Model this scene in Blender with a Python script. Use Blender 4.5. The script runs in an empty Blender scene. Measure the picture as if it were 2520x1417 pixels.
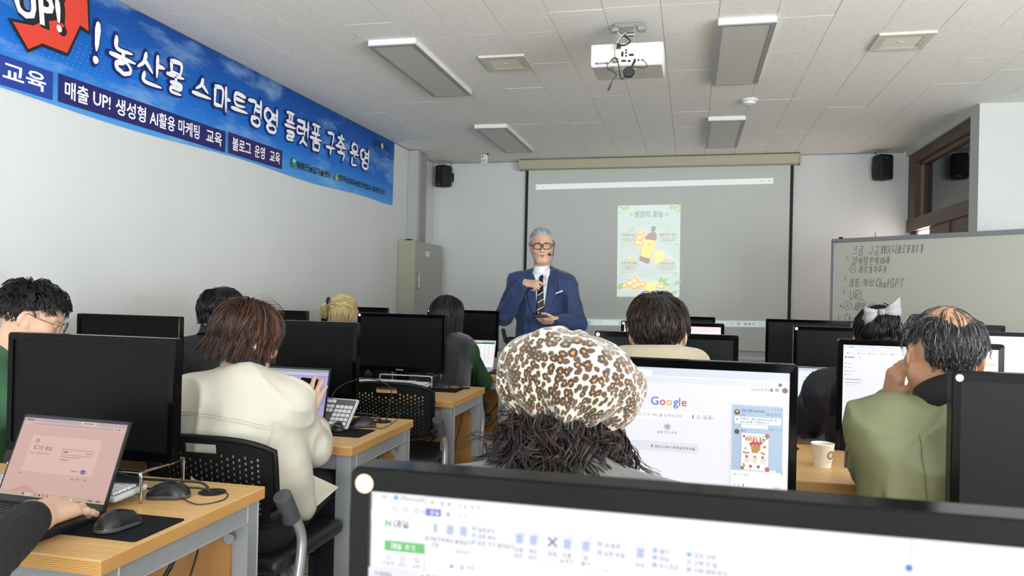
import bpy, bmesh, math, random
import numpy as np
from mathutils import Vector, Matrix
random.seed(7); RNG = np.random.default_rng(7)
SC = bpy.context.scene
COL = SC.collection
PI = math.pi
# ------------------------------------------------------------------ camera
CAM_Z = 1.27
def cam_axes(yaw=.229, pitch=.0034, roll=.0225):
    fw = Vector((-math.sin(yaw)*math.cos(pitch), math.cos(yaw)*math.cos(pitch), math.sin(pitch)))
    r = Vector((math.cos(yaw), math.sin(yaw), 0)); u = r.cross(fw)
    return r*math.cos(roll)+u*math.sin(roll), -r*math.sin(roll)+u*math.cos(roll), fw
_r, _u, _f = cam_axes()
cam = bpy.data.cameras.new('camera'); cam_o = bpy.data.objects.new('camera', cam); COL.objects.link(cam_o)
cam_o.matrix_world = Matrix(((_r.x, _u.x, -_f.x, 0), (_r.y, _u.y, -_f.y, 0), (_r.z, _u.z, -_f.z, CAM_Z), (0, 0, 0, 1)))
cam.sensor_width = 36; cam.lens = 1885/2520*36; cam.clip_start = .02
cam.dof.use_dof = True; cam.dof.focus_distance = 3.0; cam.dof.aperture_fstop = 9
SC.camera = cam_o
# ------------------------------------------------------------------ world, daylight, exposure
w = bpy.data.worlds.new('world'); SC.world = w; w.use_nodes = True
w.node_tree.nodes['Background'].inputs[0].default_value = (.75, .85, 1, 1)
w.node_tree.nodes['Background'].inputs[1].default_value = .6
def area(name, loc, rot, sx, sy, power, col):
    l = bpy.data.lights.new(name, 'AREA'); l.shape = 'RECTANGLE'; l.size = sx; l.size_y = sy; l.energy = power; l.color = col
    o = bpy.data.objects.new(name, l); COL.objects.link(o); o.location = loc; o.rotation_euler = rot; return o
# daylight in the window openings: three windows in the rear wall, three in the right wall
for i, x in enumerate((-1.9, .2, 2.3)):
    area('daylight_rear', (x, -4.66, 1.27), (PI/2, 0, 0), 1.7, 1.7, 120, (.93, .97, 1))
for y, p in ((-2.2, 235), (.4, 160), (3.0, 22)):
    area('daylight_side', (4.26, y, 1.27), (0, PI/2, 0), 1.7, 1.7, p, (.97, .985, 1))
SC.view_settings.view_transform = 'Standard'; SC.view_settings.look = 'None'
SC.view_settings.exposure = .25; SC.view_settings.gamma = 1; SC.view_settings.use_curve_mapping = False
SC.cycles.use_adaptive_sampling = True; SC.cycles.adaptive_threshold = .025; SC.cycles.max_bounces = 7; SC.cycles.diffuse_bounces = 4; SC.cycles.glossy_bounces = 3; SC.cycles.transmission_bounces = 4
SC.cycles.sample_clamp_indirect = 6; SC.cycles.caustics_reflective = False; SC.cycles.caustics_refractive = False
# ------------------------------------------------------------------ materials
MATS = {}
def S(h):
    """sRGB hex -> linear"""
    v = [int(h[i:i+2], 16)/255 for i in (0, 2, 4)]
    return tuple(c/12.92 if c <= .04045 else ((c+.055)/1.055)**2.4 for c in v)
def mat(name, col, rough=.6, metal=0, spec=.5, emit=0, coat=0, bump=None, var=None, stretch=(1, 1, 1), sheen=0, alpha=1, trans=0):
    """bump=(scale,strength,distance) noise bump; var=(scale, amount) noise colour variation (object coordinates)"""
    if name in MATS: return MATS[name]
    m = bpy.data.materials.new(name); m.use_nodes = True; nt = m.node_tree; b = nt.nodes['Principled BSDF']
    if isinstance(col, str): col = S(col)
    b.inputs['Base Color'].default_value = (*col, 1); b.inputs['Roughness'].default_value = rough
    b.inputs['Metallic'].default_value = metal; b.inputs['Specular IOR Level'].default_value = spec
    b.inputs['Coat Weight'].default_value = coat; b.inputs['Coat Roughness'].default_value = .05
    b.inputs['Sheen Weight'].default_value = sheen; b.inputs['Transmission Weight'].default_value = trans
    if emit:
        b.inputs['Emission Color'].default_value = (*col, 1); b.inputs['Emission Strength'].default_value = emit
    if bump or var:
        tc = nt.nodes.new('ShaderNodeTexCoord'); mp = nt.nodes.new('ShaderNodeMapping'); mp.inputs['Scale'].default_value = stretch
        nt.links.new(tc.outputs['Object'], mp.inputs[0])
    if bump:
        n = nt.nodes.new('ShaderNodeTexNoise'); n.inputs['Scale'].default_value = bump[0]; n.inputs['Detail'].default_value = 4
        nt.links.new(mp.outputs[0], n.inputs[0]); bp = nt.nodes.new('ShaderNodeBump'); bp.inputs['Strength'].default_value = bump[1]
        bp.inputs['Distance'].default_value = bump[2]; nt.links.new(n.outputs[0], bp.inputs['Height']); nt.links.new(bp.outputs[0], b.inputs['Normal'])
    if var:
        n = nt.nodes.new('ShaderNodeTexNoise'); n.inputs['Scale'].default_value = var[0]; n.inputs['Detail'].default_value = 5
        nt.links.new(mp.outputs[0], n.inputs[0]); r = nt.nodes.new('ShaderNodeValToRGB')
        r.color_ramp.elements[0].position = .3; r.color_ramp.elements[1].position = .7
        r.color_ramp.elements[0].color = (*[c*(1-var[1]) for c in col], 1); r.color_ramp.elements[1].color = (*[min(1, c*(1+var[1])) for c in col], 1)
        nt.links.new(n.outputs[0], r.inputs[0]); nt.links.new(r.outputs[0], b.inputs['Base Color'])
    MATS[name] = m
    return m
def lit(h, strength=1.0, base=.02):
    """a glowing screen colour"""
    key = 'glow_%s_%.2f' % (h, strength)
    if key in MATS: return MATS[key]
    m = mat(key, S(h), .35, emit=strength*.95); c = S(h)
    m.node_tree.nodes['Principled BSDF'].inputs['Base Color'].default_value = (base, base, base, 1)
    return m
# ------------------------------------------------------------------ mesh building
class MB:
    def __init__(s): s.v = []; s.f = []; s.mi = []
    def add(s, vs, fs, k=0, M=None):
        n = len(s.v)
        s.v += [tuple(M @ Vector(p)) for p in vs] if M else [tuple(p) for p in vs]
        s.f += [tuple(i+n for i in f) for f in fs]; s.mi += [k]*len(fs); return s
    def box(s, x0, x1, y0, y1, z0, z1, k=0, M=None):
        return s.add([(x0,y0,z0),(x1,y0,z0),(x1,y1,z0),(x0,y1,z0),(x0,y0,z1),(x1,y0,z1),(x1,y1,z1),(x0,y1,z1)],
            [(0,3,2,1),(4,5,6,7),(0,1,5,4),(1,2,6,5),(2,3,7,6),(3,0,4,7)], k, M)
    def rbox(s, x0, x1, y0, y1, z0, z1, r=.005, seg=2, k=0, M=None):
        bm = bmesh.new(); bmesh.ops.create_cube(bm, size=1)
        for v in bm.verts: v.co = ((x0+x1)/2+v.co.x*(x1-x0), (y0+y1)/2+v.co.y*(y1-y0), (z0+z1)/2+v.co.z*(z1-z0))
        bmesh.ops.bevel(bm, geom=bm.edges[:], offset=min(r, .49*min(abs(x1-x0), abs(y1-y0), abs(z1-z0))), segments=seg, profile=.5, affect='EDGES')
        return s.bm(bm, k, M)
    def bm(s, bm, k=0, M=None):
        bm.verts.index_update(); s.add([v.co.copy() for v in bm.verts], [[v.index for v in f.verts] for f in bm.faces], k, M); bm.free(); return s
    def prism(s, pts, z0, z1, k=0, M=None):
        """outline in xy extruded in z"""
        n = len(pts)
        return s.add([(x, y, z0) for x, y in pts]+[(x, y, z1) for x, y in pts], [tuple(range(n-1, -1, -1)), tuple(range(n, 2*n))]+[(i, (i+1) % n, n+(i+1) % n, n+i) for i in range(n)], k, M)
    def tube(s, pts, r, n=8, k=0, M=None, caps=True, taper=None):
        P = [Vector(p) for p in pts]; vs = []; fs = []
        t0 = (P[1]-P[0]).normalized(); a = t0.orthogonal().normalized()
        for i, p in enumerate(P):
            t = (P[min(i+1, len(P)-1)]-P[max(i-1, 0)]).normalized()
            a = (a-t*a.dot(t)); a = a.normalized() if a.length > 1e-6 else t.orthogonal().normalized(); b = t.cross(a)
            rr = r*(taper[i] if taper else 1)
            for j in range(n):
                an = 2*PI*j/n; vs.append(p+a*rr*math.cos(an)+b*rr*math.sin(an))
        for i in range(len(P)-1):
            for j in range(n): fs.append((i*n+j, i*n+(j+1) % n, (i+1)*n+(j+1) % n, (i+1)*n+j))
        if caps: fs += [tuple(range(n-1, -1, -1)), tuple(range((len(P)-1)*n, len(P)*n))]
        return s.add(vs, fs, k, M)
    def lathe(s, prof, n=24, k=0, M=None):
        vs = []; fs = []
        for r, z in prof:
            for j in range(n): vs.append((r*math.cos(2*PI*j/n), r*math.sin(2*PI*j/n), z))
        for i in range(len(prof)-1):
            for j in range(n): fs.append((i*n+j, i*n+(j+1) % n, (i+1)*n+(j+1) % n, (i+1)*n+j))
        if prof[0][0] > 1e-5: fs.append(tuple(range(n-1, -1, -1)))
        if prof[-1][0] > 1e-5: fs.append(tuple(range((len(prof)-1)*n, len(prof)*n)))
        return s.add(vs, fs, k, M)
    def ell(s, c, rx, ry, rz, k=0, M=None, u=16, v=10):
        bm = bmesh.new(); bmesh.ops.create_uvsphere(bm, u_segments=u, v_segments=v, radius=1)
        for q in bm.verts: q.co = (c[0]+q.co.x*rx, c[1]+q.co.y*ry, c[2]+q.co.z*rz)
        return s.bm(bm, k, M)
    def mesh(s, name):
        me = bpy.data.meshes.new(name); me.from_pydata(s.v, [], s.f); me.polygons.foreach_set('material_index', s.mi); me.update(); return me
    def build(s, name, mats, parent=None, smooth=False, angle=None, M=None):
        return link(name, s.mesh(name), mats, parent, smooth, angle, M)
def link(name, me, mats, parent=None, smooth=False, angle=None, M=None):
    for m in (mats if isinstance(mats, (list, tuple)) else [mats]): me.materials.append(m)
    if smooth or angle:
        me.polygons.foreach_set('use_smooth', [True]*len(me.polygons))
        if angle: me.set_sharp_from_angle(angle=math.radians(angle))
    o = bpy.data.objects.new(name, me); COL.objects.link(o)
    if M: o.matrix_basis = M
    if parent: o.parent = parent
    return o
def tag(o, label=None, cat=None, group=None, kind=None):
    if label: o['label'] = label
    if cat: o['category'] = cat
    if group: o['group'] = group
    if kind: o['kind'] = kind
    return o
def thing(name, label, cat, loc=(0, 0, 0), rz=0, group=None):
    o = bpy.data.objects.new(name, None); o.empty_display_size = .05; COL.objects.link(o)
    o.location = loc; o.rotation_euler = (0, 0, rz); return tag(o, label, cat, group)
def copy_tree(o, parent=None):
    c = o.copy(); COL.objects.link(c); c.parent = parent
    for ch in [x for x in bpy.data.objects if x.parent == o]: copy_tree(ch, c)
    return c
def T(x=0, y=0, z=0): return Matrix.Translation((x, y, z))
def Rm(a, ax): return Matrix.Rotation(a, 4, ax)
def catmull(pts, n=6):
    P = [Vector(p) for p in pts]; P = [2*P[0]-P[1]]+P+[2*P[-1]-P[-2]]; out = []
    for i in range(1, len(P)-2):
        for j in range(n):
            t = j/n; a, b, c, d = P[i-1], P[i], P[i+1], P[i+2]
            out.append(.5*((2*b)+(c-a)*t+(2*a-5*b+4*c-d)*t*t+(3*b-a-3*c+d)*t**3))
    out.append(P[-2]); return out
def circle(cx, cy, r, n=20, a0=0, a1=2*PI): return [(cx+r*math.cos(a0+(a1-a0)*i/n), cy+r*math.sin(a0+(a1-a0)*i/n)) for i in range(n)]
def rrect(x0, x1, y0, y1, r, n=4):
    o = []
    for cx, cy, a in ((x1-r, y1-r, 0), (x0+r, y1-r, PI/2), (x0+r, y0+r, PI), (x1-r, y0+r, 1.5*PI)):
        o += [(cx+r*math.cos(a+PI/2*i/n), cy+r*math.sin(a+PI/2*i/n)) for i in range(n+1)]
    return o
# ------------------------------------------------------------------ print: lettering and flat marks
_TC = {}
def text_geo(s, bold=0.0):
    """glyph outlines as flat faces, size 1 -> (verts, faces, width)"""
    key = (s, bold)
    if key not in _TC:
        c = bpy.data.curves.new('print', 'FONT'); c.body = s; c.size = 1; c.offset = bold; c.resolution_u = 2
        o = bpy.data.objects.new('print', c)
        me = bpy.data.meshes.new_from_object(o)
        vs = [v.co.copy() for v in me.vertices]; fs = [tuple(p.vertices) for p in me.polygons]
        bpy.data.objects.remove(o); bpy.data.curves.remove(c); bpy.data.meshes.remove(me)
        _TC[key] = (vs, fs)
    return _TC[key]
class Flat:
    """flat print on a local xy plane: pieces with rising z so that none coincide"""
    def __init__(s, z0=0.0, dz=.00004): s.m = MB(); s.z = z0; s.dz = dz; s.mats = []
    def k(s, m):
        if m not in s.mats: s.mats.append(m)
        return s.mats.index(m)
    def up(s): s.z += s.dz; return s.z
    def poly(s, pts, m, z=None):
        z = s.up() if z is None else z
        s.m.add([(x, y, z) for x, y in pts], [tuple(range(len(pts)))], s.k(m)); return s
    def rect(s, x0, y0, x1, y1, m, r=0):
        return s.poly(rrect(x0, x1, y0, y1, r) if r else [(x0, y0), (x1, y0), (x1, y1), (x0, y1)], m)
    def ring(s, pts0, pts1, m):
        z = s.up(); n = len(pts0)
        s.m.add([(x, y, z) for x, y in pts0]+[(x, y, z) for x, y in pts1], [(i, (i+1) % n, n+(i+1) % n, n+i) for i in range(n)], s.k(m)); return s
    def disc(s, cx, cy, r, m, n=16): return s.poly(circle(cx, cy, r, n), m)
    def line(s, pts, w, m, taper=None):
        z = s.up(); P = [Vector((x, y)) for x, y in pts]; vs = []; k = s.k(m)
        for i, p in enumerate(P):
            t = (P[min(i+1, len(P)-1)]-P[max(i-1, 0)]); t = t.normalized() if t.length else Vector((1, 0)); nrm = Vector((-t.y, t.x))
            ww = w*(taper[i] if taper else 1)/2
            vs += [(p.x+nrm.x*ww, p.y+nrm.y*ww, z), (p.x-nrm.x*ww, p.y-nrm.y*ww, z)]
        s.m.add(vs, [(2*i, 2*i+1, 2*i+3, 2*i+2) for i in range(len(P)-1)], k); return s
    def brush(s, pts, w, m, taper):
        """a stroke of quads with round joints"""
        z = s.up(); k = s.k(m); P = [Vector((x, y)) for x, y in pts]
        for i, p in enumerate(P):
            r = w*taper[i]/2; z += .00003; s.m.add([(p.x+r*math.cos(2*PI*j/10), p.y+r*math.sin(2*PI*j/10), z) for j in range(10)], [tuple(range(10))], k)
            if i+1 < len(P):
                q = P[i+1]; d = q-p
                if d.length < 1e-6: continue
                n = Vector((-d.y, d.x)).normalized(); r2 = w*taper[i+1]/2; z += .00003; s.m.add([(p.x-n.x*r, p.y-n.y*r, z), (q.x-n.x*r2, q.y-n.y*r2, z), (q.x+n.x*r2, q.y+n.y*r2, z), (p.x+n.x*r, p.y+n.y*r, z)], [(0, 1, 2, 3)], k)
        return s
    def text(s, t, x, y, size, m, bold=0, fitw=None, shear=0, align='l', real=False):
        if not real and any(ord(c) > 0x3000 for c in t):       # small Hangul: drawn stroke by stroke
            adv = [(.95 if ord(c) > 0x3000 else .35 if c == ' ' else .62) for c in t]; W = sum(adv); sx = fitw/W if fitw else size
            xx = x-{'l': 0, 'c': W*sx/2, 'r': W*sx}[align]; pen = size*(.085+2.2*bold)
            for c, a in zip(t, adv):
                if ord(c) > 0x3000: strokes(s, c, xx+.05*sx, y-.04*size, .82*sx, .8*size, pen, m)
                elif c != ' ': s.text(c, xx, y, size, m, bold)
                xx += a*sx
            return s
        vs, fs = text_geo(t, bold); z = s.up()
        if not vs: return s
        w0 = min(v.x for v in vs); w1 = max(v.x for v in vs); sx = size if not fitw else fitw/(w1-w0)
        off = {'l': 0, 'c': -(w1-w0)*sx/2, 'r': -(w1-w0)*sx}[align]
        s.m.add([(x+off+(v.x-w0)*sx+shear*v.y*size, y+v.y*size, z) for v in vs], fs, s.k(m)); return s
    def build(s, name, parent=None, M=None): return s.m.build(name, s.mats, parent, M=M)
# ------------------------------------------------------------------ brushed and handwritten Hangul from strokes
JA = {'ㄱ': [[(0,.9),(.9,.92),(.72,.05)]], 'ㄴ': [[(.1,1),(.12,.12),(1,.16)]], 'ㄷ': [[(.95,.92),(.08,.92),(.1,.1),(1,.12)]],
 'ㄹ': [[(.05,.95),(.9,.97),(.85,.55),(.1,.52),(.1,.08),(1,.12)]], 'ㅁ': [[(.08,.95),(.12,.05)],[(.05,.93),(.92,.95),(.88,.05)],[(.1,.08),(.9,.1)]],
 'ㅂ': [[(.1,1),(.12,.05),(.88,.07),(.92,1)],[(.1,.52),(.9,.54)]], 'ㅅ': [[(.52,1),(.4,.5),(.02,.03)],[(.46,.6),(.98,.05)]],
 'ㅇ': [[(.5+.45*math.cos(PI/2+2*PI*i/14), .5+.46*math.sin(PI/2+2*PI*i/14)) for i in range(15)]],
 'ㅈ': [[(.05,.95),(.95,.97)],[(.55,.95),(.35,.45),(.02,.05)],[(.45,.5),(.98,.05)]],
 'ㅊ': [[(.45,1.12),(.6,1.0)],[(.05,.82),(.95,.84)],[(.55,.82),(.35,.4),(.02,.03)],[(.45,.45),(.98,.03)]],
 'ㅋ': [[(0,.9),(.9,.92),(.72,.05)],[(.05,.5),(.82,.52)]], 'ㅌ': [[(.95,.95),(.1,.93),(.1,.08),(1,.1)],[(.1,.52),(.9,.54)]],
 'ㅍ': [[(.02,.92),(.98,.95)],[(.3,.9),(.32,.1)],[(.7,.92),(.66,.1)],[(0,.08),(1,.1)]],
 'ㅎ': [[(.4,1.08),(.6,1.0)],[(.05,.8),(.95,.82)],[(.5+.36*math.cos(PI/2+2*PI*i/12), .33+.31*math.sin(PI/2+2*PI*i/12)) for i in range(13)]]}
JA['ㄲ'] = [[(0,.9),(.42,.92),(.34,.05)],[(.52,.9),(.95,.92),(.86,.05)]]
JA['ㅉ'] = [[(0,.92),(.45,.94)],[(.25,.9),(.0,.05)],[(.22,.5),(.46,.06)],[(.54,.92),(1,.94)],[(.8,.9),(.55,.05)],[(.76,.5),(1,.05)]]
JV = {'ㅏ': [[(.35,1.05),(.38,-.05)],[(.38,.52),(.95,.55)]], 'ㅐ': [[(.15,1),(.18,0)],[(.18,.5),(.7,.52)],[(.72,1.05),(.75,-.05)]],
 'ㅓ': [[(.75,1.05),(.78,-.05)],[(.05,.55),(.75,.52)]], 'ㅔ': [[(.45,1),(.47,0)],[(0,.55),(.45,.52)],[(.8,1.05),(.83,-.05)]],
 'ㅕ': [[(.75,1.05),(.78,-.05)],[(.05,.68),(.75,.66)],[(.05,.38),(.75,.36)]], 'ㅣ': [[(.5,1.05),(.52,-.05)]],
 'ㅗ': [[(.5,.9),(.5,.3)],[(0,.25),(1,.3)]], 'ㅛ': [[(.32,.9),(.32,.3)],[(.68,.9),(.68,.3)],[(0,.25),(1,.3)]],
 'ㅜ': [[(0,.75),(1,.8)],[(.52,.75),(.5,.0)]], 'ㅠ': [[(0,.75),(1,.8)],[(.33,.75),(.3,.05)],[(.68,.78),(.7,.0)]], 'ㅡ': [[(0,.5),(1,.55)]]}
JV['ㅑ'] = [[(.35,1.05),(.38,-.05)],[(.38,.68),(.95,.7)],[(.38,.38),(.95,.4)]]; JV['ㅖ'] = [[(.45,1),(.47,0)],[(0,.65),(.45,.63)],[(0,.4),(.45,.38)],[(.8,1.05),(.83,-.05)]]; JV['ㅒ'] = JV['ㅐ']; JV['ㅙ'] = JV['ㅐ']; JV['ㅞ'] = JV['ㅔ']
JA['ㅆ'] = [[(.28,1),(.0,.05)],[(.25,.6),(.48,.05)],[(.76,1),(.52,.05)],[(.74,.6),(1,.05)]]; JA['ㄸ'] = JA['ㄷ']; JA['ㅃ'] = JA['ㅂ']
for _c in 'ㄳㄵㄶㄺㄻㄼㄽㄾㄿㅀㅄ': JA[_c] = JA['ㄹ']
CHO = 'ㄱㄲㄴㄷㄸㄹㅁㅂㅃㅅㅆㅇㅈㅉㅊㅋㅌㅍㅎ'; JUNG = 'ㅏㅐㅑㅒㅓㅔㅕㅖㅗㅘㅙㅚㅛㅜㅝㅞㅟㅠㅡㅢㅣ'; JONG = ' ㄱㄲㄳㄴㄵㄶㄷㄹㄺㄻㄼㄽㄾㄿㅀㅁㅂㅄㅅㅆㅇㅈㅊㅋㅌㅍㅎ'
LAT = {'C': [[(.9,.85),(.6,1),(.2,.8),(.1,.4),(.35,.05),(.9,.15)]], 'h': [[(.2,1.05),(.15,0)],[(.17,.4),(.5,.6),(.7,.4),(.68,0)]],
 'a': [[(.75,.5),(.4,.58),(.15,.25),(.4,0),(.72,.2),(.78,.55),(.8,0)]], 't': [[(.5,1),(.45,.1),(.75,.05)],[(.15,.65),(.85,.68)]],
 'G': [[(.9,.85),(.55,1),(.15,.7),(.15,.3),(.5,0),(.9,.15),(.9,.45),(.55,.45)]], 'P': [[(.2,0),(.2,1),(.7,.98),(.85,.75),(.65,.5),(.2,.48)]],
 'T': [[(.05,1),(.95,1)],[(.5,1),(.5,0)]], 'U': [[(.1,1),(.12,.3),(.4,.02),(.75,.25),(.85,1)]], 'R': [[(.15,0),(.15,1),(.7,.95),(.75,.65),(.2,.5),(.85,0)]],
 'L': [[(.15,1),(.15,.03),(.9,.05)]], '+': [[(.5,.8),(.5,.2)],[(.2,.5),(.8,.5)]], ':': [[(.5,.72),(.5,.66)],[(.5,.3),(.5,.24)]], '.': [[(.3,.06),(.3,.0)]],
 '1': [[(.6,1),(.4,0)]], '2': [[(.2,.8),(.5,1),(.7,.75),(.2,.05),(.8,.05)]], '3': [[(.2,.95),(.7,.9),(.4,.55),(.75,.35),(.2,.0)]],
 '4': [[(.5,1),(.15,.4),(.9,.4)],[(.65,.75),(.6,0)]], '5': [[(.85,1),(.3,1),(.2,.55),(.7,.5),(.6,.05),(.15,.0)]], '!': [[(.5,1.05),(.42,.35)],[(.38,.12),(.37,.02)]],
 '@': [[(.5+.45*math.cos(2*PI*i/16), .5+.45*math.sin(2*PI*i/16)) for i in range(17)]]}
def glyph(ch):
    if ch in LAT: return LAT[ch]
    c = ord(ch)-0xAC00
    if c < 0 or c > 11171: return []
    ci, vi, fi = CHO[c//588], JUNG[(c % 588)//28], JONG[c % 28]
    out = []; fin = fi != ' '
    def put(st, x0, y0, x1, y1):
        for s in st: out.append([(x0+(x1-x0)*x, y0+(y1-y0)*y) for x, y in s])
    y0 = .40 if fin else .03
    if vi in 'ㅘㅝㅢㅚㅟ':
        a, b = {'ㅘ': 'ㅗㅏ', 'ㅝ': 'ㅜㅓ', 'ㅢ': 'ㅡㅣ', 'ㅚ': 'ㅗㅣ', 'ㅟ': 'ㅜㅣ'}[vi]
        put(JA[ci], .08, y0+.26, .55, 1); put(JV[a], .0, y0, .62, y0+.25); put(JV[b], .6, y0, 1, 1)
    elif vi in 'ㅗㅛㅜㅠㅡ':
        h = y0+(.22 if fin else .40); put(JA[ci], .15, h, .85, 1); put(JV[vi], 0, y0-.02, 1, h)
    else:
        put(JA[ci], .0, y0, .54, .95); put(JV[vi], .52, y0-.02, 1, 1)
    if fin: put(JA[fi], .2, 0, .85, .34)
    return out
def strokes(fl, ch, x0, y0, wd, ht, wpen, m, slant=0, brush=False, jit=0, grow=0):
    for s in glyph(ch):
        P = [(x0+wd*(x+random.uniform(-jit, jit))+slant*ht*y, y0+ht*(y+random.uniform(-jit, jit))) for x, y in s]
        P3 = [(p.x, p.y) for p in catmull([(a, b, 0) for a, b in P], 4)] if len(P) > 2 else [tuple(Vector(P[0]).lerp(Vector(P[1]), t/5)) for t in range(6)]
        n = len(P3)
        if brush:
            tp = [(1.15-.55*(i/(n-1)) if i < n-1 else .35) for i in range(n)]; tp[0] = .75
            tp = [t+grow/wpen for t in tp]
        else: tp = None
        if brush and grow:
            a = Vector(P3[0]); b = Vector(P3[1]); d = (a-b).normalized()*grow/2; P3[0] = tuple(a+d)
            a = Vector(P3[-1]); b = Vector(P3[-2]); d = (a-b).normalized()*grow/2; P3[-1] = tuple(a+d)
        if brush: fl.brush(P3, wpen, m, tp)
        else: fl.line(P3, wpen, m, tp)
# ================================================================== ROOM SHELL
CZ = 2.75; XL = -2.965
def nodes(m): return m.node_tree, m.node_tree.nodes['Principled BSDF']
M_WALL = mat('white_paint', 'ced1d0', .85, spec=.2, bump=(9, .12, .02), var=(1.2, .02))
M_FLOOR = mat('speckled_floor', 'a9a6a0', .45)
nt, b = nodes(M_FLOOR)
tc = nt.nodes.new('ShaderNodeTexCoord'); v = nt.nodes.new('ShaderNodeTexVoronoi'); v.inputs['Scale'].default_value = 85; nt.links.new(tc.outputs['Object'], v.inputs[0])
cr = nt.nodes.new('ShaderNodeValToRGB'); cr.color_ramp.interpolation = 'CONSTANT'
for p, h in ((0, 'd2cfc8'), (.35, 'aaa7a0'), (.55, 'dedbd4'), (.72, '77746e'), (.8, 'c2beb6')):
    e = cr.color_ramp.elements.new(p) if p else cr.color_ramp.elements[0]; e.color = (*S(h), 1)
sx = nt.nodes.new('ShaderNodeSeparateColor'); nt.links.new(v.outputs['Color'], sx.inputs[0]); nt.links.new(sx.outputs[0], cr.inputs[0]); nt.links.new(cr.outputs[0], b.inputs['Base Color'])
M_TILE = mat('mineral_ceiling_tile', 'c4c0b8', .9, spec=.1)
nt, b = nodes(M_TILE)
tc = nt.nodes.new('ShaderNodeTexCoord'); mp = nt.nodes.new('ShaderNodeMapping'); nt.links.new(tc.outputs['Object'], mp.inputs[0])
oi = nt.nodes.new('ShaderNodeObjectInfo'); cx = nt.nodes.new('ShaderNodeCombineXYZ'); mu = nt.nodes.new('ShaderNodeMath'); mu.operation = 'MULTIPLY'; mu.inputs[1].default_value = 37
nt.links.new(oi.outputs['Random'], mu.inputs[0]); nt.links.new(mu.outputs[0], cx.inputs[0]); nt.links.new(mu.outputs[0], cx.inputs[1]); nt.links.new(cx.outputs[0], mp.inputs['Location'])
n1 = nt.nodes.new('ShaderNodeTexNoise'); n1.inputs['Scale'].default_value = 80; n1.inputs['Detail'].default_value = 1.5; n1.inputs['Distortion'].default_value = 2.2; nt.links.new(mp.outputs[0], n1.inputs[0])
r1 = nt.nodes.new('ShaderNodeValToRGB'); r1.color_ramp.elements[0].position = .64; r1.color_ramp.elements[1].position = .70
r1.color_ramp.elements[0].color = (*S('ecebe7'), 1); r1.color_ramp.elements[1].color = (*S('b4b0a7'), 1)
nt.links.new(n1.outputs[0], r1.inputs[0]); nt.links.new(r1.outputs[0], b.inputs['Base Color'])
bp = nt.nodes.new('ShaderNodeBump'); bp.inputs['Strength'].default_value = .3; bp.inputs['Distance'].default_value = .002; bp.invert = True
nt.links.new(n1.outputs[0], bp.inputs['Height']); nt.links.new(bp.outputs[0], b.inputs['Normal'])
def struct(name, mb, m, parent=None, **k): o = mb.build(name, m, parent, **k); return tag(o, kind='structure') if not parent else o
struct('floor', MB().box(-3.1, 4.4, -4.8, 8.8, -.1, 0), M_FLOOR)
ceil = struct('ceiling', MB().box(-3.1, 4.4, -4.8, 8.8, CZ+.012, CZ+.1), mat('ceiling_backing', '4a4844', .9))
struct('wall_left', MB().box(XL-.12, XL, -4.8, 8.8, 0, CZ+.01), M_WALL)
FM = T(-.44, 8.48, 0) @ Rm(-.0422, 'Z')           # front wall frame: x along the wall, -y into the room
struct('wall_front', MB().box(-2.9, 3.2, 0, .12, 0, CZ+.01), M_WALL, M=FM)
# right side: recess wall with a transom window over a glazed timber door
XR = 2.08
WY0, WY1, WZ0, WZ1 = 6.56, 8.36, 0, 2.70
struct('wall_right', MB().box(XR, XR+.16, 6.37, WY0, 0, CZ).box(XR, XR+.16, WY1, 8.6, 0, CZ).box(XR, XR+.16, WY0, WY1, WZ1, CZ), M_WALL)
struct('wall_return', MB().box(XR+.16, 4.4, 6.37, 6.5, 0, CZ), M_WALL)
M_WOOD = mat('brown_timber', '5a4335', .5, bump=(30, .1, .004), var=(9, .22), stretch=(1, .12, 1))
M_DARK = mat('dark_corridor', '17181b', .9)
win = struct('window_1', MB().box(XR+.02, XR+.14, WY0, WY1, 2.60, WZ1).box(XR+.02, XR+.14, WY0, WY0+.035, 2.0, 2.60).box(XR+.02, XR+.14, WY1-.22, WY1, 2.0, 2.60)
    .box(XR+.01, XR+.15, WY0, WY1, 1.94, 2.06), M_WOOD)
M_GLASS_D = mat('dark_glass', '0b0c10', .03, spec=.9)
MB().box(XR+.10, XR+.105, WY0+.035, WY1-.22, 2.06, 2.60).build('pane', M_GLASS_D, win)
bead = MB(); bead.box(XR+.07, XR+.10, WY0+.035, WY1-.22, 2.575, 2.60); bead.box(XR+.07, XR+.10, WY1-.245, WY1-.22, 2.06, 2.60); bead.build('glazing_bead', mat('pale_bead', '8a6c55', .5), win)
door = struct('door_1', MB().box(XR+.03, XR+.09, WY0+.03, 7.62, 0, 1.94).box(XR+.05, XR+.11, 7.62, WY1-.02, 0, 1.30).box(XR+.05, XR+.11, 7.62, 7.74, 1.30, 1.94).box(XR+.05, XR+.11, 8.14, WY1-.02, 1.30, 1.94), M_WOOD)
MB().box(XR+.015, XR+.03, 7.08, 7.11, .05, 1.93).build('batten', M_WOOD, door)
MB().box(XR+.07, XR+.075, 7.74, 8.14, 1.30, 1.93).build('pane', lit('ffeade', 9.0), door)
MB().tube([(XR+.0, 7.5, .95), (XR+.0, 7.5, 1.15)], .012).build('door_handle', mat('steel', 'b5b7b8', .3, metal=1), door)
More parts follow.
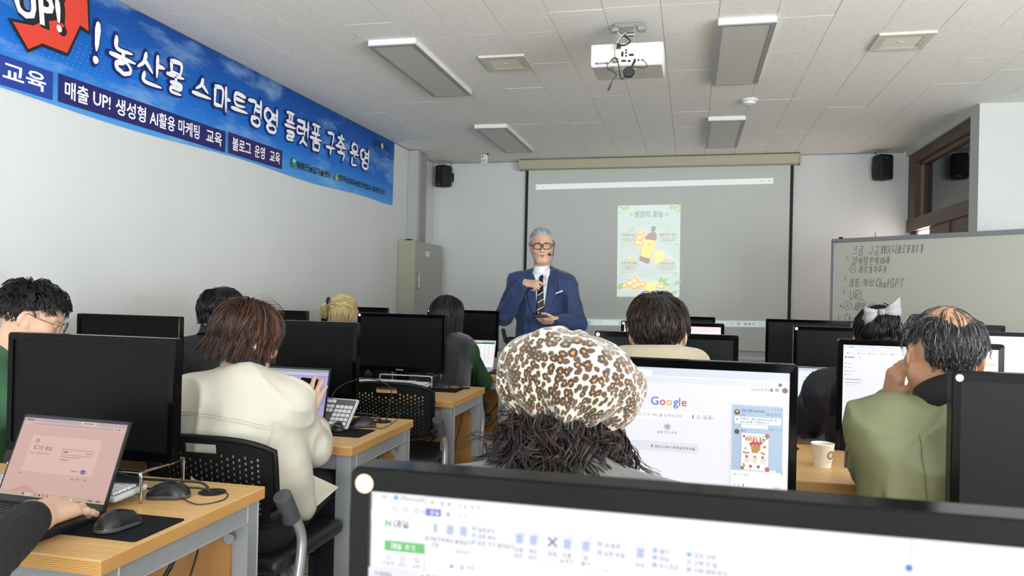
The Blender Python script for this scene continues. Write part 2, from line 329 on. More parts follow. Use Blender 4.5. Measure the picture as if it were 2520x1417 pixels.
# walls behind and beside the camera, with the daylight windows
fr = MB(); fr.box(-3.1, 4.4, -4.8, -4.68, 0, .4).box(-3.1, 4.4, -4.8, -4.68, 2.15, CZ)
xs = [-3.1, -2.75, -1.05, -.65, 1.05, 1.45, 3.15, 4.4]
for i in range(0, 8, 2): fr.box(xs[i], xs[i+1], -4.8, -4.68, .4, 2.15)
struct('wall_rear', fr, M_WALL)
fs_ = MB(); fs_.box(4.28, 4.4, -4.8, 6.5, 0, .4).box(4.28, 4.4, -4.8, 6.5, 2.15, CZ)
ys = [-4.8, -3.05, -1.35, -.45, 1.25, 2.15, 3.85, 6.5]
for i in range(0, 8, 2): fs_.box(4.28, 4.4, ys[i], ys[i+1], .4, 2.15)
struct('wall_side', fs_, M_WALL)
M_ALU = mat('window_aluminium', 'd8d9da', .4)
for i in range(3):
    a = struct('window_%d' % (2+i), MB().box(xs[1+2*i], xs[2+2*i], -4.78, -4.72, .4, .45).box(xs[1+2*i], xs[2+2*i], -4.78, -4.72, 2.1, 2.15).box((xs[1+2*i]+xs[2+2*i])/2-.025, (xs[1+2*i]+xs[2+2*i])/2+.025, -4.78, -4.72, .45, 2.1), M_ALU)
    a = struct('window_%d' % (5+i), MB().box(4.32, 4.38, ys[1+2*i], ys[2+2*i], .4, .45).box(4.32, 4.38, ys[1+2*i], ys[2+2*i], 2.1, 2.15).box(4.32, 4.38, (ys[1+2*i]+ys[2+2*i])/2-.025, (ys[1+2*i]+ys[2+2*i])/2+.025, .45, 2.1), M_ALU)
# thin grey trim strip where the front and left wall meet the ceiling
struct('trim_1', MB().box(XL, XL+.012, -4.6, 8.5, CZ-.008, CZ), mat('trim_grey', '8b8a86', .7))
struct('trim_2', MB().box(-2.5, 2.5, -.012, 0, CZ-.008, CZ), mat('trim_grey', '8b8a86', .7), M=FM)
# ---- ceiling tiles: strips .295 wide, running bond .59 long
TP = .295
tm = MB(); tm.box(-TP/2+.0011, TP/2-.0011, -TP+.0004, TP-.0004, 0, .012); tile_me = tm.mesh('ceiling_tile'); tile_me.materials.append(M_TILE)
rest = MB()
for k in range(-11, 15):
    x = .115+TP*(k+.5)
    if x+TP/2 > 4.28 or x-TP/2 < XL-.01: continue
    y = 4.29-.59*15+(TP if k % 2 else 0)+TP+(.28 if k % 3 == 1 else 0)
    while y < 8.95:
        front_end = y+TP; inview = y > 3.0 and abs(x) < 3.4 and not (x > XR+.2 and y-TP > 6.4)
        if y-TP > -4.75 and (x-TP/2 < XR+.1 or y-TP < 6.42):
            if inview:
                o = bpy.data.objects.new('ceiling_tile', tile_me); COL.objects.link(o); o.location = (x, y, CZ+random.uniform(-.0008, .0008)); o.rotation_euler = (random.uniform(-.0012, .0012), random.uniform(-.0015, .0015), 0); o.parent = ceil
            else: rest.box(x-TP/2+.001, x+TP/2-.001, y-TP+.001, y+TP-.001, CZ, CZ+.012)
        y += 2*TP
edge = MB().box(XL-.05, .115-TP*10-.001, -4.6, 8.65, CZ, CZ+.012)
rest.build('ceiling_tile_field', M_TILE, ceil)['kind'] = 'stuff'
edge.build('edge_strip', M_TILE, ceil)
# ================================================================== CEILING FITTINGS
M_LFRAME = mat('lamp_frame_grey', '8f9191', .45); M_LDIFF = mat('lamp_diffuser', 'c2c1ba', .5); M_LSIDE = mat('lamp_side_white', 'dcdcdc', .4)
def ceiling_lamp(x, y, label):
    t = thing('ceiling_lamp', label, 'ceiling lamp', (x, y, CZ-.04), group='unlit panel lamps')
    f = MB(); f.box(0, .3, 0, .022, 0, .006).box(0, .3, 1.178, 1.2, 0, .006).box(0, .026, .022, 1.178, 0, .006).box(.274, .3, .022, 1.178, 0, .006); f.build('frame', M_LFRAME, t)
    MB().rbox(0, .3, 0, 1.2, .006, .041, .003, 1).build('housing', M_LSIDE, t)
    MB().box(.026, .274, .022, 1.178, .0035, .007).build('diffuser', M_LDIFF, t)
ceiling_lamp(-1.913, 4.26, 'unlit panel lamp on ceiling at left, nearer one, beside the square vent')
ceiling_lamp(.113, 4.23, 'unlit panel lamp on ceiling right of the projector')
ceiling_lamp(-1.92, 6.6, 'unlit panel lamp on ceiling in front of the left loudspeaker')
ceiling_lamp(.112, 6.55, 'unlit panel lamp on ceiling just above the projection screen')
M_VENT = mat('vent_cream', 'c9c7b8', .5); M_VENTD = mat('vent_dark', '8d8b7d', .6)
def vent(x, y, label):
    t = thing('ceiling_vent', label, 'vent', (x, y, CZ-.014), group='square ceiling vents')
    f = MB(); f.box(0, .295, 0, .03, 0, .016).box(0, .295, .265, .295, 0, .016).box(0, .03, .03, .265, 0, .016).box(.265, .295, .03, .265, 0, .016)
    f.box(.03, .05, .05, .245, .001, .016).box(.245, .265, .05, .245, .001, .016).box(.03, .265, .03, .05, .001, .016).box(.03, .265, .245, .265, .001, .016); f.build('frame', M_VENT, t)
    MB().box(.03, .265, .03, .265, .010, .015).build('backing', M_VENTD, t)
    for i in range(14):
        yy = .055+.0138*i; MB().box(.05, .245, yy, yy+.0075, .003, .006).build('slat', M_VENT, t)
    MB().box(.135, .16, .14, .155, .0, .004).build('badge', M_VENT, t)
vent(-1.34, 4.665, 'square cream ceiling vent between left lamp and projector')
vent(.995, 4.61, 'square cream ceiling vent at far right of the ceiling')
t = thing('smoke_detector', 'round white smoke detector on ceiling between the right lamps', 'smoke detector', (.40, 6.02, CZ))
MB().lathe([(.062, 0), (.062, -.012), (.05, -.018)], 28).build('base', M_LSIDE, t, smooth=True, angle=40)
MB().lathe([(.05, -.016), (.045, -.034), (.02, -.042), (0, -.043)], 28).build('sensor_dome', M_LSIDE, t, smooth=True, angle=40)
t = thing('motion_sensor', 'small white motion sensor hanging from ceiling left of the screen', 'sensor', (-2.20, 8.02, CZ))
MB().tube([(.03, 0, 0), (.02, -.01, -.03)], .009).build('bracket', mat('black_plastic', '16171a', .45), t)
MB().rbox(-.035, .035, -.05, -.01, -.115, -.02, .008).build('housing', M_LSIDE, t)
MB().box(-.026, .026, -.053, -.049, -.105, -.07).build('lens', mat('lens_grey', 'b4b6b6', .3), t)
MB().box(-.024, -.008, -.052, -.0495, -.05, -.035).build('indicator', mat('dark_red', '3a1114', .4), t)
# ---- projector
M_BLK = mat('black_plastic', '16171a', .45); M_PW = mat('projector_white', 'e3e3de', .4); M_PG = mat('projector_grey', 'bdbcb4', .5); M_STEEL = mat('steel', 'b5b7b8', .3, metal=1)
t = thing('projector', 'white projector hanging from ceiling with dangling black cables', 'projector', (-.36, 4.12, 2.49))
t.rotation_euler = (math.radians(1.5), 0, 0)
MB().rbox(-.192, .192, 0, .30, .0, .118, .008).build('body', [M_PW], t, smooth=True, angle=40)
MB().box(-.185, .185, .006, .292, -.004, .002).build('underside', M_PG, t)
p = MB(); p.box(-.07, .05, .06, .08, -.007, -.003).box(-.07, .05, .03, .034, -.007, -.003).box(-.07, -.066, .03, .08, -.007, -.003); p.build('lamp_cover', M_PG, t)
pn = MB(); pn.box(-.065, .145, -.002, .004, .004, .098); pn.build('port_panel', mat('panel_white', 'eceae4', .45), t)
def port(x, z, wx, wz, m=M_BLK): MB().rbox(x-wx/2, x+wx/2, -.006, .002, z-wz/2, z+wz/2, .002, 1).build('socket', m, t)
for x, z, a, c in ((-.022, .058, .012, .026), (-.002, .048, .01, .01), (-.002, .064, .01, .01), (-.002, .078, .01, .01), (.026, .052, .026, .012), (-.014, .022, .026, .012), (.015, .02, .016, .01), (.064, .022, .01, .01), (.084, .022, .014, .006)): port(x, z, a, c, mat('port_blue', '2b3458', .5) if (x, z) == (-.014, .022) else M_BLK)
for i in range(9): port(-.165+.008*i, .014, .004, .012, mat('port_violet', '7d6fc0', .5) if 2 <= i <= 6 else M_BLK)
fl = Flat(); 
for x, z, s in ((-.026, .082, .009), (.012, .068, .007), (.106, .048, .007), (.04, .034, .006), (.06, .034, .006)): fl.rect(x, z, x+.022, z+.0015, M_PG)
tag(fl.build('port_print', t, M=T(0, -.0025, 0) @ Rm(PI/2, 'X')), kind='stuff')
mb = MB(); mb.box(-.075, .075, .1, .15, .235, .255).box(-.06, -.052, .1, .15, .14, .245).box(.03, .038, .1, .15, .14, .245).box(-.055, .035, .09, .16, .118, .15).tube([(-.06, .125, .2), (.04, .125, .2)], .012)
mb.build('mount_bracket', M_STEEL, t)
for sx in (-.07, .07): MB().rbox(sx-.022, sx+.022, .085, .125, .205, .235, .004, 1).build('mount_foot', M_STEEL, t)
MB().rbox(-.058, -.03, -.03, .0, .086, .11, .003).build('power_plug', M_BLK, t)
MB().rbox(-.075, -.042, -.03, .0, .012, .034, .003).build('video_plug', mat('plug_grey', '8b8880', .5), t)
cb = lambda pts, r, m, nm='cable': MB().tube(catmull(pts, 6), r, 6).build(nm, m, t, smooth=True)
cb([(-.03, -.02, .1), (.0, -.045, .095), (.02, -.02, .12), (-.01, .02, .16), (-.02, .08, .2)], .004, M_BLK)
cb([(-.06, -.018, .03), (-.058, -.03, .08), (-.04, -.01, .14), (-.01, .05, .19)], .005, mat('cable_grey', 'a9a79f', .5))
cb([(-.06, -.03, .035), (-.085, -.035, .01), (-.1, -.03, -.018), (-.05, -.035, -.055), (-.07, -.035, -.09), (-.08, -.035, -.115)], .0022, M_BLK)
cb([(-.06, -.03, .035), (-.045, -.035, .02), (-.035, -.035, -.02), (-.03, -.035, -.06), (-.02, -.037, -.085), (.0, -.037, -.07)], .003, M_BLK)
cb([(.09, -.01, .02), (.11, -.03, -.01), (.1, -.035, -.028), (.04, -.036, -.022)], .002, M_BLK)
cb([(.046, -.01, .022), (.04, -.028, .0), (.028, -.036, -.03)], .006, M_BLK)
MB().tube([(-.075, -.035, -.105), (-.09, -.035, -.14)], .006, taper=(.7, 1)).build('cable_connector', M_BLK, t)
MB().lathe([(0, -.012), (.026, -.012), (.03, -.006), (.03, .006), (.026, .012), (0, .012)], 24, M=T(.018, -.045, -.05) @ Rm(PI/2, 'X')).build('wireless_dongle', M_BLK, t, smooth=True, angle=40)
MB().rbox(.04, .05, -.008, .004, .01, .03, .002).build('display_plug', M_BLK, t)
fl = Flat(); fl.text('HITACHI', 0, 0, .012, mat('print_grey', '4b4b4b', .6), .02); fl.build('maker_print', t, M=T(.045, .19, -.0045) @ Rm(PI, 'X'))
# ================================================================== PROJECTION SCREEN on the front wall
M_CASE = mat('screen_case_beige', 'aba78e', .5); M_SCR = mat('screen_cloth', 'c4c8c4', .8, spec=.1); M_BAR = mat('screen_black_border', '0c0c0d', .7)
t = thing('projection_screen', 'large pull-down projection screen showing a ginger poster', 'screen'); t.matrix_basis = FM @ T(0, -.012, 0)
MB().rbox(-1.46, 1.508, -.13, .0, 2.636, 2.742, .01).build('case', M_CASE, t)
for x in (-1.464, 1.508): MB().rbox(x-.004, x+.008, -.134, .002, 2.63, 2.746, .004).build('end_cap', M_CASE, t)
MB().box(-1.378, 1.426, -.024, -.02, .72, 2.64).build('cloth', M_SCR, t)
for a, c in ((-1.41, -1.378), (1.426, 1.458)): MB().box(a, c, -.0245, -.0195, .72, 2.64).build('border', M_BAR, t)
MB().rbox(-1.42, 1.468, -.032, -.012, .69, .72, .006).build('weight_bar', M_SCR, t)
def prj(h, s=.55):
    """light thrown on the cloth by the projector"""
    key = 'projected_'+h
    if key in MATS: return MATS[key]
    m = mat(key, 'c4c8c4', .8, spec=.1); bb = m.node_tree.nodes['Principled BSDF']; bb.inputs['Emission Color'].default_value = (*S(h), 1); bb.inputs['Emission Strength'].default_value = s*.8; return m
fl = Flat()
fl.poly([(-1.29, 2.417), (1.26, 2.446), (1.259, 2.506), (-1.29, 2.477)], prj('dcefec', .5))
for x in (1.06, 1.135, 1.21): fl.rect(x, 2.466+.004, x+.018, 2.472+.012*(x > 1.1), prj('7c8c8a', .1))
for x in (-1.27, -1.2): fl.disc(x, 2.447, .008, prj('7c8c8a', .1))
fl.poly([(-.358, 2.232), (.318, 2.24), (.315, 2.391), (-.36, 2.391)], prj('3f4643', .10))
fl.poly([(-.346, 1.229), (.327, 1.24), (.318, 2.238), (-.356, 2.23)], prj('d9efeb', .52))
g1, g2, yl, og, rd, gy, tx = prj('9ccf3c', .55), prj('bfe07a', .5), prj('ffd800', .85), prj('f7b23c', .7), prj('b03a34', .38), prj('5f7a78', .08), prj('4f6a66', .06)
def leaf(cx, cy, ln, wd, a, m):
    P = [(-ln/2, 0), (-ln*.2, wd/2), (ln*.15, wd/2), (ln/2, 0), (ln*.15, -wd/2), (-ln*.2, -wd/2)]; fl.poly([(cx+x*math.cos(a)-y*math.sin(a), cy+x*math.sin(a)+y*math.cos(a)) for x, y in P], m)
for i in range(5): leaf(-.33+.02*i, 2.215-.012*(i % 3), .06, .022, -.6-.3*i, g1); leaf(.30-.022*i, 2.22-.012*(i % 3), .065, .024, -2.6+.3*i, g1)
leaf(-.32, 2.15, .04, .02, -1.2, g2); leaf(.3, 2.17, .06, .025, -1.9, g1)
fl.text('생강의 효능', -.02, 2.105, .077, tx, .016, align='c', fitw=.315, real=True); leaf(-.21, 2.13, .05, .026, -.4, g1); leaf(.175, 2.135, .05, .026, .4, g1)
for a0, a1 in ((.25, .75), (1.25, 1.75)):
    fl.line([(-.015+.27*math.cos(PI*(a0+(a1-a0)*i/12)), 1.76+.29*math.sin(PI*(a0+(a1-a0)*i/12))) for i in range(13)], .004, g2)
fl.rect(-.0165, 1.96, -.0135, 2.06, g2); fl.rect(-.0165, 1.47, -.0135, 1.54, g2)
for cx, cy, a, l1, l2 in ((-.225, 1.895, '면역력 증진', '감염과 염증에 대항하여', '신체의 방어력 도움'), (.195, 1.9, '혈액순환 개선', '체온을 높이고 혈액', '순환을 원활하게 함'), (-.215, 1.59, '소화기능 향상', '위의 활력을 증가시켜', '소화불량 완화'), (.19, 1.59, '항산화 효과', '강력한 항산화제가 풍부', '활성산소 제거')):
    fl.poly([(cx+.115*math.cos(2*PI*i/20), cy-.02+.085*math.sin(2*PI*i/20)) for i in range(20)], prj('e2f1e2', .48))
    fl.text(a, cx, cy, .03, tx, .012, align='c'); fl.text(l1, cx, cy-.035, .0165, gy, 0, align='c'); fl.text(l2, cx, cy-.058, .0165, gy, 0, align='c')
    for i in range(4): leaf(cx+(.07 if cx > 0 else -.08)+.012*i, cy-.1+.01*(i % 2), .03, .012, .8*i, g2)
for sx, cy in ((-.19, 1.97), (.2, 1.985)):
    fl.line([(sx, cy-.035), (sx+.01, cy), (sx, cy+.03)], .003, g1)
    for i in range(4): leaf(sx+(.012 if i % 2 else -.012), cy-.02+.014*i, .024, .01, .7 if i % 2 else 2.4, g2)
def blob(pts, m): 
    for x, y, r in pts: fl.poly([(x+r*1.15*math.cos(2*PI*i/12), y+r*math.sin(2*PI*i/12)) for i in range(12)], m)
    hi = prj('ffe9a0', .75) if m is og else prj('fff27a', .9)
    for x, y, r in pts: fl.poly([(x-r*.15+r*.6*math.cos(2*PI*i/10), y+r*.2+r*.45*math.sin(2*PI*i/10)) for i in range(10)], hi)
blob([(-.1, 1.93, .036), (-.07, 1.94, .026), (-.11, 1.87, .036), (-.075, 1.89, .03), (-.125, 1.82, .036), (-.09, 1.81, .032)], og)
blob([(.1, 1.66, .036), (.075, 1.69, .03), (.11, 1.71, .028), (.085, 1.63, .03)], yl)
fl.poly([(-.11, 1.63), (-.005, 1.59), (.075, 1.88), (.07, 1.92), (.04, 1.945), (-.02, 1.92), (-.045, 1.88)], rd)
fl.poly([(.01, 1.95), (.05, 1.94), (.065, 1.995), (.025, 2.005)], prj('8b9392', .2)); fl.poly([(-.098, 1.68), (.008, 1.65), (.07, 1.845), (-.05, 1.86)], yl)
fl.ring(circle(-.005, 1.80, .02), circle(-.005, 1.80, .0165), prj('9a7a20', .2)); fl.text('IN', -.016, 1.794, .016, prj('9a7a20', .2), .02); fl.text('생강청', -.04, 1.745, .03, prj('f6e98a', .5), .02)
blob([(-.21, 1.645, .02), (-.195, 1.655, .017), (.175, 1.655, .02), (.2, 1.65, .02)], og)
blob([(-.2, 1.375, .045), (-.15, 1.4, .045), (-.26, 1.35, .03), (-.11, 1.36, .045), (-.06, 1.37, .035), (-.15, 1.34, .035)], og)
blob([(.0, 1.335, .037), (.03, 1.35, .036), (.06, 1.365, .034)], yl); blob([(.11, 1.355, .03), (.14, 1.345, .028)], og)
for a, c, an in ((.13, 1.42, 1.3), (.17, 1.415, .7), (.19, 1.375, -.2), (-.3, 1.36, .5), (-.31, 1.33, .1), (.28, 1.29, .4), (.25, 1.275, .8), (.31, 1.395, .5)): leaf(a, c, .08, .034, an, g1)
fl.poly([(-.72, .904), (1.30, .95), (1.30, 1.013), (-.72, .972)], prj('cfe3e6', .42))
fl.rect(-.66, .925, -.625, .957, prj('5aa7e0', .45)); fl.poly(rrect(-.60, -.32, .918, .966, .02), prj('e1f0f0', .5)); fl.ring(circle(-.575, .944, .012), circle(-.575, .944, .009), gy); fl.text('검색', -.545, .934, .026, gy)
for i, x in enumerate((.87, .93, 1.0, 1.04, 1.08)): fl.rect(x, .966, x+.026, .988, (prj('d9b97a', .4), gy, gy, gy, prj('7fae6a', .4))[i])
fl.text('오전 10:50', 1.14, .984, .022, gy); fl.text('2025-03-27', 1.14, .958, .022, gy)
fl.poly([(.56, 2.176), (.575, 2.16), (.568, 2.158)], prj('f2f2f2', .8))
tag(fl.build('projected_picture', t, M=T(0, -.0245, 0) @ Rm(PI/2, 'X')), kind='stuff')
# ---- a chair-rail ledge low on the front wall
struct('trim_3', MB().box(-2.5, 2.5, -.03, 0, .60, .64), M_WALL, M=FM)
# ================================================================== LOUDSPEAKERS
M_SPK = mat('speaker_black', '0d0e12', .55); M_SPG = mat('speaker_grille', '07080c', .7)
def speaker(x, yaw, label):
    t = thing('loudspeaker', label, 'loudspeaker', group='wall loudspeakers'); t.matrix_basis = FM @ T(x, -.13, 2.575) @ Rm(yaw, 'Z')
    MB().rbox(-.075, .075, -.06, .07, -.125, .125, .035, 4).build('cabinet', M_SPK, t, smooth=True, angle=50)
    MB().rbox(-.078, .078, -.085, -.03, -.127, .127, .026, 3).build('grille', M_SPG, t, smooth=True, angle=50)
    MB().box(-.025, .025, -.087, -.083, -.105, -.098).build('maker_badge', M_STEEL, t)
    MB().lathe([(0, 0), (.012, 0), (.012, .003), (0, .003)], 12, M=T(.0, -.084, .085) @ Rm(PI/2, 'X')).build('tweeter_mark', mat('grey_mark', '3a3b40', .5), t)
    MB().rbox(-.02, .02, .06, .14, -.05, .05, .006).build('wall_bracket', M_SPK, t)
    MB().tube(catmull([(.0, .06, .12), (.01, .1, .15), (-.01, .11, .175)], 6), .003, 5).build('cable', M_BLK, t)
speaker(-2.36, -.45, 'black loudspeaker high on front wall in left corner')
speaker(2.275, .42, 'black loudspeaker high on front wall by the wooden window')
# ================================================================== LEFT WALL: duct, locker, banner
t = thing('cable_duct', 'grey metal cable duct running up the wall above the locker', 'duct', (XL+.003, 7.70, 1.775))
MB().box(0, .115, 0, .075, 0, .965).build('front_channel', mat('duct_grey', 'a6a8a6', .5), t); MB().box(0, .105, .08, .30, 0, .955).build('back_channel', mat('duct_grey2', '8f918e', .55), t)
M_LOCK = mat('locker_cream', 'a9a896', .35, metal=.35, var=(3, .06)); M_LOCKD = mat('locker_door', '9fa09a', .3, metal=.3, var=(2, .04))
t = thing('metal_locker', 'tall grey-cream metal locker against left wall near the corner', 'locker', (XL+.003, 7.46, 0))
MB().box(0, .16, 0, .93, 0, 1.765).build('body', M_LOCK, t); MB().box(.16, .185, .02, .91, .02, 1.755).build('door', M_LOCKD, t); d_ = [o for o in t.children][-1]
MB().box(.15, .19, -.004, .02, 0, 1.77).build('edge_post', M_LOCK, t)
MB().tube([(.185, .08, 1.27), (.21, .08, 1.28), (.21, .08, 1.43), (.185, .08, 1.44)], .007).build('handle', M_STEEL, d_)
f = Flat(); f.rect(0, 0, .13, .05, mat('paper', 'f0efe9', .7)); f.text('교육용', .02, .013, .032, mat('ink', '2a2a2c', .7)); f.build('paper_label', d_, M=T(.186, .33, 1.62) @ Rm(PI/2, 'Z') @ Rm(PI/2, 'X'))
MB().rbox(.04, .09, .12, .2, 1.765, 1.79, .01).build('cable_gland', M_BLK, t)
# banner: printed sheet hung on the left wall; local x = along wall (+Y), local y = up
M_BAN = mat('banner_blue', '1b62c0', .6, spec=.25)
nt, b = nodes(M_BAN); tc = nt.nodes.new('ShaderNodeTexCoord'); sp = nt.nodes.new('ShaderNodeSeparateXYZ'); nt.links.new(tc.outputs['Object'], sp.inputs[0])
r0 = nt.nodes.new('ShaderNodeValToRGB'); mr = nt.nodes.new('ShaderNodeMapRange'); mr.inputs[1].default_value = 0; mr.inputs[2].default_value = .64; nt.links.new(sp.outputs['Y'], mr.inputs[0]); nt.links.new(mr.outputs[0], r0.inputs[0])
r0.color_ramp.elements[0].color = (*S('4d9ade'), 1); r0.color_ramp.elements[1].color = (*S('10438f'), 1); e = r0.color_ramp.elements.new(.35); e.color = (*S('1c6cc8'), 1)
mp = nt.nodes.new('ShaderNodeMapping'); mp.inputs['Scale'].default_value = (.9, 2.6, 1); nt.links.new(tc.outputs['Object'], mp.inputs[0])
n1 = nt.nodes.new('ShaderNodeTexNoise'); n1.inputs['Scale'].default_value = 1.6; n1.inputs['Detail'].default_value = 7; n1.inputs['Roughness'].default_value = .62; nt.links.new(mp.outputs[0], n1.inputs[0])
r2 = nt.nodes.new('ShaderNodeValToRGB'); r2.color_ramp.elements[0].position = .52; r2.color_ramp.elements[1].position = .8; r2.color_ramp.elements[1].color = (.75, .75, .75, 1); nt.links.new(n1.outputs[0], r2.inputs[0])
mx = nt.nodes.new('ShaderNodeMix'); mx.data_type = 'RGBA'; mx.inputs['B'].default_value = (*S('a8d0ea'), 1); nt.links.new(r2.outputs[0], mx.inputs['Factor']); nt.links.new(r0.outputs[0], mx.inputs['A']); nt.links.new(mx.outputs['Result'], b.inputs['Base Color'])
BM = T(XL+.006, 0, 2.105) @ Matrix(((0, 0, 1, 0), (1, 0, 0, 0), (0, 1, 0, 0), (0, 0, 0, 1)))     # local (x,y,z)->(Y,Z,X)
t = thing('banner', 'long blue printed banner with white brush lettering hung along the left wall', 'banner'); t.matrix_basis = BM
bmx = MB(); N = 60
Y0, Y1 = 1.2, 7.285
vs = []
for i in range(N+1):
    x = Y0+(Y1-Y0)*i/N
    for j, yv in enumerate((-.002+.01*math.sin(x*3.1)*(x < 6.9), .2, .44, .640)): vs.append((x, yv, .0+.0025*math.sin(x*5+j)+0))
bmx.add(vs, [(4*i+j, 4*i+4+j, 4*i+5+j, 4*i+1+j) for i in range(N) for j in range(3)]); bmx.build('sheet', M_BAN, t, smooth=True)
wht = mat('print_white', 'f2f3f4', .6); nvy = mat('print_navy', '1d1c63', .6); nvy2 = mat('print_violet', '281a5c', .6); otl = mat('print_outline', '14226e', .6); red = mat('print_red', 'd8402e', .6); blk = mat('print_black', '141416', .6)
fl = Flat(.005, .00003); ZB = 2.105
def zz(z): return z-ZB
fl.rect(2.2, .015, 3.024, .147, mat('print_blue', '1d3c94', .6)); fl.rect(3.057, .018, 4.403, .152, nvy); fl.rect(4.439, .022, 5.111, .158, nvy2)
for s, x0, x1, y in (('컴퓨터 교육', 2.36, 2.985, .048), ('매출', 3.095, 3.245, .052), ('UP!', 3.275, 3.395, .058), ('생성형', 3.43, 3.66, .052), ('AI활용', 3.69, 3.905, .053), ('마케팅', 3.935, 4.135, .055), ('교육', 4.20, 4.365, .055), ('블로그', 4.48, 4.70, .058), ('운영', 4.745, 4.875, .058), ('교육', 4.94, 5.08, .058)):
    fl.text(s, x0, y, .092, wht, .018, fitw=x1-x0, real=True)
G = [('!', 3.255, 3.315, 2.37, 2.56), ('농', 3.375, 3.555, 2.372, 2.55), ('산', 3.57, 3.80, 2.368, 2.535), ('물', 3.815, 3.965, 2.37, 2.555), ('스', 4.05, 4.225, 2.395, 2.525), ('마', 4.26, 4.44, 2.39, 2.53), ('트', 4.455, 4.63, 2.395, 2.535), ('경', 4.645, 4.815, 2.365, 2.545), ('영', 4.84, 5.03, 2.362, 2.53), ('플', 5.125, 5.28, 2.354, 2.565), ('랫', 5.30, 5.495, 2.36, 2.545), ('폼', 5.515, 5.70, 2.353, 2.56), ('구', 5.785, 5.94, 2.362, 2.55), ('축', 5.96, 6.155, 2.354, 2.555), ('운', 6.235, 6.41, 2.352, 2.545), ('영', 6.445, 6.655, 2.358, 2.54)]
for gw, m in ((.021, otl), (0, wht)):
    random.seed(3); fl.z += .0036 if not gw else 0
    for ch, x0, x1, z0, z1 in G: strokes(fl, ch, x0, zz(z0), x1-x0, z1-z0, .027 if ch != '!' else .038, m, slant=.03, brush=True, jit=.02, grow=gw)
# UP! arrow
AR = [(2.80, 2.405), (2.872, 2.312), (2.935, 2.36), (3.085, 2.372), (3.165, 2.52), (3.225, 2.50), (3.213, 2.70), (3.05, 2.69), (3.10, 2.60), (3.04, 2.53), (2.93, 2.53)]
AR = [(2.79, 2.41), (2.875, 2.315), (2.95, 2.365), (3.095, 2.365), (3.17, 2.525), (3.225, 2.515), (3.205, 2.73), (3.03, 2.69), (3.085, 2.63), (3.03, 2.50), (2.94, 2.46), (2.90, 2.43)]
cxm = sum(a for a, _ in AR)/len(AR); cym = sum(c for _, c in AR)/len(AR)
def offs(P, d):
    out = []; n = len(P)
    for i in range(n):
        a, p, c = Vector(P[i-1]), Vector(P[i]), Vector(P[(i+1) % n]); e1 = (p-a).normalized(); e2 = (c-p).normalized(); nn = (Vector((e1.y, -e1.x))+Vector((e2.y, -e2.x))); nn = nn.normalized()*d/max(.35, math.sqrt((1+e1.dot(e2))/2)) if nn.length > 1e-4 else Vector((0, 0)); out.append((p.x+nn.x, p.y+nn.y))
    return out
fl.poly([(a, zz(c)) for a, c in offs(AR, .013)], blk); fl.poly([(a, zz(c)) for a, c in AR], red)
for bold, m, dx in ((.085, blk, .0), (.025, wht, 0)): fl.text('UP!', 2.80, zz(2.455), .205, m, bold, fitw=.262+(.03 if bold > .05 else 0), shear=-.12)
# earlier words of the banner that run out of the frame
for gw, m in ((.024, otl), (0, wht)):
    fl.z += .0036 if not gw else 0
    for i, ch in enumerate('매출쑥쑥'.replace('쑥', '상')): strokes(fl, ch, 1.75+.24*i, zz(2.42), .2, .2, .03, m, brush=True, grow=gw)
gA, gB = mat('print_green', '2f8a4a', .6), mat('print_lime', '8fbf3f', .6)
fl.poly([(5.258+.037*math.cos(2*PI*i/20), .095+.038*math.sin(2*PI*i/20)) for i in range(20)], gA); fl.poly([(5.262+.02*math.cos(2*PI*i/20), .108+.014*math.sin(2*PI*i/20)) for i in range(20)], mat('print_sky', '9fd0f0', .6))
fl.text('함평군농업기술센터', 5.31, .068, .062, blk, .02, fitw=.56)
fl.poly([(5.955, .06), (5.985, .075), (5.975, .125), (5.95, .10)], gB); fl.poly([(5.985, .06), (6.005, .075), (5.995, .10), (5.975, .085)], mat('print_orange', 'e8892f', .6))
fl.text('한국정보화농업인연합회 함평군지회', 6.03, .078, .058, blk, .02, fitw=1.0)
random.seed(5)
for i, ch in enumerate('청정'): strokes(fl, ch, 6.725+.09*i, .505, .075, .07, .010, blk, brush=True, jit=.05)
fl.disc(6.925, .535, .026, wht); strokes(fl, '이', 6.908, .515, .035, .035, .006, blk)
for i, ch in enumerate('세상'): strokes(fl, ch, 6.96+.085*i, .505, .075, .06, .009, blk, brush=True, jit=.05)
# halftone dots in the sky print
dt = mat('print_dots', '5fa4e6', .6)
for i in range(16):
    for j in range(7):
        x = 2.78+.035*i+.01*j; y = .19+.024*j
        if not (2.78 < x < 3.25 and .25 < y < .62 and False): fl.poly(circle(x, y, .0035, 5), dt, z=.0049)
tag(fl.build('print', t), kind='stuff')
# ================================================================== WHITEBOARD
WD = (.69, -.724); wa = math.atan2(-.724, .69)
WM = T(1.124, 6.72, -.1524) @ Rm(wa, 'Z') @ Matrix.Scale(1.12, 4)        # x along the board, -y = side facing the class
M_WB = mat('whiteboard_face', 'bcbdb1', .25, spec=.5); M_WF = mat('whiteboard_frame', '9fa1a3', .35, metal=.6)
t = thing('whiteboard', 'large whiteboard on stand with handwritten Korean notes', 'whiteboard'); t.matrix_basis = WM
MB().box(.02, 1.80, -.004, .012, .62, 1.685).build('face', M_WB, t)
MB().rbox(.03, 1.79, -.013, .018, 1.67, 1.70, .004).build('frame_rail', M_WF, t); MB().rbox(.03, 1.79, -.013, .018, .6, .63, .004).build('frame_rail', M_WF, t)
for x in (0, 1.79): MB().rbox(x, x+.03, -.013, .018, .62, 1.68, .004).build('frame_stile', M_WF, t)
for x, z in ((0, 1.665), (1.785, 1.665), (0, .595), (1.785, .595)): MB().rbox(x-.002, x+.037, -.016, .02, z, z+.037, .012, 3).build('corner_cap', M_WF, t)
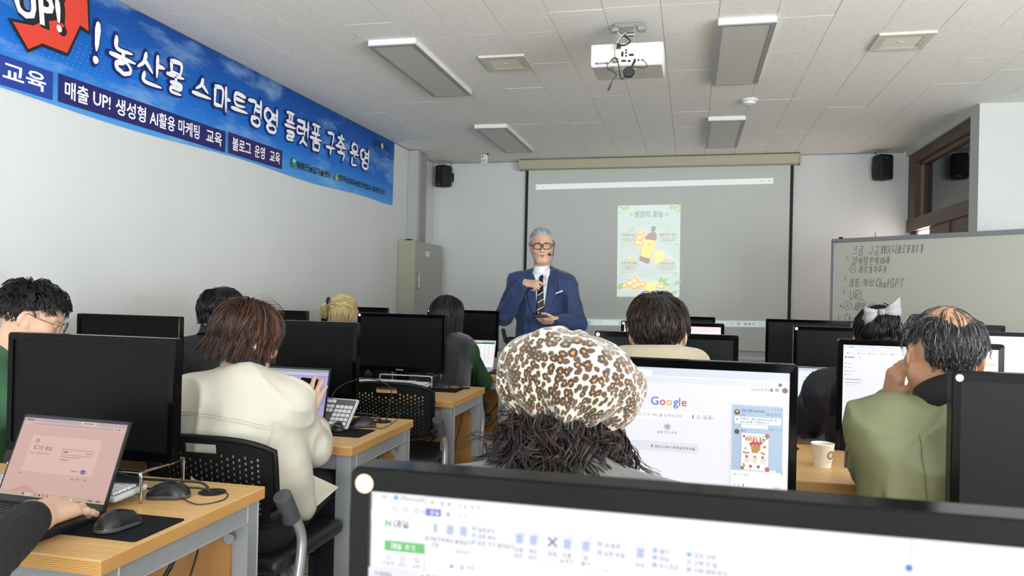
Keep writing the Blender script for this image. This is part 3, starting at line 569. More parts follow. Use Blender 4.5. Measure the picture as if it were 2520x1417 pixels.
for x in (.3, 1.5):
    MB().box(x, x+.03, .02, .05, .17, 1.2).build('stand_post', M_WF, t); MB().rbox(x-.005, x+.035, -.28, .32, .137, .172, .006).build('stand_foot', M_WF, t)
MB().tube([(.335, .018, 1.70), (.33, .018, 1.735)], .002).build('wire_stub', M_BLK, t); MB().rbox(.055, .085, -.006, .012, 1.698, 1.713, .006).build('clip', M_BLK, t)
ink = mat('marker_ink', '5c5d5b', .6); fl = Flat(); random.seed(11)
def write(s, x, z, cw, ht, sp=1.05, slant=.12, pen=.003):
    for ch in s:
        if ch == ' ': x += cw*.55; continue
        k = .62 if ch in LAT else 1
        if ch == '⊕':
            fl.ring(circle(x+cw*.6, z+ht*.5, ht*.62, 18), circle(x+cw*.6, z+ht*.5, ht*.62-pen*.9, 18), ink); strokes(fl, '+', x+cw*.2, z+ht*.1, cw*.8, ht*.8, pen, ink); x += cw*1.75; continue
        strokes(fl, ch, x, z+random.uniform(-.004, .004), cw*k*.9, ht, pen, ink, slant=slant, jit=.035); x += cw*k*sp
write('크롬', .167, 1.575, .046, .064); write(':', .262, 1.58, .03, .05); write('구글', .298, 1.575, .040, .062); write('페이지', .388, 1.578, .040, .058); write('바로가기추가', .512, 1.578, .0295, .056)
write('검색창', .167, 1.505, .043, .058); write('왼쪽', .308, 1.508, .036, .05); write('아래', .392, 1.513, .034, .045)
write('⊕', .155, 1.455, .04, .042); write('바로가기추가', .23, 1.45, .034, .047)
write('이름:', .157, 1.35, .037, .06); write('작성', .263, 1.355, .042, .056); write('Chat', .362, 1.352, .040, .056, slant=.16); write('GPT', .466, 1.348, .052, .058, slant=.16)
write('URL', .157, 1.255, .066, .066, slant=.1); write('⊕', .12, 1.192, .045, .05); write('새탭', .195, 1.185, .045, .06); write('에서', .31, 1.18, .04, .055); write('검색', .46, 1.165, .045, .058)
write('ChatGPT', .12, 1.10, .05, .06, slant=.15); write('추가', .45, 1.10, .045, .055)
for s, x, z in (('1', .125, 1.545), ('2', .115, 1.395), ('3.', .108, 1.30), ('4', .085, 1.20), ('5', .065, 1.115)): write(s, x, z, .035, .026)
tag(fl.build('handwriting', t, M=T(0, -.0042, 0) @ Rm(PI/2, 'X')), kind='stuff')
f = Flat(); f.text('hands', .022, 1.677, .014, blk, .02); f.build('maker_print', t, M=T(0, -.0165, 0) @ Rm(PI/2, 'X'))
# ================================================================== DESKS
M_BEECH = mat('beech_laminate', 'cda263', .38, spec=.35)
nt, b = nodes(M_BEECH); tc = nt.nodes.new('ShaderNodeTexCoord'); mp = nt.nodes.new('ShaderNodeMapping'); mp.inputs['Scale'].default_value = (1.2, 22, 1); nt.links.new(tc.outputs['Object'], mp.inputs[0])
n1 = nt.nodes.new('ShaderNodeTexNoise'); n1.inputs['Scale'].default_value = 3; n1.inputs['Detail'].default_value = 6; nt.links.new(mp.outputs[0], n1.inputs[0])
r0 = nt.nodes.new('ShaderNodeValToRGB'); r0.color_ramp.elements[0].position = .3; r0.color_ramp.elements[1].position = .75; r0.color_ramp.elements[0].color = (*S('d2a668'), 1); r0.color_ramp.elements[1].color = (*S('e2be88'), 1)
nt.links.new(n1.outputs[0], r0.inputs[0]); nt.links.new(r0.outputs[0], b.inputs['Base Color'])
M_PLY = mat('ply_edge', 'c79a58', .5)
nt, b = nodes(M_PLY); tc = nt.nodes.new('ShaderNodeTexCoord'); sp = nt.nodes.new('ShaderNodeSeparateXYZ'); nt.links.new(tc.outputs['Object'], sp.inputs[0])
ml = nt.nodes.new('ShaderNodeMath'); ml.operation = 'MULTIPLY'; ml.inputs[1].default_value = 1450; nt.links.new(sp.outputs['Z'], ml.inputs[0]); sn = nt.nodes.new('ShaderNodeMath'); sn.operation = 'SINE'; nt.links.new(ml.outputs[0], sn.inputs[0])
r0 = nt.nodes.new('ShaderNodeValToRGB'); r0.color_ramp.elements[0].position = .1; r0.color_ramp.elements[1].position = .6; r0.color_ramp.elements[0].color = (*S('a87a3e'), 1); r0.color_ramp.elements[1].color = (*S('cfa468'), 1)
nt.links.new(sn.outputs[0], r0.inputs[0]); nt.links.new(r0.outputs[0], b.inputs['Base Color'])
M_FRM = mat('desk_frame_grey', '9a9da0', .4, metal=.25); M_PANEL = mat('desk_panel_wood', 'a9793f', .5, var=(2.5, .12), stretch=(.6, 1, 3)); M_GROM = mat('grommet_black', '101113', .5)
DH = .72
def desk(x0, x1, y0, label, grommets=()):
    t = thing('desk', label, 'desk', ((x0+x1)/2, y0+.3, 0), group='long computer desks'); h = (x1-x0)/2
    MB().box(-h+.001, h-.001, -.299, .299, DH-.004, DH).build('top', M_BEECH, t)
    MB().rbox(-h, h, -.3, .3, DH-.032, DH-.002, .0015, 1).build('edge_core', M_PLY, t)
    zt = DH-.032
    for sx in (-1, 1):
        for y, wd in ((-.285, .05), (.235, .05)):
            MB().rbox(sx*(h-.012), sx*(h-.062), y, y+wd, .0, zt, .003, 1).build('leg', M_FRM, t)
        MB().rbox(sx*(h-.012), sx*(h-.052), -.235, .235, zt-.05, zt, .003, 1).build('end_rail', M_FRM, t)
        bk = MB().lathe([(0, 0), (.014, 0), (.014, .006), (0, .006)], 12, M=T(sx*(h-.05), .215, .6) @ Rm(PI/2, 'X')); bk.build('panel_bolt', M_FRM, t)
    for y in (-.28, .25): MB().rbox(-h+.06, h-.06, y, y+.03, zt-.055, zt-.001, .003, 1).build('long_rail', M_FRM, t)
    MB().box(-h+.055, h-.055, .225, .243, .2, zt-.02).build('modesty_panel', M_PANEL, t)
    for gx in grommets: MB().lathe([(0, 0), (.032, 0), (.035, .003), (.018, .004), (0, .004)], 24, M=T(gx-(x0+x1)/2, .20, DH)).build('grommet', M_GROM, t)
    return t
RY = {'0': .13, 'A': 1.29, 'B': 2.44, 'C': 3.59, 'D': 4.75}
for rk, lb in (('A', 'beech desk in left foreground holding pink-screen laptop and mouse'), ('B', 'beech desk at which the white-jacketed person sits'), ('C', 'beech desk behind the empty chair, second desk from front at left'), ('D', 'beech desk nearest the front wall at left, white laptop on it')):
    desk(-2.85, -1.12, RY[rk], lb, (-1.215, -2.06))
for rk, lb in (('0', 'desk under the foreground monitor, below the picture edge'), ('A', 'desk in front of the leopard-beret person, hidden by monitors'), ('B', 'beech desk at right holding the paper cup and wallet'), ('C', 'desk at right in front of bow-haired person'), ('D', 'desk nearest the front wall at right, behind monitors')):
    desk(-.45, 1.28, RY[rk], lb, (.36,))
for rk, lb in (('C', 'desk by right edge under a lit white monitor'), ('D', 'desk by right edge in frontmost row beside whiteboard')): desk(1.30, 2.0, RY[rk], lb)
# ================================================================== MONITORS
M_GLOSS = mat('monitor_gloss_black', '050607', .12, spec=.14); M_OFF = mat('screen_off', '0e0f11', .4, spec=.1); M_MATTE = mat('monitor_back', '131416', .5)
SW, SH = .491, .280
bez = MB(); W2, ZB0, ZT0 = .2625, .08, .405
prof = rrect(-W2, W2, ZB0, ZT0, .008, 3); inner = rrect(-SW/2, SW/2, .106, .106+SH, .0005, 3)
n_ = len(prof); vs = [(x, -.012, z) for x, z in prof]+[(x, .018, z) for x, z in prof]+[(x, -.0135, z) for x, z in inner]+[(x, -.008, z) for x, z in inner]
vs += [(x*.993, -.0145, .2425+(z-.2425)*.99) for x, z in prof]
fs = [(n_+i, n_+(i+1) % n_, (i+1) % n_, i) for i in range(n_)]+[(i, (i+1) % n_, 4*n_+(i+1) % n_, 4*n_+i) for i in range(n_)]+[(4*n_+i, 4*n_+(i+1) % n_, 2*n_+(i+1) % n_, 2*n_+i) for i in range(n_)]+[(2*n_+i, 2*n_+(i+1) % n_, 3*n_+(i+1) % n_, 3*n_+i) for i in range(n_)]+[tuple(range(n_, 2*n_))]
bez.add(vs, fs); bez.rbox(-.17, .17, .016, .045, .12, .34, .012); BEZ = bez.mesh('bezel'); BEZ.materials.append(M_GLOSS); BEZ.polygons.foreach_set('use_smooth', [True]*len(BEZ.polygons)); BEZ.set_sharp_from_angle(angle=.5)
SCR = MB().box(-SW/2, SW/2, -.0085, -.006, .106, .106+SH).mesh('screen')
NECK = MB().rbox(-.035, .035, .02, .045, .01, .2, .008).mesh('neck'); NECK.materials.append(M_GLOSS)
BASE = MB().prism([(.13*math.cos(a*PI/14), .095*math.sin(a*PI/14)) for a in range(28)], 0, .012).mesh('base'); BASE.materials.append(M_GLOSS)
LOGO = (lambda f: (f.text('Samsung', 0, .088, .012, mat('logo_silver', 'c9cbcd', .3), .02, align='c'), f)[1])(Flat())
LOGO_ME = LOGO.m.mesh('logo'); LOGO_ME.materials.append(LOGO.mats[0])
def inst(name, me, parent, M=None):
    o = bpy.data.objects.new(name, me); COL.objects.link(o); o.parent = parent
    if M: o.matrix_basis = M
    return o
MON = {}
def monitor(key, cx, y, label, yaw=0, screen=None, sticker=None, tilt=0, dz=0):
    t = thing('monitor', label, 'monitor', (cx, y+.012, DH), yaw, 'desktop monitors')
    t2 = t
    inst('bezel', BEZ, t, T(0, 0, dz)); me = SCR.copy(); me.materials.append(screen or M_OFF); inst('screen', me, t, T(0, 0, dz)); inst('stand_neck', NECK, t); inst('stand_base', BASE, t, T(0, .02, .001))
    inst('logo', LOGO_ME, t, T(0, -.015, dz) @ Rm(PI/2, 'X'))
    if sticker: MB().lathe([(0, 0), (.0075, 0), (.0075, .0006), (0, .0006)], 20, M=T(-W2+.013, -.0146, ZT0-.013+dz) @ Rm(PI/2, 'X')).build('dot_sticker', mat('sticker_'+sticker, sticker, .6), t)
    MON[key] = t; return t
def content(key, fl, name='screen_picture', dz=0): tag(fl.build(name, MON[key], M=T(-SW/2, -.0088, .106+dz) @ Rm(PI/2, 'X')), kind='stuff')
WHT = lit('f4f4fb', .86)
monitor('near', -.003, .578, 'large blurred monitor in the foreground showing a file window and mail page', screen=WHT, sticker='dcb48f')
monitor('google', -.034, 1.74, 'lit monitor with colourful search logo, right of leopard beret', screen=WHT, yaw=-.02)
monitor('rA', .79, 1.74, 'dark switched-off monitor at right edge with pink dot sticker, partly hiding green jacket', sticker='f2c8d2')
monitor('A', -1.562, 1.74, 'dark monitor in left foreground standing behind the pink-screen laptop', yaw=.0)
monitor('BL', -2.41, 2.90, 'dark monitor beside the curly-haired person in green')
monitor('BR', -1.582, 2.90, 'dark monitor behind the lavender laptop screen')
monitor('Bc', -.088, 2.90, 'dark monitor in front of the beige-hooded person, pale dot sticker', sticker='eceec0')
monitor('Bm', .775, 2.90, 'lit monitor with white page in front of green-jacketed man', screen=WHT)
monitor('CL', -2.428, 4.06, 'dark monitor in front of the black-shirted person')
monitor('CR', -1.585, 4.06, 'dark monitor with white dot sticker facing the empty chair', sticker='f4f4f0')
monitor('Cc', -.09, 4.06, 'lit monitor peeking out behind beige-hooded person, white dot sticker', screen=WHT, sticker='f4f4f0')
monitor('Cr', .77, 4.06, 'dark monitor with white dot sticker behind the bow-haired person', sticker='f4f4f0')
monitor('Cf', 1.63, 4.06, 'lit monitor with white page at right edge', screen=WHT)
monitor('DL', -2.395, 5.20, 'dark monitor in front of the blonde person')
monitor('DR', -1.568, 5.20, 'dark monitor with white dot sticker behind the long black hair', sticker='f4f4f0')
monitor('Dc', -.10, 5.20, 'dark monitor rearmost behind the beige-hooded person')
monitor('Dr', .742, 5.20, 'dark monitor nearest screen corner, left of bow-haired person')
monitor('Df', 1.60, 5.20, 'dark monitor between balding head and right edge, before whiteboard')
# ---- screen pictures
gr = lit('c9ccd4', .8); gr2 = lit('e6e8f2', .84); dk = lit('5b5f68', .6); bl = lit('3a62d8', .8); lb = lit('b7cfe8', .8); tx = lit('8a8f99', .7); nwh = lit('fbfbff', .95)
f = Flat()
f.rect(0, .262, SW, SH, lit('dfe3f4', .84)); f.rect(.05, .262, .2, .274, nwh, .004); f.rect(.02, .247, .455, .259, lit('e9ecf7', .84), .005); f.rect(0, .2445, SW, .2452, gr2)
f.disc(.482, .242, .006, lit('8a5560', .7)); f.disc(.472, .2535, .004, lit('8a5560', .7)); f.text('Gmail', .412, .239, .008, tx); f.text('이미지', .432, .239, .008, tx); f.rect(.462, .239, .469, .246, lit('7fbfa0', .8)); f.poly([(.451, .239), (.458, .239), (.4545, .247)], dk)
xx = .1985
for ch, h in zip('Google', ('3f6fe0', 'd9453a', 'e9b53a', '3f6fe0', '3fa35a', 'd9453a')):
    vs_, _fs = text_geo(ch, .012); wd = max(v.x for v in vs_)*.026; f.text(ch, xx, .1965, .026, lit(h, .85), .012); xx += wd+.0012
f.poly(rrect(.13, .336, .162, .187, .0124), gr2); f.poly(rrect(.131, .335, .163, .186, .0115), nwh)
f.text('검색어 또는 URL을 입력하세요', .155, .171, .0085, tx); f.rect(.29, .17, .2925, .179, dk, .001); f.ring(circle(.303, .1745, .004), circle(.303, .1745, .003), dk); f.poly(rrect(.311, .332, .168, .181, .006), gr2); f.text('AI 모드', .3145, .172, .006, dk)
f.disc(.236, .149, .0075, gr); f.rect(.2335, .1485, .2385, .1495, dk); f.rect(.2355, .1465, .2365, .1515, dk); f.text('바로가기 추가', .236, .134, .007, dk, align='c')
f.poly(rrect(.14, .304, .094, .116, .004), lit('e7eaf6', .84)); f.text('홈 페이지에서 맞춤설정하세요', .2, .102, .0075, dk); f.text('›', .292, .101, .012, dk)
f.poly(rrect(.447, .491, .004, .017, .006), lit('cfdcf6', .85)); f.text('Chrome 맞춤설정', .458, .008, .006, lit('38507f', .7)); f.line([(.451, .007), (.455, .012)], .0015, lit('38507f', .7))
f.rect(.3705, .027, .479, .21, gr2); f.rect(.374, .031, .478, .207, nwh); f.rect(.374, .066, .478, .207, lb)
f.disc(.384, .192, .006, lit('4a3350', .6)); f.disc(.384, .1935, .003, lit('e7c35a', .8)); f.text('데데디 함평군농업기술센…', .393, .1935, .0068, dk, fitw=.05); f.text('123', .393, .1855, .0055, dk)
for x in (.447, .455, .463, .471): f.ring(circle(x, .1905, .0026, 10), circle(x, .1905, .0019, 10), dk)
for x in (.461, .467, .473): f.rect(x, .2015, x+.003, .2025, dk)
f.rect(.379, .168, .474, .183, nwh, .002); f.rect(.382, .175, .386, .178, bl); f.text('환영합니다. 데데디 함평군농업기술센터 매', .39, .1765, .0062, dk, fitw=.075); f.text('출UP AI마케팅 오픈채팅방입니다', .39, .1705, .006, dk, fitw=.06)
f.rect(.393, .160, .447, .1675, nwh); f.disc(.384, .151, .0055, lit('544a44', .6)); f.text('매기', .392, .152, .006, dk); f.text('오전 10:27', .45, .158, .005, dk)
f.rect(.394, .07, .449, .149, lit('fbf4ea', .92)); f.text('방울토마토', .4015, .1335, .0098, lit('d2433c', .8), .02, fitw=.026); f.text('효능', .4295, .1335, .0098, lit('4c6a45', .7), .02, fitw=.013); f.text('건강을 위한 작은 선택', .4225, .1425, .004, dk, align='c')
f.poly([(.4125, .124), (.4335, .124), (.4305, .108), (.4155, .108)], lit('c78a45', .8))
for i in range(9): f.disc(.413+.0026*i, .1265+.002*(i % 3), .0033, lit('cf3a33', .85), 10)
for x, y in ((.399, .109), (.403, .107), (.44, .107), (.436, .109), (.408, .1085)): f.disc(x, y, .0022, lit('cf3a33', .85), 8)
for x, y, s in ((.446, .146, .005), (.3985, .143, .003), (.3965, .075, .004), (.447, .075, .005), (.441, .122, .003)): f.disc(x, y, s, lit('cf4a40', .85), 8)
for x, y in ((.399, .083), (.4, .0795), (.402, .117), (.445, .14)): f.poly([(x-.003, y), (x, y+.0025), (x+.003, y), (x, y-.002)], lit('6fae54', .8))
for x, h in ((.405, 'd2536a'), (.4215, 'd88a76'), (.4375, '8a8a90')): f.disc(x, .1, .0033, lit(h, .8), 10); f.text('효능설명', x, .0935, .0032, dk, align='c'); f.rect(x-.0045, .0905, x+.0045, .0912, tx); f.rect(x-.0045, .0885, x+.0045, .0892, tx)
for x, h in ((.413, 'd04a44'), (.429, '4f6fb0')): f.rect(x-.003, .077, x+.003, .083, lit(h, .8)); f.text('섭취', x, .0725, .0032, lit(h, .8), align='c')
f.poly([(.4265, .1145), (.43, .105), (.4315, .1085), (.434, .108)], nwh); f.rect(.452, .069, .464, .0745, nwh, .001); f.ring(circle(.4605, .0717, .0016, 8), circle(.4605, .0717, .001, 8), dk); f.rect(.4755, .066, .4775, .075, lit('7f9fc4', .8))
f.text('메시지 입력', .378, .059, .0065, tx); f.rect(.378, .0385, .383, .0392, dk); f.rect(.3802, .0365, .3808, .0415, dk); f.ring(circle(.39, .0388, .0026, 10), circle(.39, .0388, .0019, 10), dk); f.rect(.397, .0365, .4, .0415, tx); f.rect(.44, .0385, .452, .039, gr); f.rect(.458, .034, .476, .042, gr2); f.text('전송', .463, .0362, .005, tx)
content('google', f)
# foreground: mail page and a file window
f = Flat()
f.rect(.0, .2725, SW, SH, lit('e9e9ee', .84)); f.rect(.0, .2555, SW, .264, nwh); f.text('Microsoft Edge', .026, .2735, .005, tx); f.disc(.021, .2752, .002, lit('4fa8d8', .8)); f.line([(.009, .2765), (.011, .2745), (.013, .2765)], .0006, dk)
for x in (.0205, .0295, .0385): f.ring(circle(x, .266, .0022, 10), circle(x, .266, .0016, 10), tx)
f.text('http', .043, .2642, .005, tx); f.line([(.009, .266), (.0125, .266)], .0006, gr); f.text('N', .0125, .252, .0068, lit('2fc04a', .85), .05); f.text('메일', .0195, .252, .0075, dk, .006)
f.rect(.0125, .2325, .052, .2405, lit('3ec24a', .8), .0005); f.text('메일 쓰기', .018, .2348, .0052, nwh, .006)
for i, x in enumerate((.0165, .0285, .0405)): f.ring(circle(x, .2275, .0019, 10), circle(x, .2275, .0013, 10), lit('9a9ad8', .8) if not i else tx); f.text(('안읽음', '중요', '첨부')[i], x, .2215, .0036, tx, align='c')
f.rect(0, .21, .05, .2185, gr2); f.text('전체메일', .005, .2125, .0042, dk)
f.rect(.0475, .0, .4005, .2795, lit('c9c9d6', .8)); f.rect(.0485, .001, .3995, .2785, nwh)
f.rect(.0515, .2735, .055, .2765, lit('e6bd5a', .8)); f.rect(.06, .2733, .063, .2765, lit('9fb0e0', .8)); f.rect(.0655, .2733, .0685, .2765, lit('9fb0e0', .8)); f.text('파일 탐색기', .074, .273, .0046, tx)
f.rect(.0485, .2645, .061, .2705, lit('2450c8', .85)); f.text('파일', .052, .2659, .0042, nwh); f.rect(.0625, .2625, .071, .2705, lit('ededf4', .86)); f.text('홈', .065, .2659, .0042, dk); f.text('공유', .0755, .2659, .0042, tx); f.text('보기', .0885, .2659, .0042, tx)
f.rect(.0485, .2385, .3995, .2628, lit('ececf4', .86))
lbl = lit('a9bbe6', .8)
def big(x, m, a, b2='', w=.0052): f.rect(x-w/2, .2525, x+w/2, .2595, m, .0006); f.text(a, x, .2462, .0036, dk, align='c'); (f.text(b2, x, .2418, .0036, dk, align='c') if b2 else None)
big(.057, lbl, '즐겨찾기에', '고정', .003); big(.0695, lbl, '복사'); big(.0805, lbl, '붙여넣기')
for i, s in enumerate(('잘라내기', '경로 복사', '바로 가기 붙여넣기')): f.rect(.088, .2578-.005*i, .0905, .2605-.005*i, lbl); f.text(s, .0925, .2575-.005*i, .0036, dk)
f.text('클립보드', .082, .2395, .0034, tx, align='c'); big(.126, lbl, '이동', '위치'); big(.137, lbl, '복사', '위치')
f.line([(.1485, .253), (.155, .2595)], .0015, lit('4f5f8c', .7)); f.line([(.155, .253), (.1485, .2595)], .0015, lit('4f5f8c', .7)); f.text('삭제', .1517, .2462, .0036, lit('5a54a0', .7), .01, align='c'); big(.163, lbl, '이름', '바꾸기'); f.text('구성', .1445, .2395, .0034, tx, align='c')
big(.177, lbl, '새', '폴더'); f.rect(.186, .2575, .189, .2605, lbl); f.text('새 항목', .191, .2572, .0036, dk); f.rect(.186, .2515, .189, .2545, lbl); f.text('빠른 연결', .191, .2512, .0036, dk); f.text('새로 만들기', .189, .2395, .0034, tx, align='c')
big(.217, lbl, '속성'); 
for i, s in enumerate(('열기', '편집', '히스토리')): f.rect(.226, .2578-.005*i, .229, .2605-.005*i, lit('7fb0e8', .8)); f.text(s, .231, .2575-.005*i, .0036, dk)
f.text('열기', .23, .2395, .0034, tx, align='c')
for i, s in enumerate(('모두 선택', '선택 안 함', '선택 영역 반전')): f.rect(.25, .2578-.005*i, .253, .2605-.005*i, (lit('4aa0f0', .85), gr, lit('7fb0e8', .8))[i]); f.text(s, .255, .2575-.005*i, .0036, dk)
for i, x in enumerate((.355, .372, .389)): f.ring(circle(x, .2735, .0016, 4), circle(x, .2735, .0012, 4), gr)
f.disc(.394, .2655, .0024, lit('2f56c8', .85)); f.text('› 즐겨찾기', .078, .2325, .0045, dk); f.disc(.0765, .234, .0015, lit('3f8be0', .85)); f.rect(.0485, .0, .08, .2275, lit('ececf2', .85)); f.text('즐겨찾기', .056, .2225, .0042, dk); f.disc(.0535, .2238, .0013, lit('3f8be0', .85))
f.text('자주 사용하는 폴더', .088, .222, .0046, lit('38507f', .7))
content('near', f)
# the man's page
f = Flat()
f.rect(0, .268, SW, SH, lit('dfe6fa', .85)); f.rect(.105, .269, .19, .279, nwh, .002); f.text('페이지', .02, .271, .006, dk); f.text('대시 - 생성형 도우미', .115, .271, .006, dk); f.rect(.04, .257, .42, .266, lit('e9edf6', .85), .004)
for i in range(11): f.rect(.012+.036*i, .249, .016+.036*i, .253, lit(('d8453a', '8a8f99', '5aa0d8', 'e0b23a')[i % 4], .8)); f.rect(.018+.036*i, .2498, .036+.036*i, .252, gr)
f.rect(0, 0, .068, .244, lit('f2f3f8', .86)); f.disc(.009, .236, .0032, bl); f.rect(.015, .2345, .036, .2378, lit('4a62c8', .8)); f.ring(circle(.055, .236, .003, 10), circle(.055, .236, .0022, 10), tx)
for i in range(4): f.disc(.009, .214-.013*i, .0022, tx); f.rect(.015, .213-.013*i, .028+.005*(i % 3), .2152-.013*i, gr)
f.rect(.006, .155, .062, .163, gr2); f.rect(.008, .158, .058, .1595, tx); f.rect(.008, .147, .06, .1486, tx); f.rect(.008, .137, .04, .1386, gr)
for i in range(3): f.disc(.009, .024-.009*i, .0027, (bl, tx, tx)[i]); f.rect(.015, .0235-.009*i, .035, .025-.009*i, gr)
f.ring(circle(.21, .22, .004, 10), circle(.21, .22, .003, 10), gr); f.rect(.444, .227, .48, .232, gr); f.rect(.405, .227, .43, .231, lit('c9d6f2', .85)); f.text('공유', .46, .2215, .005, tx); f.disc(.468, .251, .003, lit('c05a50', .8)); f.disc(.448, .251, .003, tx); f.rect(.0, -.0, .5-.009, .008, lit('eef0f8', .85))
content('Bm', f)
f = Flat(); f.rect(0, .258, SW, SH, lit('dbe3fa', .85)); f.rect(.03, .246, .44, .255, lit('e9edf6', .85), .004); f.rect(.03, .24, .44, .2405, gr2); f.rect(.045, .225, .08, .2275, gr); f.rect(.012, .225, .02, .23, gr); f.disc(.014, .205, .003, gr); f.rect(.28, .262, .31, .268, lit('4a62c8', .8)); content('Cf', f)
f = Flat(); f.rect(0, .256, SW, SH, lit('f6dfe8', .86)); f.rect(.2, .24, .43, .243, gr); f.text('새로운 대화를 시작하세요', .24, .236, .01, tx); f.disc(.46, .242, .003, tx); content('Cc', f)
# ================================================================== KEYBOARDS, MICE, PADS
M_KB = mat('keyboard_light_grey', 'c9cccf', .5); M_KBD = mat('keyboard_dark_grey', '5d6064', .6); M_KEY = mat('key_cap', 'dfe1e3', .5)  # a darker grey for the key bed and flip feet
kb = MB(); kb.rbox(-.222, .222, -.066, .066, .0, .016, .006); KB = kb.mesh('base'); KB.materials.append(M_KB)
ky = MB(); 
for r_i in range(6):
    yy = .052-.0185*r_i-(.003 if r_i else -.001)
    for c_i in range(15):
        xx = -.210+.0188*c_i
        if r_i == 5 and 3 < c_i < 9: continue
        ky.rbox(xx, xx+.0162, yy-.0148, yy, .0155, .0225, .0018, 1)
    if r_i == 5: ky.rbox(-.210+.0188*4, -.210+.0188*9-.002, yy-.0148, yy, .0155, .0225, .0018, 1)
    for c_i in range(3):
        if r_i < 3 or (r_i == 5) or (r_i == 4 and c_i == 1): xx = .077+.0188*c_i; ky.rbox(xx, xx+.0162, yy-.0148, yy, .0155, .0225, .0018, 1)
    if r_i:
        for c_i in range(4): xx = .140+.0188*c_i; ky.rbox(xx, xx+.0162, yy-.0148, yy, .0155, .0225, .0018, 1)
KYS = ky.mesh('keys'); KYS.materials.append(M_KEY)
def keyboard(M, label, dark=False):
    t = thing('keyboard', label, 'keyboard', group='light grey keyboards'); t.matrix_basis = M; inst('base', KB, t); o = inst('keys', KYS, t); o['kind'] = 'stuff'
    MB().box(-.216, .216, -.06, .058, .0158, .0163).build('key_bed', M_KBD, t)
    for sx in (-.19, .19): MB().box(sx-.012, sx+.012, .05, .062, -.012, .002).build('flip_foot', M_KBD, t)
    return t
M_MOUSE = mat('mouse_graphite', '1c1d20', .3, spec=.35); M_MSID = mat('mouse_side', '4a4b4d', .4)
def mouse_mesh(L=.108, Wd=.062, Ht=.036):
    bm = bmesh.new(); bmesh.ops.create_uvsphere(bm, u_segments=28, v_segments=18, radius=1)
    for v in bm.verts:
        x, y, z = v.co; sg = lambda q, e: math.copysign(abs(q)**e, q)
        hz = Ht*(.80+.28*math.cos((y+.25)*1.5)) if z > 0 else .004
        wx = Wd/2*(1-.14*math.exp(-((y-.15)/.35)**2)+.04*(y < -.2)); v.co = (sg(x, .78)*wx, sg(y, .85)*L/2, (sg(z, .9)*hz if z > 0 else z*.004)+.004)
    m = MB(); m.bm(bm); me = m.mesh('shell'); me.polygons.foreach_set('use_smooth', [True]*len(me.polygons)); return me
MSH = mouse_mesh(); MSH.materials.append(M_MOUSE); MSH.materials.append(M_MSID)
for p in MSH.polygons:
    c = p.center
    if c.z < .012: p.material_index = 1
WHL = MB().lathe([(0, -.004), (.009, -.004), (.009, .004), (0, .004)], 16, M=T(0, .030, .0245) @ Rm(PI/2, 'Y')).mesh('scroll_wheel'); WHL.materials.append(M_BLK)
SEAM = MB().tube([(0, .05, .014), (0, .042, .026), (0, .03, .0335), (0, .012, .0372), (0, .0, .0385)], .0012, 5).mesh('button_seam'); SEAM.materials.append(M_BLK)
def mouse(x, y, z, rz, label, cable=None, s=1):
    t = thing('computer_mouse', label, 'mouse', (x, y, z), rz, 'computer mice'); t.scale = (s, s, s)
    inst('shell', MSH, t); inst('scroll_wheel', WHL, t); inst('button_seam', SEAM, t)
    if cable: MB().tube(catmull([t.matrix_basis.inverted() @ Vector(c) for c in cable], 7), .0017/s, 6).build('cable', mat('cable_dark', '2a2a2b', .5), t, smooth=True)
    return t
M_PAD = mat('mouse_pad_black', '191b1f', .9, spec=.15, bump=(900, .2, .001))
def pad(x0, x1, y0, y1, label, rz=0):
    t = MB().prism(rrect(-(x1-x0)/2, (x1-x0)/2, -(y1-y0)/2, (y1-y0)/2, .008, 3), 0, .0028).build('mouse_pad', M_PAD); t.location = ((x0+x1)/2, (y0+y1)/2, DH); t.rotation_euler.z = rz; return tag(t, label, 'mouse pad', 'black mouse pads')
pad(-1.345, -1.132, 1.40, 1.567, 'black mouse pad on near-left desk under the hand and mouse')
pad(-1.40, -1.168, 2.60, 2.755, 'black mouse pad on the white-jacketed person\'s desk')
pad(-1.43, -1.205, 3.90, 4.06, 'black mouse pad on desk behind the empty chair')
pad(-1.32, -1.14, 4.98, 5.12, 'black mouse pad on front-left desk right of white laptop')
mouse(-1.226, 1.462, DH+.003, -.22, 'shiny dark wireless mouse on pad beside the near hand', s=1.0)
mouse(-1.290, 1.715, DH, 1.95, 'black wired mouse on near-left desk beside cable grommet', [(-1.245, 1.70, .728), (-1.18, 1.68, .722), (-1.145, 1.73, .722), (-1.17, 1.79, .722), (-1.205, 1.79, .726), (-1.215, 1.795, .70)])
mouse(-1.247, 2.81, DH, 2.05, 'black wired mouse right of leaning keyboard', [(-1.205, 2.79, .728), (-1.16, 2.80, .722), (-1.13, 2.88, .745), (-1.155, 2.95, .76), (-1.195, 2.95, .745), (-1.216, 2.945, .70)])
mouse(-1.292, 2.70, DH+.003, .05, 'small black travel mouse with silver rim on pad', s=.82)
mouse(-1.325, 4.02, DH+.003, 1.7, 'black mouse on pad behind the empty chair', [(-1.28, 4.05, .728), (-1.24, 4.08, .726), (-1.215, 4.09, .70)])
tm_ = mouse(-1.235, 5.03, DH+.003, 1.2, 'small lilac mouse right of the white laptop', s=.75); tm_.children[0].data = MSH.copy(); tm_.children[0].data.materials[0] = mat('lilac', 'c9bfe0', .4); tm_.children[0].data.materials[1] = MATS['lilac']
RIM = [o for o in bpy.data.objects if o.get('label', '').startswith('small black travel')][0]
MB().tube([(.0295*math.cos(a), .0-.053*abs(math.sin(a))**.8, .018+.014*math.sin(a)**2) for a in [PI*i/16 for i in range(17)]], .0018, 6).build('silver_rim', M_STEEL, RIM)
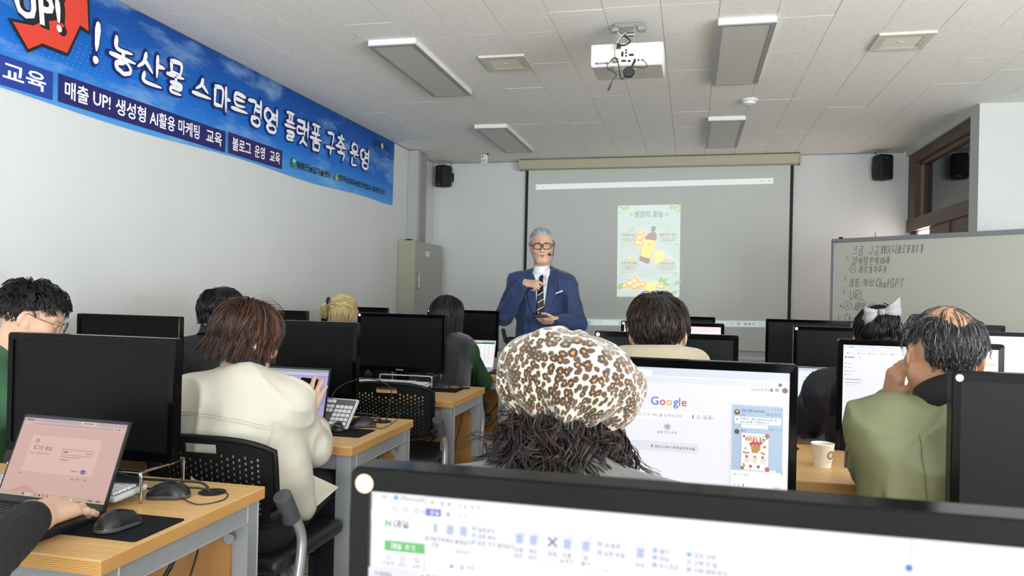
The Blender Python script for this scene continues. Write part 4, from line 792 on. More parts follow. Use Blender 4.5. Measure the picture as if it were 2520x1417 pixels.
keyboard(T(-1.555, 1.615, DH+.02) @ Rm(.10, 'Z'), 'light grey keyboard half hidden behind the pink-screen laptop')
keyboard(T(-1.47, 2.757, DH+.055) @ Rm(-.10, 'Z') @ Rm(.85, 'X'), 'light grey keyboard leaning upright behind the lavender laptop')
keyboard(T(-1.585, 3.93, DH+.02) @ Rm(.03, 'X'), 'light grey keyboard before the empty chair')
keyboard(T(-.06, 2.72, DH+.014), 'light grey keyboard before the beige-hooded person')
M_CHR = mat('chrome_wire', 'd5d7d8', .15, metal=1)
def riser(x, y, label, wx=.36, d=.17, h=.075):
    t = thing('monitor_riser', label, 'monitor stand', (x, y, DH), group='chrome wire risers')
    for sx in (-1, 1):
        MB().tube(catmull([(sx*wx/2, -d/2, 0), (sx*wx/2, -d/2, h-.012), (sx*wx/2-sx*.006, -d/2+.012, h), (sx*wx/2-sx*.006, d/2, h)], 4), .0045, 8).build('wire_leg', M_CHR, t, smooth=True)
        MB().tube([(sx*wx/2-sx*.006, d/2, 0.0), (sx*wx/2-sx*.006, d/2, h)], .0045, 8).build('wire_leg', M_CHR, t)
    MB().tube([(-wx/2, -d/2+.01, h), (wx/2, -d/2+.01, h)], .0045, 8).build('front_wire', M_CHR, t); MB().tube([(-wx/2, d/2, h), (wx/2, d/2, h)], .0045, 8).build('back_wire', M_CHR, t)
riser(-1.52, 1.735, 'chrome wire riser under the left foreground monitor', .40)
riser(-1.50, 4.02, 'chrome wire riser below dark monitor behind empty chair', .30)
riser(-1.52, 2.90, 'chrome wire riser hidden behind lavender laptop', .30)
t = tag(MB().rbox(-1.90, -1.75, 4.03, 4.12, DH+.03, DH+.055, .003).build('wooden_block', M_PLY), 'small beech board under the dark monitor behind empty chair', 'board'); t.location.z = -.03+.0
# ================================================================== LAPTOPS
def laptop(M, wd, dp, lh, open_a, label, body, keys, scr_m, fl=None, bw=.007):
    """M: hinge centre on the desk, x right, -y towards the user"""
    t = thing('laptop', label, 'laptop', group='open laptops'); t.matrix_basis = M
    MB().rbox(-wd/2, wd/2, -dp, 0, .002, .016, .004).build('base', body, t, smooth=True, angle=40)
    kb = MB()
    for r_i in range(6):
        for c_i in range(15):
            x = -wd/2+.022+(wd-.044)/15*c_i; y = -.022-.0165*r_i; kb.box(x, x+(wd-.044)/15-.0025, y-.014, y, .016, .0175)
    o = kb.build('keys', keys, t); o['kind'] = 'stuff'
    MB().box(-.05, .05, -dp+.012, -dp+.075, .0158, .0163).build('touchpad', body, t)
    LM = T(0, -.004, .014) @ Rm(-(open_a-PI/2), 'X')        # lid frame: z up along lid, -y = screen side
    lid = MB().rbox(-wd/2, wd/2, -.003, .003, 0, lh, .004).build('lid', body, t, M=LM, smooth=True, angle=40)
    MB().box(-wd/2+bw, wd/2-bw, -.0036, -.0028, .018, lh-bw-.002).build('screen', scr_m, lid)
    fr = MB(); fr.box(-wd/2+.003, wd/2-.003, -.0034, -.0029, .004, .0175).box(-wd/2+.003, wd/2-.003, -.0034, -.0029, lh-bw-.001, lh-.003).box(-wd/2+.003, -wd/2+bw, -.0034, -.0029, .004, lh-.003).box(wd/2-bw, wd/2-.003, -.0034, -.0029, .004, lh-.003); fr.build('screen_border', M_BLK if body is not M_LPW else body, lid)
    if fl: tag(fl.build('screen_picture', lid, M=T(-wd/2+bw, -.0038, .018) @ Rm(PI/2, 'X')), kind='stuff')
    MB().tube([(-wd/2+.04, -.003, .012), (wd/2-.04, -.003, .012)], .006, 8).build('hinge', M_BLK, t)
    return t
M_LPD = mat('laptop_dark', '17181b', .5, spec=.3); M_LPW = mat('laptop_white', 'd9dadb', .4); M_LPG = mat('laptop_grey', '9ea2a6', .4); M_LK = mat('laptop_keys', '0f1012', .5)
pk = lit('e6b9b0', .62); pk2 = lit('efc2b8', .66); ptx = lit('8d6468', .45)
f = Flat(); W_, H_ = .306, .187
f.rect(0, H_-.009, W_, H_, lit('cdb3c2', .6)); f.rect(.172, H_-.009, .218, H_-.001, lit('f0c8b8', .66)); f.rect(0, H_-.019, W_, H_-.009, lit('e9c2bb', .62)); f.rect(.03, H_-.0165, .27, H_-.012, lit('d6aeb0', .6), .002)
f.rect(.009, H_-.007, .03, H_-.004, ptx); f.rect(.18, H_-.006, .21, H_-.004, ptx); f.disc(.287, H_-.014, .002, lit('6b3f48', .45)); f.disc(.279, H_-.014, .0015, ptx)
f.poly(rrect(.042, .25, .058, .145, .006), pk2)
f.ring(circle(.062, .132, .0052, 16, .9, 2*PI), circle(.062, .132, .0036, 16, .9, 2*PI), ptx); f.rect(.062, .1312, .0672, .1328, ptx); f.text('로그인 방법', .055, .111, .0115, ptx, .004); f.text('Google 계정으로 로그인하면', .052, .1, .0052, ptx, fitw=.06)
f.ring([(.146, .117), (.234, .117), (.234, .103), (.146, .103)], [(.1468, .1162), (.2332, .1162), (.2332, .1038), (.1468, .1038)], ptx); f.rect(.15, .109, .164, .1118, ptx); f.rect(.216, .109, .23, .1105, ptx); f.disc(.1475, .0985, .0012, ptx); f.rect(.151, .0978, .2, .0988, ptx); f.rect(.146, .091, .171, .0925, ptx)
f.rect(.19, .0665, .208, .068, ptx); f.poly(rrect(.217, .231, .0625, .0725, .004), lit('4a4f96', .6)); f.text('다음', .2205, .0655, .0045, pk2); f.rect(.042, .0515, .05, .053, ptx)
for x in (.195, .21, .233): f.rect(x, .048, x+.009, .0495, ptx)
f.rect(0, 0, W_, .0095, lit('d8bda0', .58)); f.poly([(.03, .0095), (.05, .016), (.062, .022), (.078, .024), (.09, .018), (.104, .012), (.105, .0095)], lit('e0a898', .6)); f.rect(.072, .0025, .077, .0075, lit('4a3a44', .4)); f.rect(.079, .0018, .1, .008, lit('e9cdb8', .62), .003)
for i in range(8): f.rect(.108+.012*i, .003, .113+.012*i, .0072, lit(('b07a80', '4a3a44', 'c98a80', 'a05a60')[i % 4], .5))
for x in (.262, .285): f.rect(x, .003, x+.014, .0065, ptx)
laptop(T(-1.468, 1.525, DH) @ Rm(-.03, 'Z'), .32, .215, .214, math.radians(112), 'open dark laptop with pinkish sign-in page on near-left desk', M_LPD, M_LK, pk, f)
f = Flat(); W_, H_ = .326, .196; lv = lit('b9aee2', .72); lvt = lit('6d679c', .5)
f.rect(0, H_-.008, W_, H_, lit('9db8a9', .6)); f.rect(0, H_-.022, W_, H_-.008, lit('c4bce8', .74)); f.rect(.02, H_-.019, .27, H_-.0145, lit('d6d0f2', .76), .002); f.rect(0, H_-.026, W_, H_-.022, lit('a9a3cc', .66))
f.rect(.252, H_-.036, .3, H_-.032, lit('8fa0e6', .7)); f.disc(.312, H_-.033, .002, lit('2d2a44', .4)); f.rect(.105, .09, .175, H_-.04, lit('a59bd6', .7)); f.rect(.107, .092, .173, H_-.042, lit('c2b8ea', .74))
for i in range(4): f.disc(.122, .142-.014*i, .0035, lit('3a3654', .4)); f.rect(.13, .141-.014*i, .148, .143-.014*i, lvt)
f.rect(.226, .105, .324, .14, lit('a9a6de', .7)); f.rect(.226, .06, .324, .12, lit('9fa2e0', .68)); f.rect(.24, .108, .3, .117, lit('d6d0f4', .76)); f.rect(.226, .04, .324, .0403, lvt); f.rect(.28, .045, .31, .048, lvt); f.rect(0, 0, W_, .006, lit('b0a6d8', .66))
laptop(T(-1.522, 2.69, DH) @ Rm(.02, 'Z'), .34, .225, .224, math.radians(104), 'open laptop with lavender screen before the white-jacketed person', M_LPD, M_LK, lv, f)
f = Flat(); W_, H_ = .286, .18
f.rect(0, H_-.01, W_, H_, lit('e9e0ea', .8)); 
for i in range(12): f.rect(.012*i+.02, H_-.008, .012*i+.03, H_-.002, lit(('e08a9a', 'f0c060', '70c0c0', 'b090d0')[i % 4], .8))
f.rect(.2, H_-.01, W_, H_-.003, lit('5fc0b8', .8)); f.rect(0, H_-.02, W_, H_-.011, lit('3a2530', .5))
for i in range(26): f.rect(.012+.0104*i, .02, .017+.0104*i, H_-.03-.05*((i*7) % 3 == 0), lit(('f0b8c8', 'f4e0a8', 'b8e0e8', 'd8c0e8', 'f0f0f0')[i % 5], .85))
f.rect(.1, .02, .13, .085, lit('e67ab0', .8))
laptop(T(-1.43, 4.99, DH) @ Rm(.02, 'Z'), .30, .21, .205, math.radians(110), 'white laptop with striped colourful page beside green sleeve', M_LPW, mat('white_keys', 'c4c5c7', .5), lit('fafafa', .95), f)
f = Flat(); f.rect(0, .17, .3, .182, lit('cfd8ea', .8)); 
for i in range(7): f.rect(.02, .03+.018*i, .08+.02*(i % 3), .033+.018*i, gr)
laptop(T(.66, 3.86, DH) @ Rm(-.05, 'Z'), .32, .21, .21, math.radians(105), 'grey laptop half hidden by the bow-haired person\'s arm', M_LPG, M_LK, lit('eef2fa', .85), f)
# ================================================================== CABLES at the desks
def cable(name_l, pts, r=.003, m=None, sm=7): return tag(MB().tube(catmull(pts, sm), r, 7).build('cable', m or mat('cable_black', '141416', .45), smooth=True), name_l, 'cable', 'desk cables')
for k, y0, gx in (('A', RY['A'], -1.215), ('B', RY['B'], -1.215), ('C', RY['C'], -1.215)):
    nm = {'A': 'near-left desk', 'B': 'white-jacketed person\'s desk', 'C': 'desk behind empty chair'}[k]
    cable('black cable arching from monitor into grommet of '+nm, [(-1.55, y0+.47, .80), (-1.42, y0+.43, .765), (-1.30, y0+.44, .76), (-1.235, y0+.49, .745), (-1.215, y0+.50, .70)], .0035)
    cable('thin black cable lying along back of '+nm, [(-1.60, y0+.50, .727), (-1.4, y0+.46, .727), (-1.28, y0+.455, .74), (-1.225, y0+.49, .73), (-1.21, y0+.50, .70)], .0028)
    cable('thick black cable hanging below '+nm, [(-1.25, y0+.46, .66), (-1.30, y0+.40, .5), (-1.50, y0+.36, .36), (-1.9, y0+.4, .30)], .006)
    cable('slim cable drooping below grommet of '+nm, [(-1.215, y0+.48, .68), (-1.20, y0+.40, .55), (-1.24, y0+.36, .42), (-1.45, y0+.38, .33)], .0028)
cable('black cable looping from lavender laptop up to dark monitor', [(-1.36, 2.72, .75), (-1.36, 2.80, .86), (-1.28, 2.90, .90), (-1.19, 2.95, .86), (-1.20, 2.95, .75), (-1.215, 2.95, .70)], .0025)
t = thing('power_adapter', 'black power adapter hanging by its cable under desk beside knee', 'adapter', (-1.36, 2.66, .16))
MB().rbox(-.022, .022, -.015, .015, 0, .10, .004).build('brick', M_BLK, t); MB().box(-.0225, -.0215, -.006, .006, .03, .08).build('label', mat('label_white', 'd9dadb', .6), t); MB().tube(catmull([(0, 0, .1), (.0, .0, .3), (.005, .02, .42), (.03, .05, .46), (.06, .1, .5), (.08, .2, .53)], 6), .003, 6).build('cord', M_BLK, t, smooth=True)
cable('cable bundle in shadow under the frontmost left desk', [(-1.25, 5.18, .62), (-1.3, 5.1, .45), (-1.5, 5.05, .32), (-1.9, 5.1, .28)], .006)
cable('thin cable under the frontmost left desk', [(-1.2, 5.18, .64), (-1.22, 5.1, .5), (-1.35, 5.06, .33), (-1.7, 5.1, .33)], .003)
for i, (a, c) in enumerate(((.35, .62), (.5, .9))): cable(('thick black cable sagging under the paper-cup desk', 'second black cable sagging under the paper-cup desk')[i], [(a, 2.9, .66), (a+.08, 2.75, .52), (c, 2.7, .50), (c+.4, 2.8, .6)], .008)
# black power plug on near-left row lying at left desk B
t = tag(MB().rbox(-.03, .03, -.012, .012, 0, .022, .004).build('plug_block', M_BLK), 'black plug block lying on desk left of white jacket', 'plug'); t.location = (-1.80, 2.50, DH); t.rotation_euler.z = .3
# cup, wallet, phone
M_CUP = mat('paper_cup', 'efe9dc', .6); t = thing('paper_cup', 'small white paper cup with round brown emblem on desk', 'cup', (.43, 2.665, DH))
MB().lathe([(0, .002), (.025, .002), (.0265, 0), (.036, .073), (.0375, .0745), (.036, .0765), (.0345, .0745), (.0335, .07), (.025, .006), (0, .006)], 40).build('shell', M_CUP, t, smooth=True, angle=60)
f = Flat(); em = mat('print_brown', '6b4a3a', .6)
def wrap(fl_, ang, zc):
    for i, v in enumerate(fl_.m.v):
        x, y, z = v; r = .0268+.0092*((zc+y)/.073)+.0004+z; a = ang+x/.031; fl_.m.v[i] = (r*math.sin(a), -r*math.cos(a), zc+y)
    return fl_
f.ring(circle(0, 0, .0145, 28), circle(0, 0, .0095, 28), em); f.ring(circle(0, 0, .0075, 20), circle(0, 0, .0068, 20), em); f.line([(-.003, .004), (.002, .002), (-.002, -.002), (.003, -.004)], .0012, em)
for i in range(10): a = 2*PI*i/10; f.disc(.012*math.cos(a), .012*math.sin(a), .0011, M_CUP, 6)
f.text('GREEN PRODUCT', -.017, -.0225, .004, mat('print_rust', 'c0654a', .6), .01, fitw=.026)
wrap(f, .75, .042).build('emblem', t)
M_LEA = mat('brown_leather', '6e4a38', .5, bump=(260, .25, .002)); t = thing('wallet', 'brown leather case with snaps lying on desk beside cup', 'wallet', (.66, 2.72, DH), .5)
MB().rbox(-.09, .09, -.055, .055, .001, .010, .004).build('back_flap', M_LEA, t); MB().rbox(-.095, .088, -.05, .05, .012, .024, .005, M=Rm(.05, 'Y')).build('front_flap', M_LEA, t)
MB().lathe([(0, 0), (.005, 0), (.004, .003), (0, .003)], 12, M=T(-.085, .035, .028)).build('snap', M_STEEL, t); MB().lathe([(0, 0), (.004, 0), (.0035, .003), (0, .003)], 12, M=T(-.03, -.046, .026)).build('snap', M_STEEL, t)
t = thing('phone', 'black smartphone lying on the brown leather case', 'phone', (.655, 2.73, DH+.028), .42); MB().rbox(-.036, .036, -.072, .072, 0, .01, .004).build('case', M_BLK, t, M=Rm(-1.57, 'Z')); MB().rbox(-.066, .066, -.033, .033, .0096, .0106, .001, 1).build('glass', M_GLOSS, t)
t = thing('equipment_box', 'pale grey low box at the end of frontmost left desk', 'box', (-1.25, 5.20, DH+.0005)); MB().rbox(-.045, .125, -.06, .12, 0, .125, .004).build('body', mat('box_grey', 'a9aaa8', .5), t); MB().box(-.04, .12, -.0605, -.06, .108, .112).build('seam', M_FRM, t)
t = thing('bag', 'black soft bag standing on grey box beside dark monitor', 'bag', (-1.205, 5.24, DH+.1255))
bm_ = MB(); bm_.rbox(-.05, .055, -.03, .03, 0, .10, .02, 3); bm_.build('pouch', mat('bag_black', '0e0f11', .7, bump=(60, .4, .01)), t, smooth=True); MB().rbox(-.045, -.025, -.025, .025, .07, .17, .009, 2, M=Rm(-.25, 'Y')).build('flap', MATS['bag_black'], t); MB().tube(catmull([(.04, 0, .06), (.08, .0, .06), (.1, 0, .03)], 5), .005).build('strap', MATS['bag_black'], t)
t = tag(MB().rbox(-1.30, -1.16, 4.86, 4.97, DH, DH+.014, .003).build('notebook', mat('notebook_black', '1b1c1f', .6)), 'thin black notebook between white laptop and lilac mouse', 'notebook')
# ================================================================== CHAIRS
M_MESH = mat('chair_black_plastic', '0e0f11', .5, spec=.25); M_SEAT = mat('chair_seat_vinyl', '17181a', .42, bump=(300, .2, .002)); M_CT = mat('chair_tube_grey', 'b4b5b6', .3, metal=.5); M_PIV = mat('chair_pivot_grey', '4a4c50', .5)
def back_mesh():
    nx, nz = 50, 30; m = MB(); X = lambda i: -.215+.43*i/nx
    def P(i, j, d):
        u = X(i)/.215; v = j/nz; zt = .828-.035*abs(u)**3.2; zb = .555+.02*abs(u)**3; sx = 1-.06*(1-v)*1.0
        z = zb+(zt-zb)*v; return (X(i)*sx*(1-.02*max(0, v-.8)), -.235+.045*u*u-.05*(v-.5)+d, z)
    solid = [[True]*nz for _ in range(nx)]
    for i in range(nx):
        for j in range(nz):
            if 5 <= i <= 44 and 3 <= j <= 24:
                if (i % 2 == 0) and ((j+(i//2) % 2) % 2 == 0): solid[i][j] = False
            if 19 <= i <= 30 and 25 <= j <= 27: solid[i][j] = False
            if 18 <= i <= 31 and 23 <= j <= 28 and not (19 <= i <= 30 and 25 <= j <= 27): solid[i][j] = True
    idx = {}
    def vid(i, j, s):
        if (i, j, s) not in idx: idx[(i, j, s)] = len(m.v); m.v.append(P(i, j, .006 if s else 0))
        return idx[(i, j, s)]
    S_ = lambda i, j: 0 <= i < nx and 0 <= j < nz and solid[i][j]
    F = []
    for i in range(nx):
        for j in range(nz):
            if not solid[i][j]: continue
            a, b_, c, d = (i, j), (i+1, j), (i+1, j+1), (i, j+1)
            F.append((vid(*a, 0), vid(*b_, 0), vid(*c, 0), vid(*d, 0))); F.append((vid(*a, 1), vid(*d, 1), vid(*c, 1), vid(*b_, 1)))
            for p, q, n in ((a, b_, (i, j-1)), (b_, c, (i+1, j)), (c, d, (i, j+1)), (d, a, (i-1, j))):
                if not S_(*n): F.append((vid(*p, 0), vid(*p, 1), vid(*q, 1), vid(*q, 0)))
    m.f = F; m.mi = [0]*len(F); return m.mesh('backrest')
BKM = back_mesh(); BKM.materials.append(M_MESH)
rim = MB()
def rp(u, v):
    zt = .828-.035*abs(u)**3.2; zb = .555+.02*abs(u)**3; return (.215*u*(1-.06*(1-v))*(1-.02*max(0, v-.8)), -.232+.045*u*u-.05*(v-.5), zb+(zt-zb)*v)
pts = [rp(-1, 0)]+[rp(-1, v/6) for v in range(1, 6)]+[rp(-1+2*i/16, 1) for i in range(17)]+[rp(1, 1-v/6) for v in range(1, 6)]+[rp(1, 0)]+[rp(1-2*i/12, 0) for i in range(1, 13)]
rim.tube(pts, .009, 7, caps=False); RIMM = rim.mesh('back_rim'); RIMM.materials.append(M_MESH); RIMM.polygons.foreach_set('use_smooth', [True]*len(RIMM.polygons))
STM = MB().rbox(-.225, .225, -.20, .24, .425, .475, .022, 3).mesh('seat'); STM.materials.append(M_SEAT); STM.polygons.foreach_set('use_smooth', [True]*len(STM.polygons))
SPM = MB().rbox(-.17, .17, -.13, .17, .385, .428, .02, 2).mesh('seat_pan'); SPM.materials.append(M_MESH)
def legs(sx):
    a = MB().tube(catmull([(sx*.235, -.16, .60), (sx*.242, -.115, .555), (sx*.246, -.10, .48), (sx*.25, -.16, .30), (sx*.255, -.26, .035)], 6), .0155, 10).mesh('rear_leg')
    b = MB().tube(catmull([(sx*.25, -.13, .37), (sx*.245, .0, .33), (sx*.245, .12, .20), (sx*.25, .24, .035)], 6), .0145, 10).mesh('front_leg')
    c = MB().tube([(sx*.235, -.20, .665), (sx*.235, -.145, .585)], .027, 14).mesh('pivot'); d = MB().tube([(sx*.25, -.13, .37), (sx*.15, -.02, .40)], .012, 8).mesh('seat_support')
    e = MB().tube([(sx*.2, -.2, .60), (sx*.235, -.175, .62)], .016, 8).mesh('back_arm')
    for me, mm in ((a, M_CT), (b, M_CT), (c, M_PIV), (d, M_CT), (e, M_MESH)): me.materials.append(mm); me.polygons.foreach_set('use_smooth', [True]*len(me.polygons)); me.set_sharp_from_angle(angle=.7)
    return a, b, c, d, e
LG = [legs(-1), legs(1)]
CST = MB().tube([(-.012, 0, .02), (.012, 0, .02)], .02, 14).mesh('caster'); CST.materials.append(M_BLK)
def chair(x, y, rz, label):
    t = thing('chair', label, 'chair', (x, y, 0), rz, 'black perforated chairs')
    inst('backrest', BKM, t); inst('back_rim', RIMM, t); inst('seat', STM, t); inst('seat_pan', SPM, t)
    for sx, L in zip((-1, 1), LG):
        for nm, me in zip(('leg', 'leg', 'pivot', 'seat_support', 'back_arm'), L): inst(nm, me, t)
        inst('caster', CST, t, T(sx*.255, -.265, 0)); inst('caster', CST, t, T(sx*.25, .245, 0))
    return t
chair(-1.365, 2.20, 0, 'black perforated chair under the white-jacketed person')
chair(-1.375, 3.58, .05, 'empty black chair with perforated back and grey tube legs')
chair(-1.45, 4.56, 0, 'black chair under the person with long black hair')
chair(-2.25, 3.36, 0, 'black chair under the black-shirted person, hidden')
chair(-2.14, 4.52, 0, 'black chair under the blonde person, hidden')
chair(-2.38, 2.20, -.3, 'black chair under curly-haired person in green, hidden')
chair(-1.45, .86, -.05, 'black chair at left edge under the person in black sleeve')
chair(-.12, 1.10, 0, 'black chair under the leopard-beret person, hidden')
chair(-.09, 2.27, 0, 'black chair under the beige-hooded person, hidden')
chair(.70, 2.02, -.1, 'black chair behind green jacket, hidden by dark monitor')
chair(.74, 3.17, 0, 'black chair under the bow-haired person')
# ================================================================== PEOPLE: smooth bodies from blended volumes
def mesh_np(name, V, Q):
    me = bpy.data.meshes.new(name); n = len(Q); k = Q.shape[1]
    me.vertices.add(len(V)); me.vertices.foreach_set('co', np.ascontiguousarray(V, dtype=np.float32).ravel())
    me.loops.add(n*k); me.loops.foreach_set('vertex_index', np.ascontiguousarray(Q, dtype=np.int32).ravel())
    me.polygons.add(n); me.polygons.foreach_set('loop_start', np.arange(0, n*k, k, dtype=np.int32)); me.polygons.foreach_set('use_smooth', np.ones(n, dtype=bool))
    me.update(calc_edges=True); return me
_LAT3 = RNG.random((24, 24, 24)).astype(np.float32)
def vnoise(P, f, off=0.0):
    q = P*f+off; i = np.floor(q).astype(np.int64); t = q-i; t = t*t*(3-2*t); i %= 24; j = (i+1) % 24; L = _LAT3
    c = lambda a, b, d: L[a[..., 0], b[..., 1], d[..., 2]]
    x, y, z = t[..., 0], t[..., 1], t[..., 2]
    a = c(i, i, i)*(1-x)+c(j, i, i)*x; b = c(i, j, i)*(1-x)+c(j, j, i)*x; d = c(i, i, j)*(1-x)+c(j, i, j)*x; e = c(i, j, j)*(1-x)+c(j, j, j)*x
    return (a*(1-y)+b*y)*(1-z)+(d*(1-y)+e*y)*z
A3 = lambda v: np.array(v, dtype=np.float64)
class Sdf:
    """round cones / ellipsoids joined by smooth minima; world coordinates"""
    def __init__(s): s.p = []
    def rc(s, a, b, ra, rb, k=.02, sub=False): s.p.append(('rc', A3(a), A3(b), ra, rb, k, sub, None)); return s
    def el(s, c, r, k=.02, R=None, sub=False): s.p.append(('el', A3(c), A3(r), 0, 0, k, sub, np.eye(3) if R is None else A3(R))); return s
    def ec(s, a, b, ra, rb, sc, R, k=.03):
        """elliptical cone: cross-section scaled by sc along the axes of R (rows)"""
        s.p.append(('ec', A3(a), A3(b), ra, rb, k, False, (A3(sc), A3(R)))); return s
    @staticmethod
    def _rc(P, a, b, ra, rb):
        ba = b-a; L = max(1e-9, ba@ba); t = np.clip((P-a)@ba/L, 0, 1); return np.linalg.norm(P-a-t[..., None]*ba, axis=-1)-(ra+(rb-ra)*t)
    def bounds(s):
        lo = []; hi = []
        for q in s.p:
            if q[6]: continue
            if q[0] == 'el': r = max(q[2]); lo.append(q[1]-r); hi.append(q[1]+r)
            else:
                r = max(q[3], q[4])*(max(q[7][0]) if q[0] == 'ec' else 1); lo.append(np.minimum(q[1], q[2])-r); hi.append(np.maximum(q[1], q[2])+r)
        return np.min(lo, 0), np.max(hi, 0)
    def mesh(s, name, h, disp=None, pad=.03, clip=None):
        lo, hi = s.bounds(); lo = lo-pad; n = np.ceil((hi+pad-lo)/h).astype(int)+1
        ax = [lo[i]+h*np.arange(n[i]) for i in range(3)]; D = np.full(n, .2)
        for q in s.p:
            m = .05+2*q[5]
            if q[0] == 'el': r = max(q[2]); a, b = q[1]-r-m, q[1]+r+m
            else:
                r = max(q[3], q[4])*(max(q[7][0]) if q[0] == 'ec' else 1)+m; a, b = np.minimum(q[1], q[2])-r, np.maximum(q[1], q[2])+r
            i0 = np.clip(((a-lo)/h).astype(int), 0, n); i1 = np.clip(((b-lo)/h).astype(int)+2, 0, n)
            if np.any(i1 <= i0): continue
            sl = tuple(slice(i0[t], i1[t]) for t in range(3)); P = np.stack(np.meshgrid(*[ax[t][sl[t]] for t in range(3)], indexing='ij'), -1)
            if q[0] == 'rc': d = s._rc(P, q[1], q[2], q[3], q[4])
            elif q[0] == 'ec':
                sc, R = q[7]; c = q[1]; f = lambda X: ((X-c)@R.T)/sc; d = s._rc(f(P), f(q[1]), f(q[2]), q[3], q[4])*min(sc)*1.15
            else:
                X = (P-q[1])@q[7].T/q[2]; kk = np.linalg.norm(X, axis=-1); d = (kk-1)*min(q[2])*(.5+.5*1)
            k = q[5]; o = D[sl]
            if q[6]: hh = np.clip(.5-.5*(o+d)/k, 0, 1); D[sl] = o*(1-hh)-d*hh+k*hh*(1-hh)
            else: hh = np.clip(.5+.5*(d-o)/k, 0, 1); D[sl] = o*hh+d*(1-hh)-k*hh*(1-hh)
        if disp is not None:
            nb = np.abs(D) < .09; I = np.argwhere(nb); P = lo+I*h; D[nb] += disp(P)
        if clip is not None:
            P = np.stack(np.meshgrid(*ax, indexing='ij'), -1); D = np.maximum(D, clip(P))
        return mesh_np(name, *surf_nets(D, lo, h))
def surf_nets(D, lo, h):
    S_ = D < 0; n = np.array(D.shape); c = np.zeros(n-1, dtype=np.int8)
    for dx in (0, 1):
        for dy in (0, 1):
            for dz in (0, 1): c += S_[dx:n[0]-1+dx, dy:n[1]-1+dy, dz:n[2]-1+dz]
    I = np.argwhere((c > 0) & (c < 8)); idm = np.full(n-1, -1, dtype=np.int64); idm[I[:, 0], I[:, 1], I[:, 2]] = np.arange(len(I))
    acc = np.zeros((len(I), 3)); cnt = np.zeros(len(I)); C = [(a, b, d) for a in (0, 1) for b in (0, 1) for d in (0, 1)]
    for a in C:
        for ax in range(3):
            if a[ax]: continue
            b = list(a); b[ax] = 1; va = D[I[:, 0]+a[0], I[:, 1]+a[1], I[:, 2]+a[2]]; vb = D[I[:, 0]+b[0], I[:, 1]+b[1], I[:, 2]+b[2]]
            m = (va < 0) != (vb < 0); t = np.where(m, va/np.where(m, va-vb, 1), 0); p = np.tile(A3(a), (len(I), 1)); p[:, ax] += t
            acc[m] += p[m]; cnt[m] += 1
    V = lo+h*(I+acc/cnt[:, None]); Q = []
    for ax in range(3):
        u, w = (ax+1) % 3, (ax+2) % 3; sl0 = [slice(None)]*3; sl1 = [slice(None)]*3; sl0[ax] = slice(0, -1); sl1[ax] = slice(1, None)
        a, b = S_[tuple(sl0)], S_[tuple(sl1)]; E = np.argwhere(a != b); ok = (E[:, u] > 0) & (E[:, w] > 0) & (E[:, u] < n[u]-1) & (E[:, w] < n[w]-1); E = E[ok]
        if not len(E): continue
        sg = a[E[:, 0], E[:, 1], E[:, 2]]; eu = np.zeros(3, int); eu[u] = 1; ew = np.zeros(3, int); ew[w] = 1
        g = lambda X: idm[X[:, 0], X[:, 1], X[:, 2]]; q = np.stack([g(E-eu-ew), g(E-ew), g(E), g(E-eu)], 1); q[~sg] = q[~sg][:, ::-1]; Q.append(q)
    return V, np.concatenate(Q)
def join_np(name, ms):
    Vs = []; Qs = []; n = 0
    for me in ms:
        v = np.empty(len(me.vertices)*3, np.float32); me.vertices.foreach_get('co', v); q = np.empty(len(me.loops), np.int32); me.loops.foreach_get('vertex_index', q); Vs.append(v.reshape(-1, 3)); Qs.append(q.reshape(-1, 4)+n); n += len(me.vertices); bpy.data.meshes.remove(me)
    return mesh_np(name, np.concatenate(Vs), np.concatenate(Qs))
def frame(c, yaw=0, pitch=0, roll=0):
    """head frame: +y face, pitch>0 looks down"""
    return T(*c) @ Rm(yaw, 'Z') @ Rm(-pitch, 'X') @ Rm(roll, 'Y')
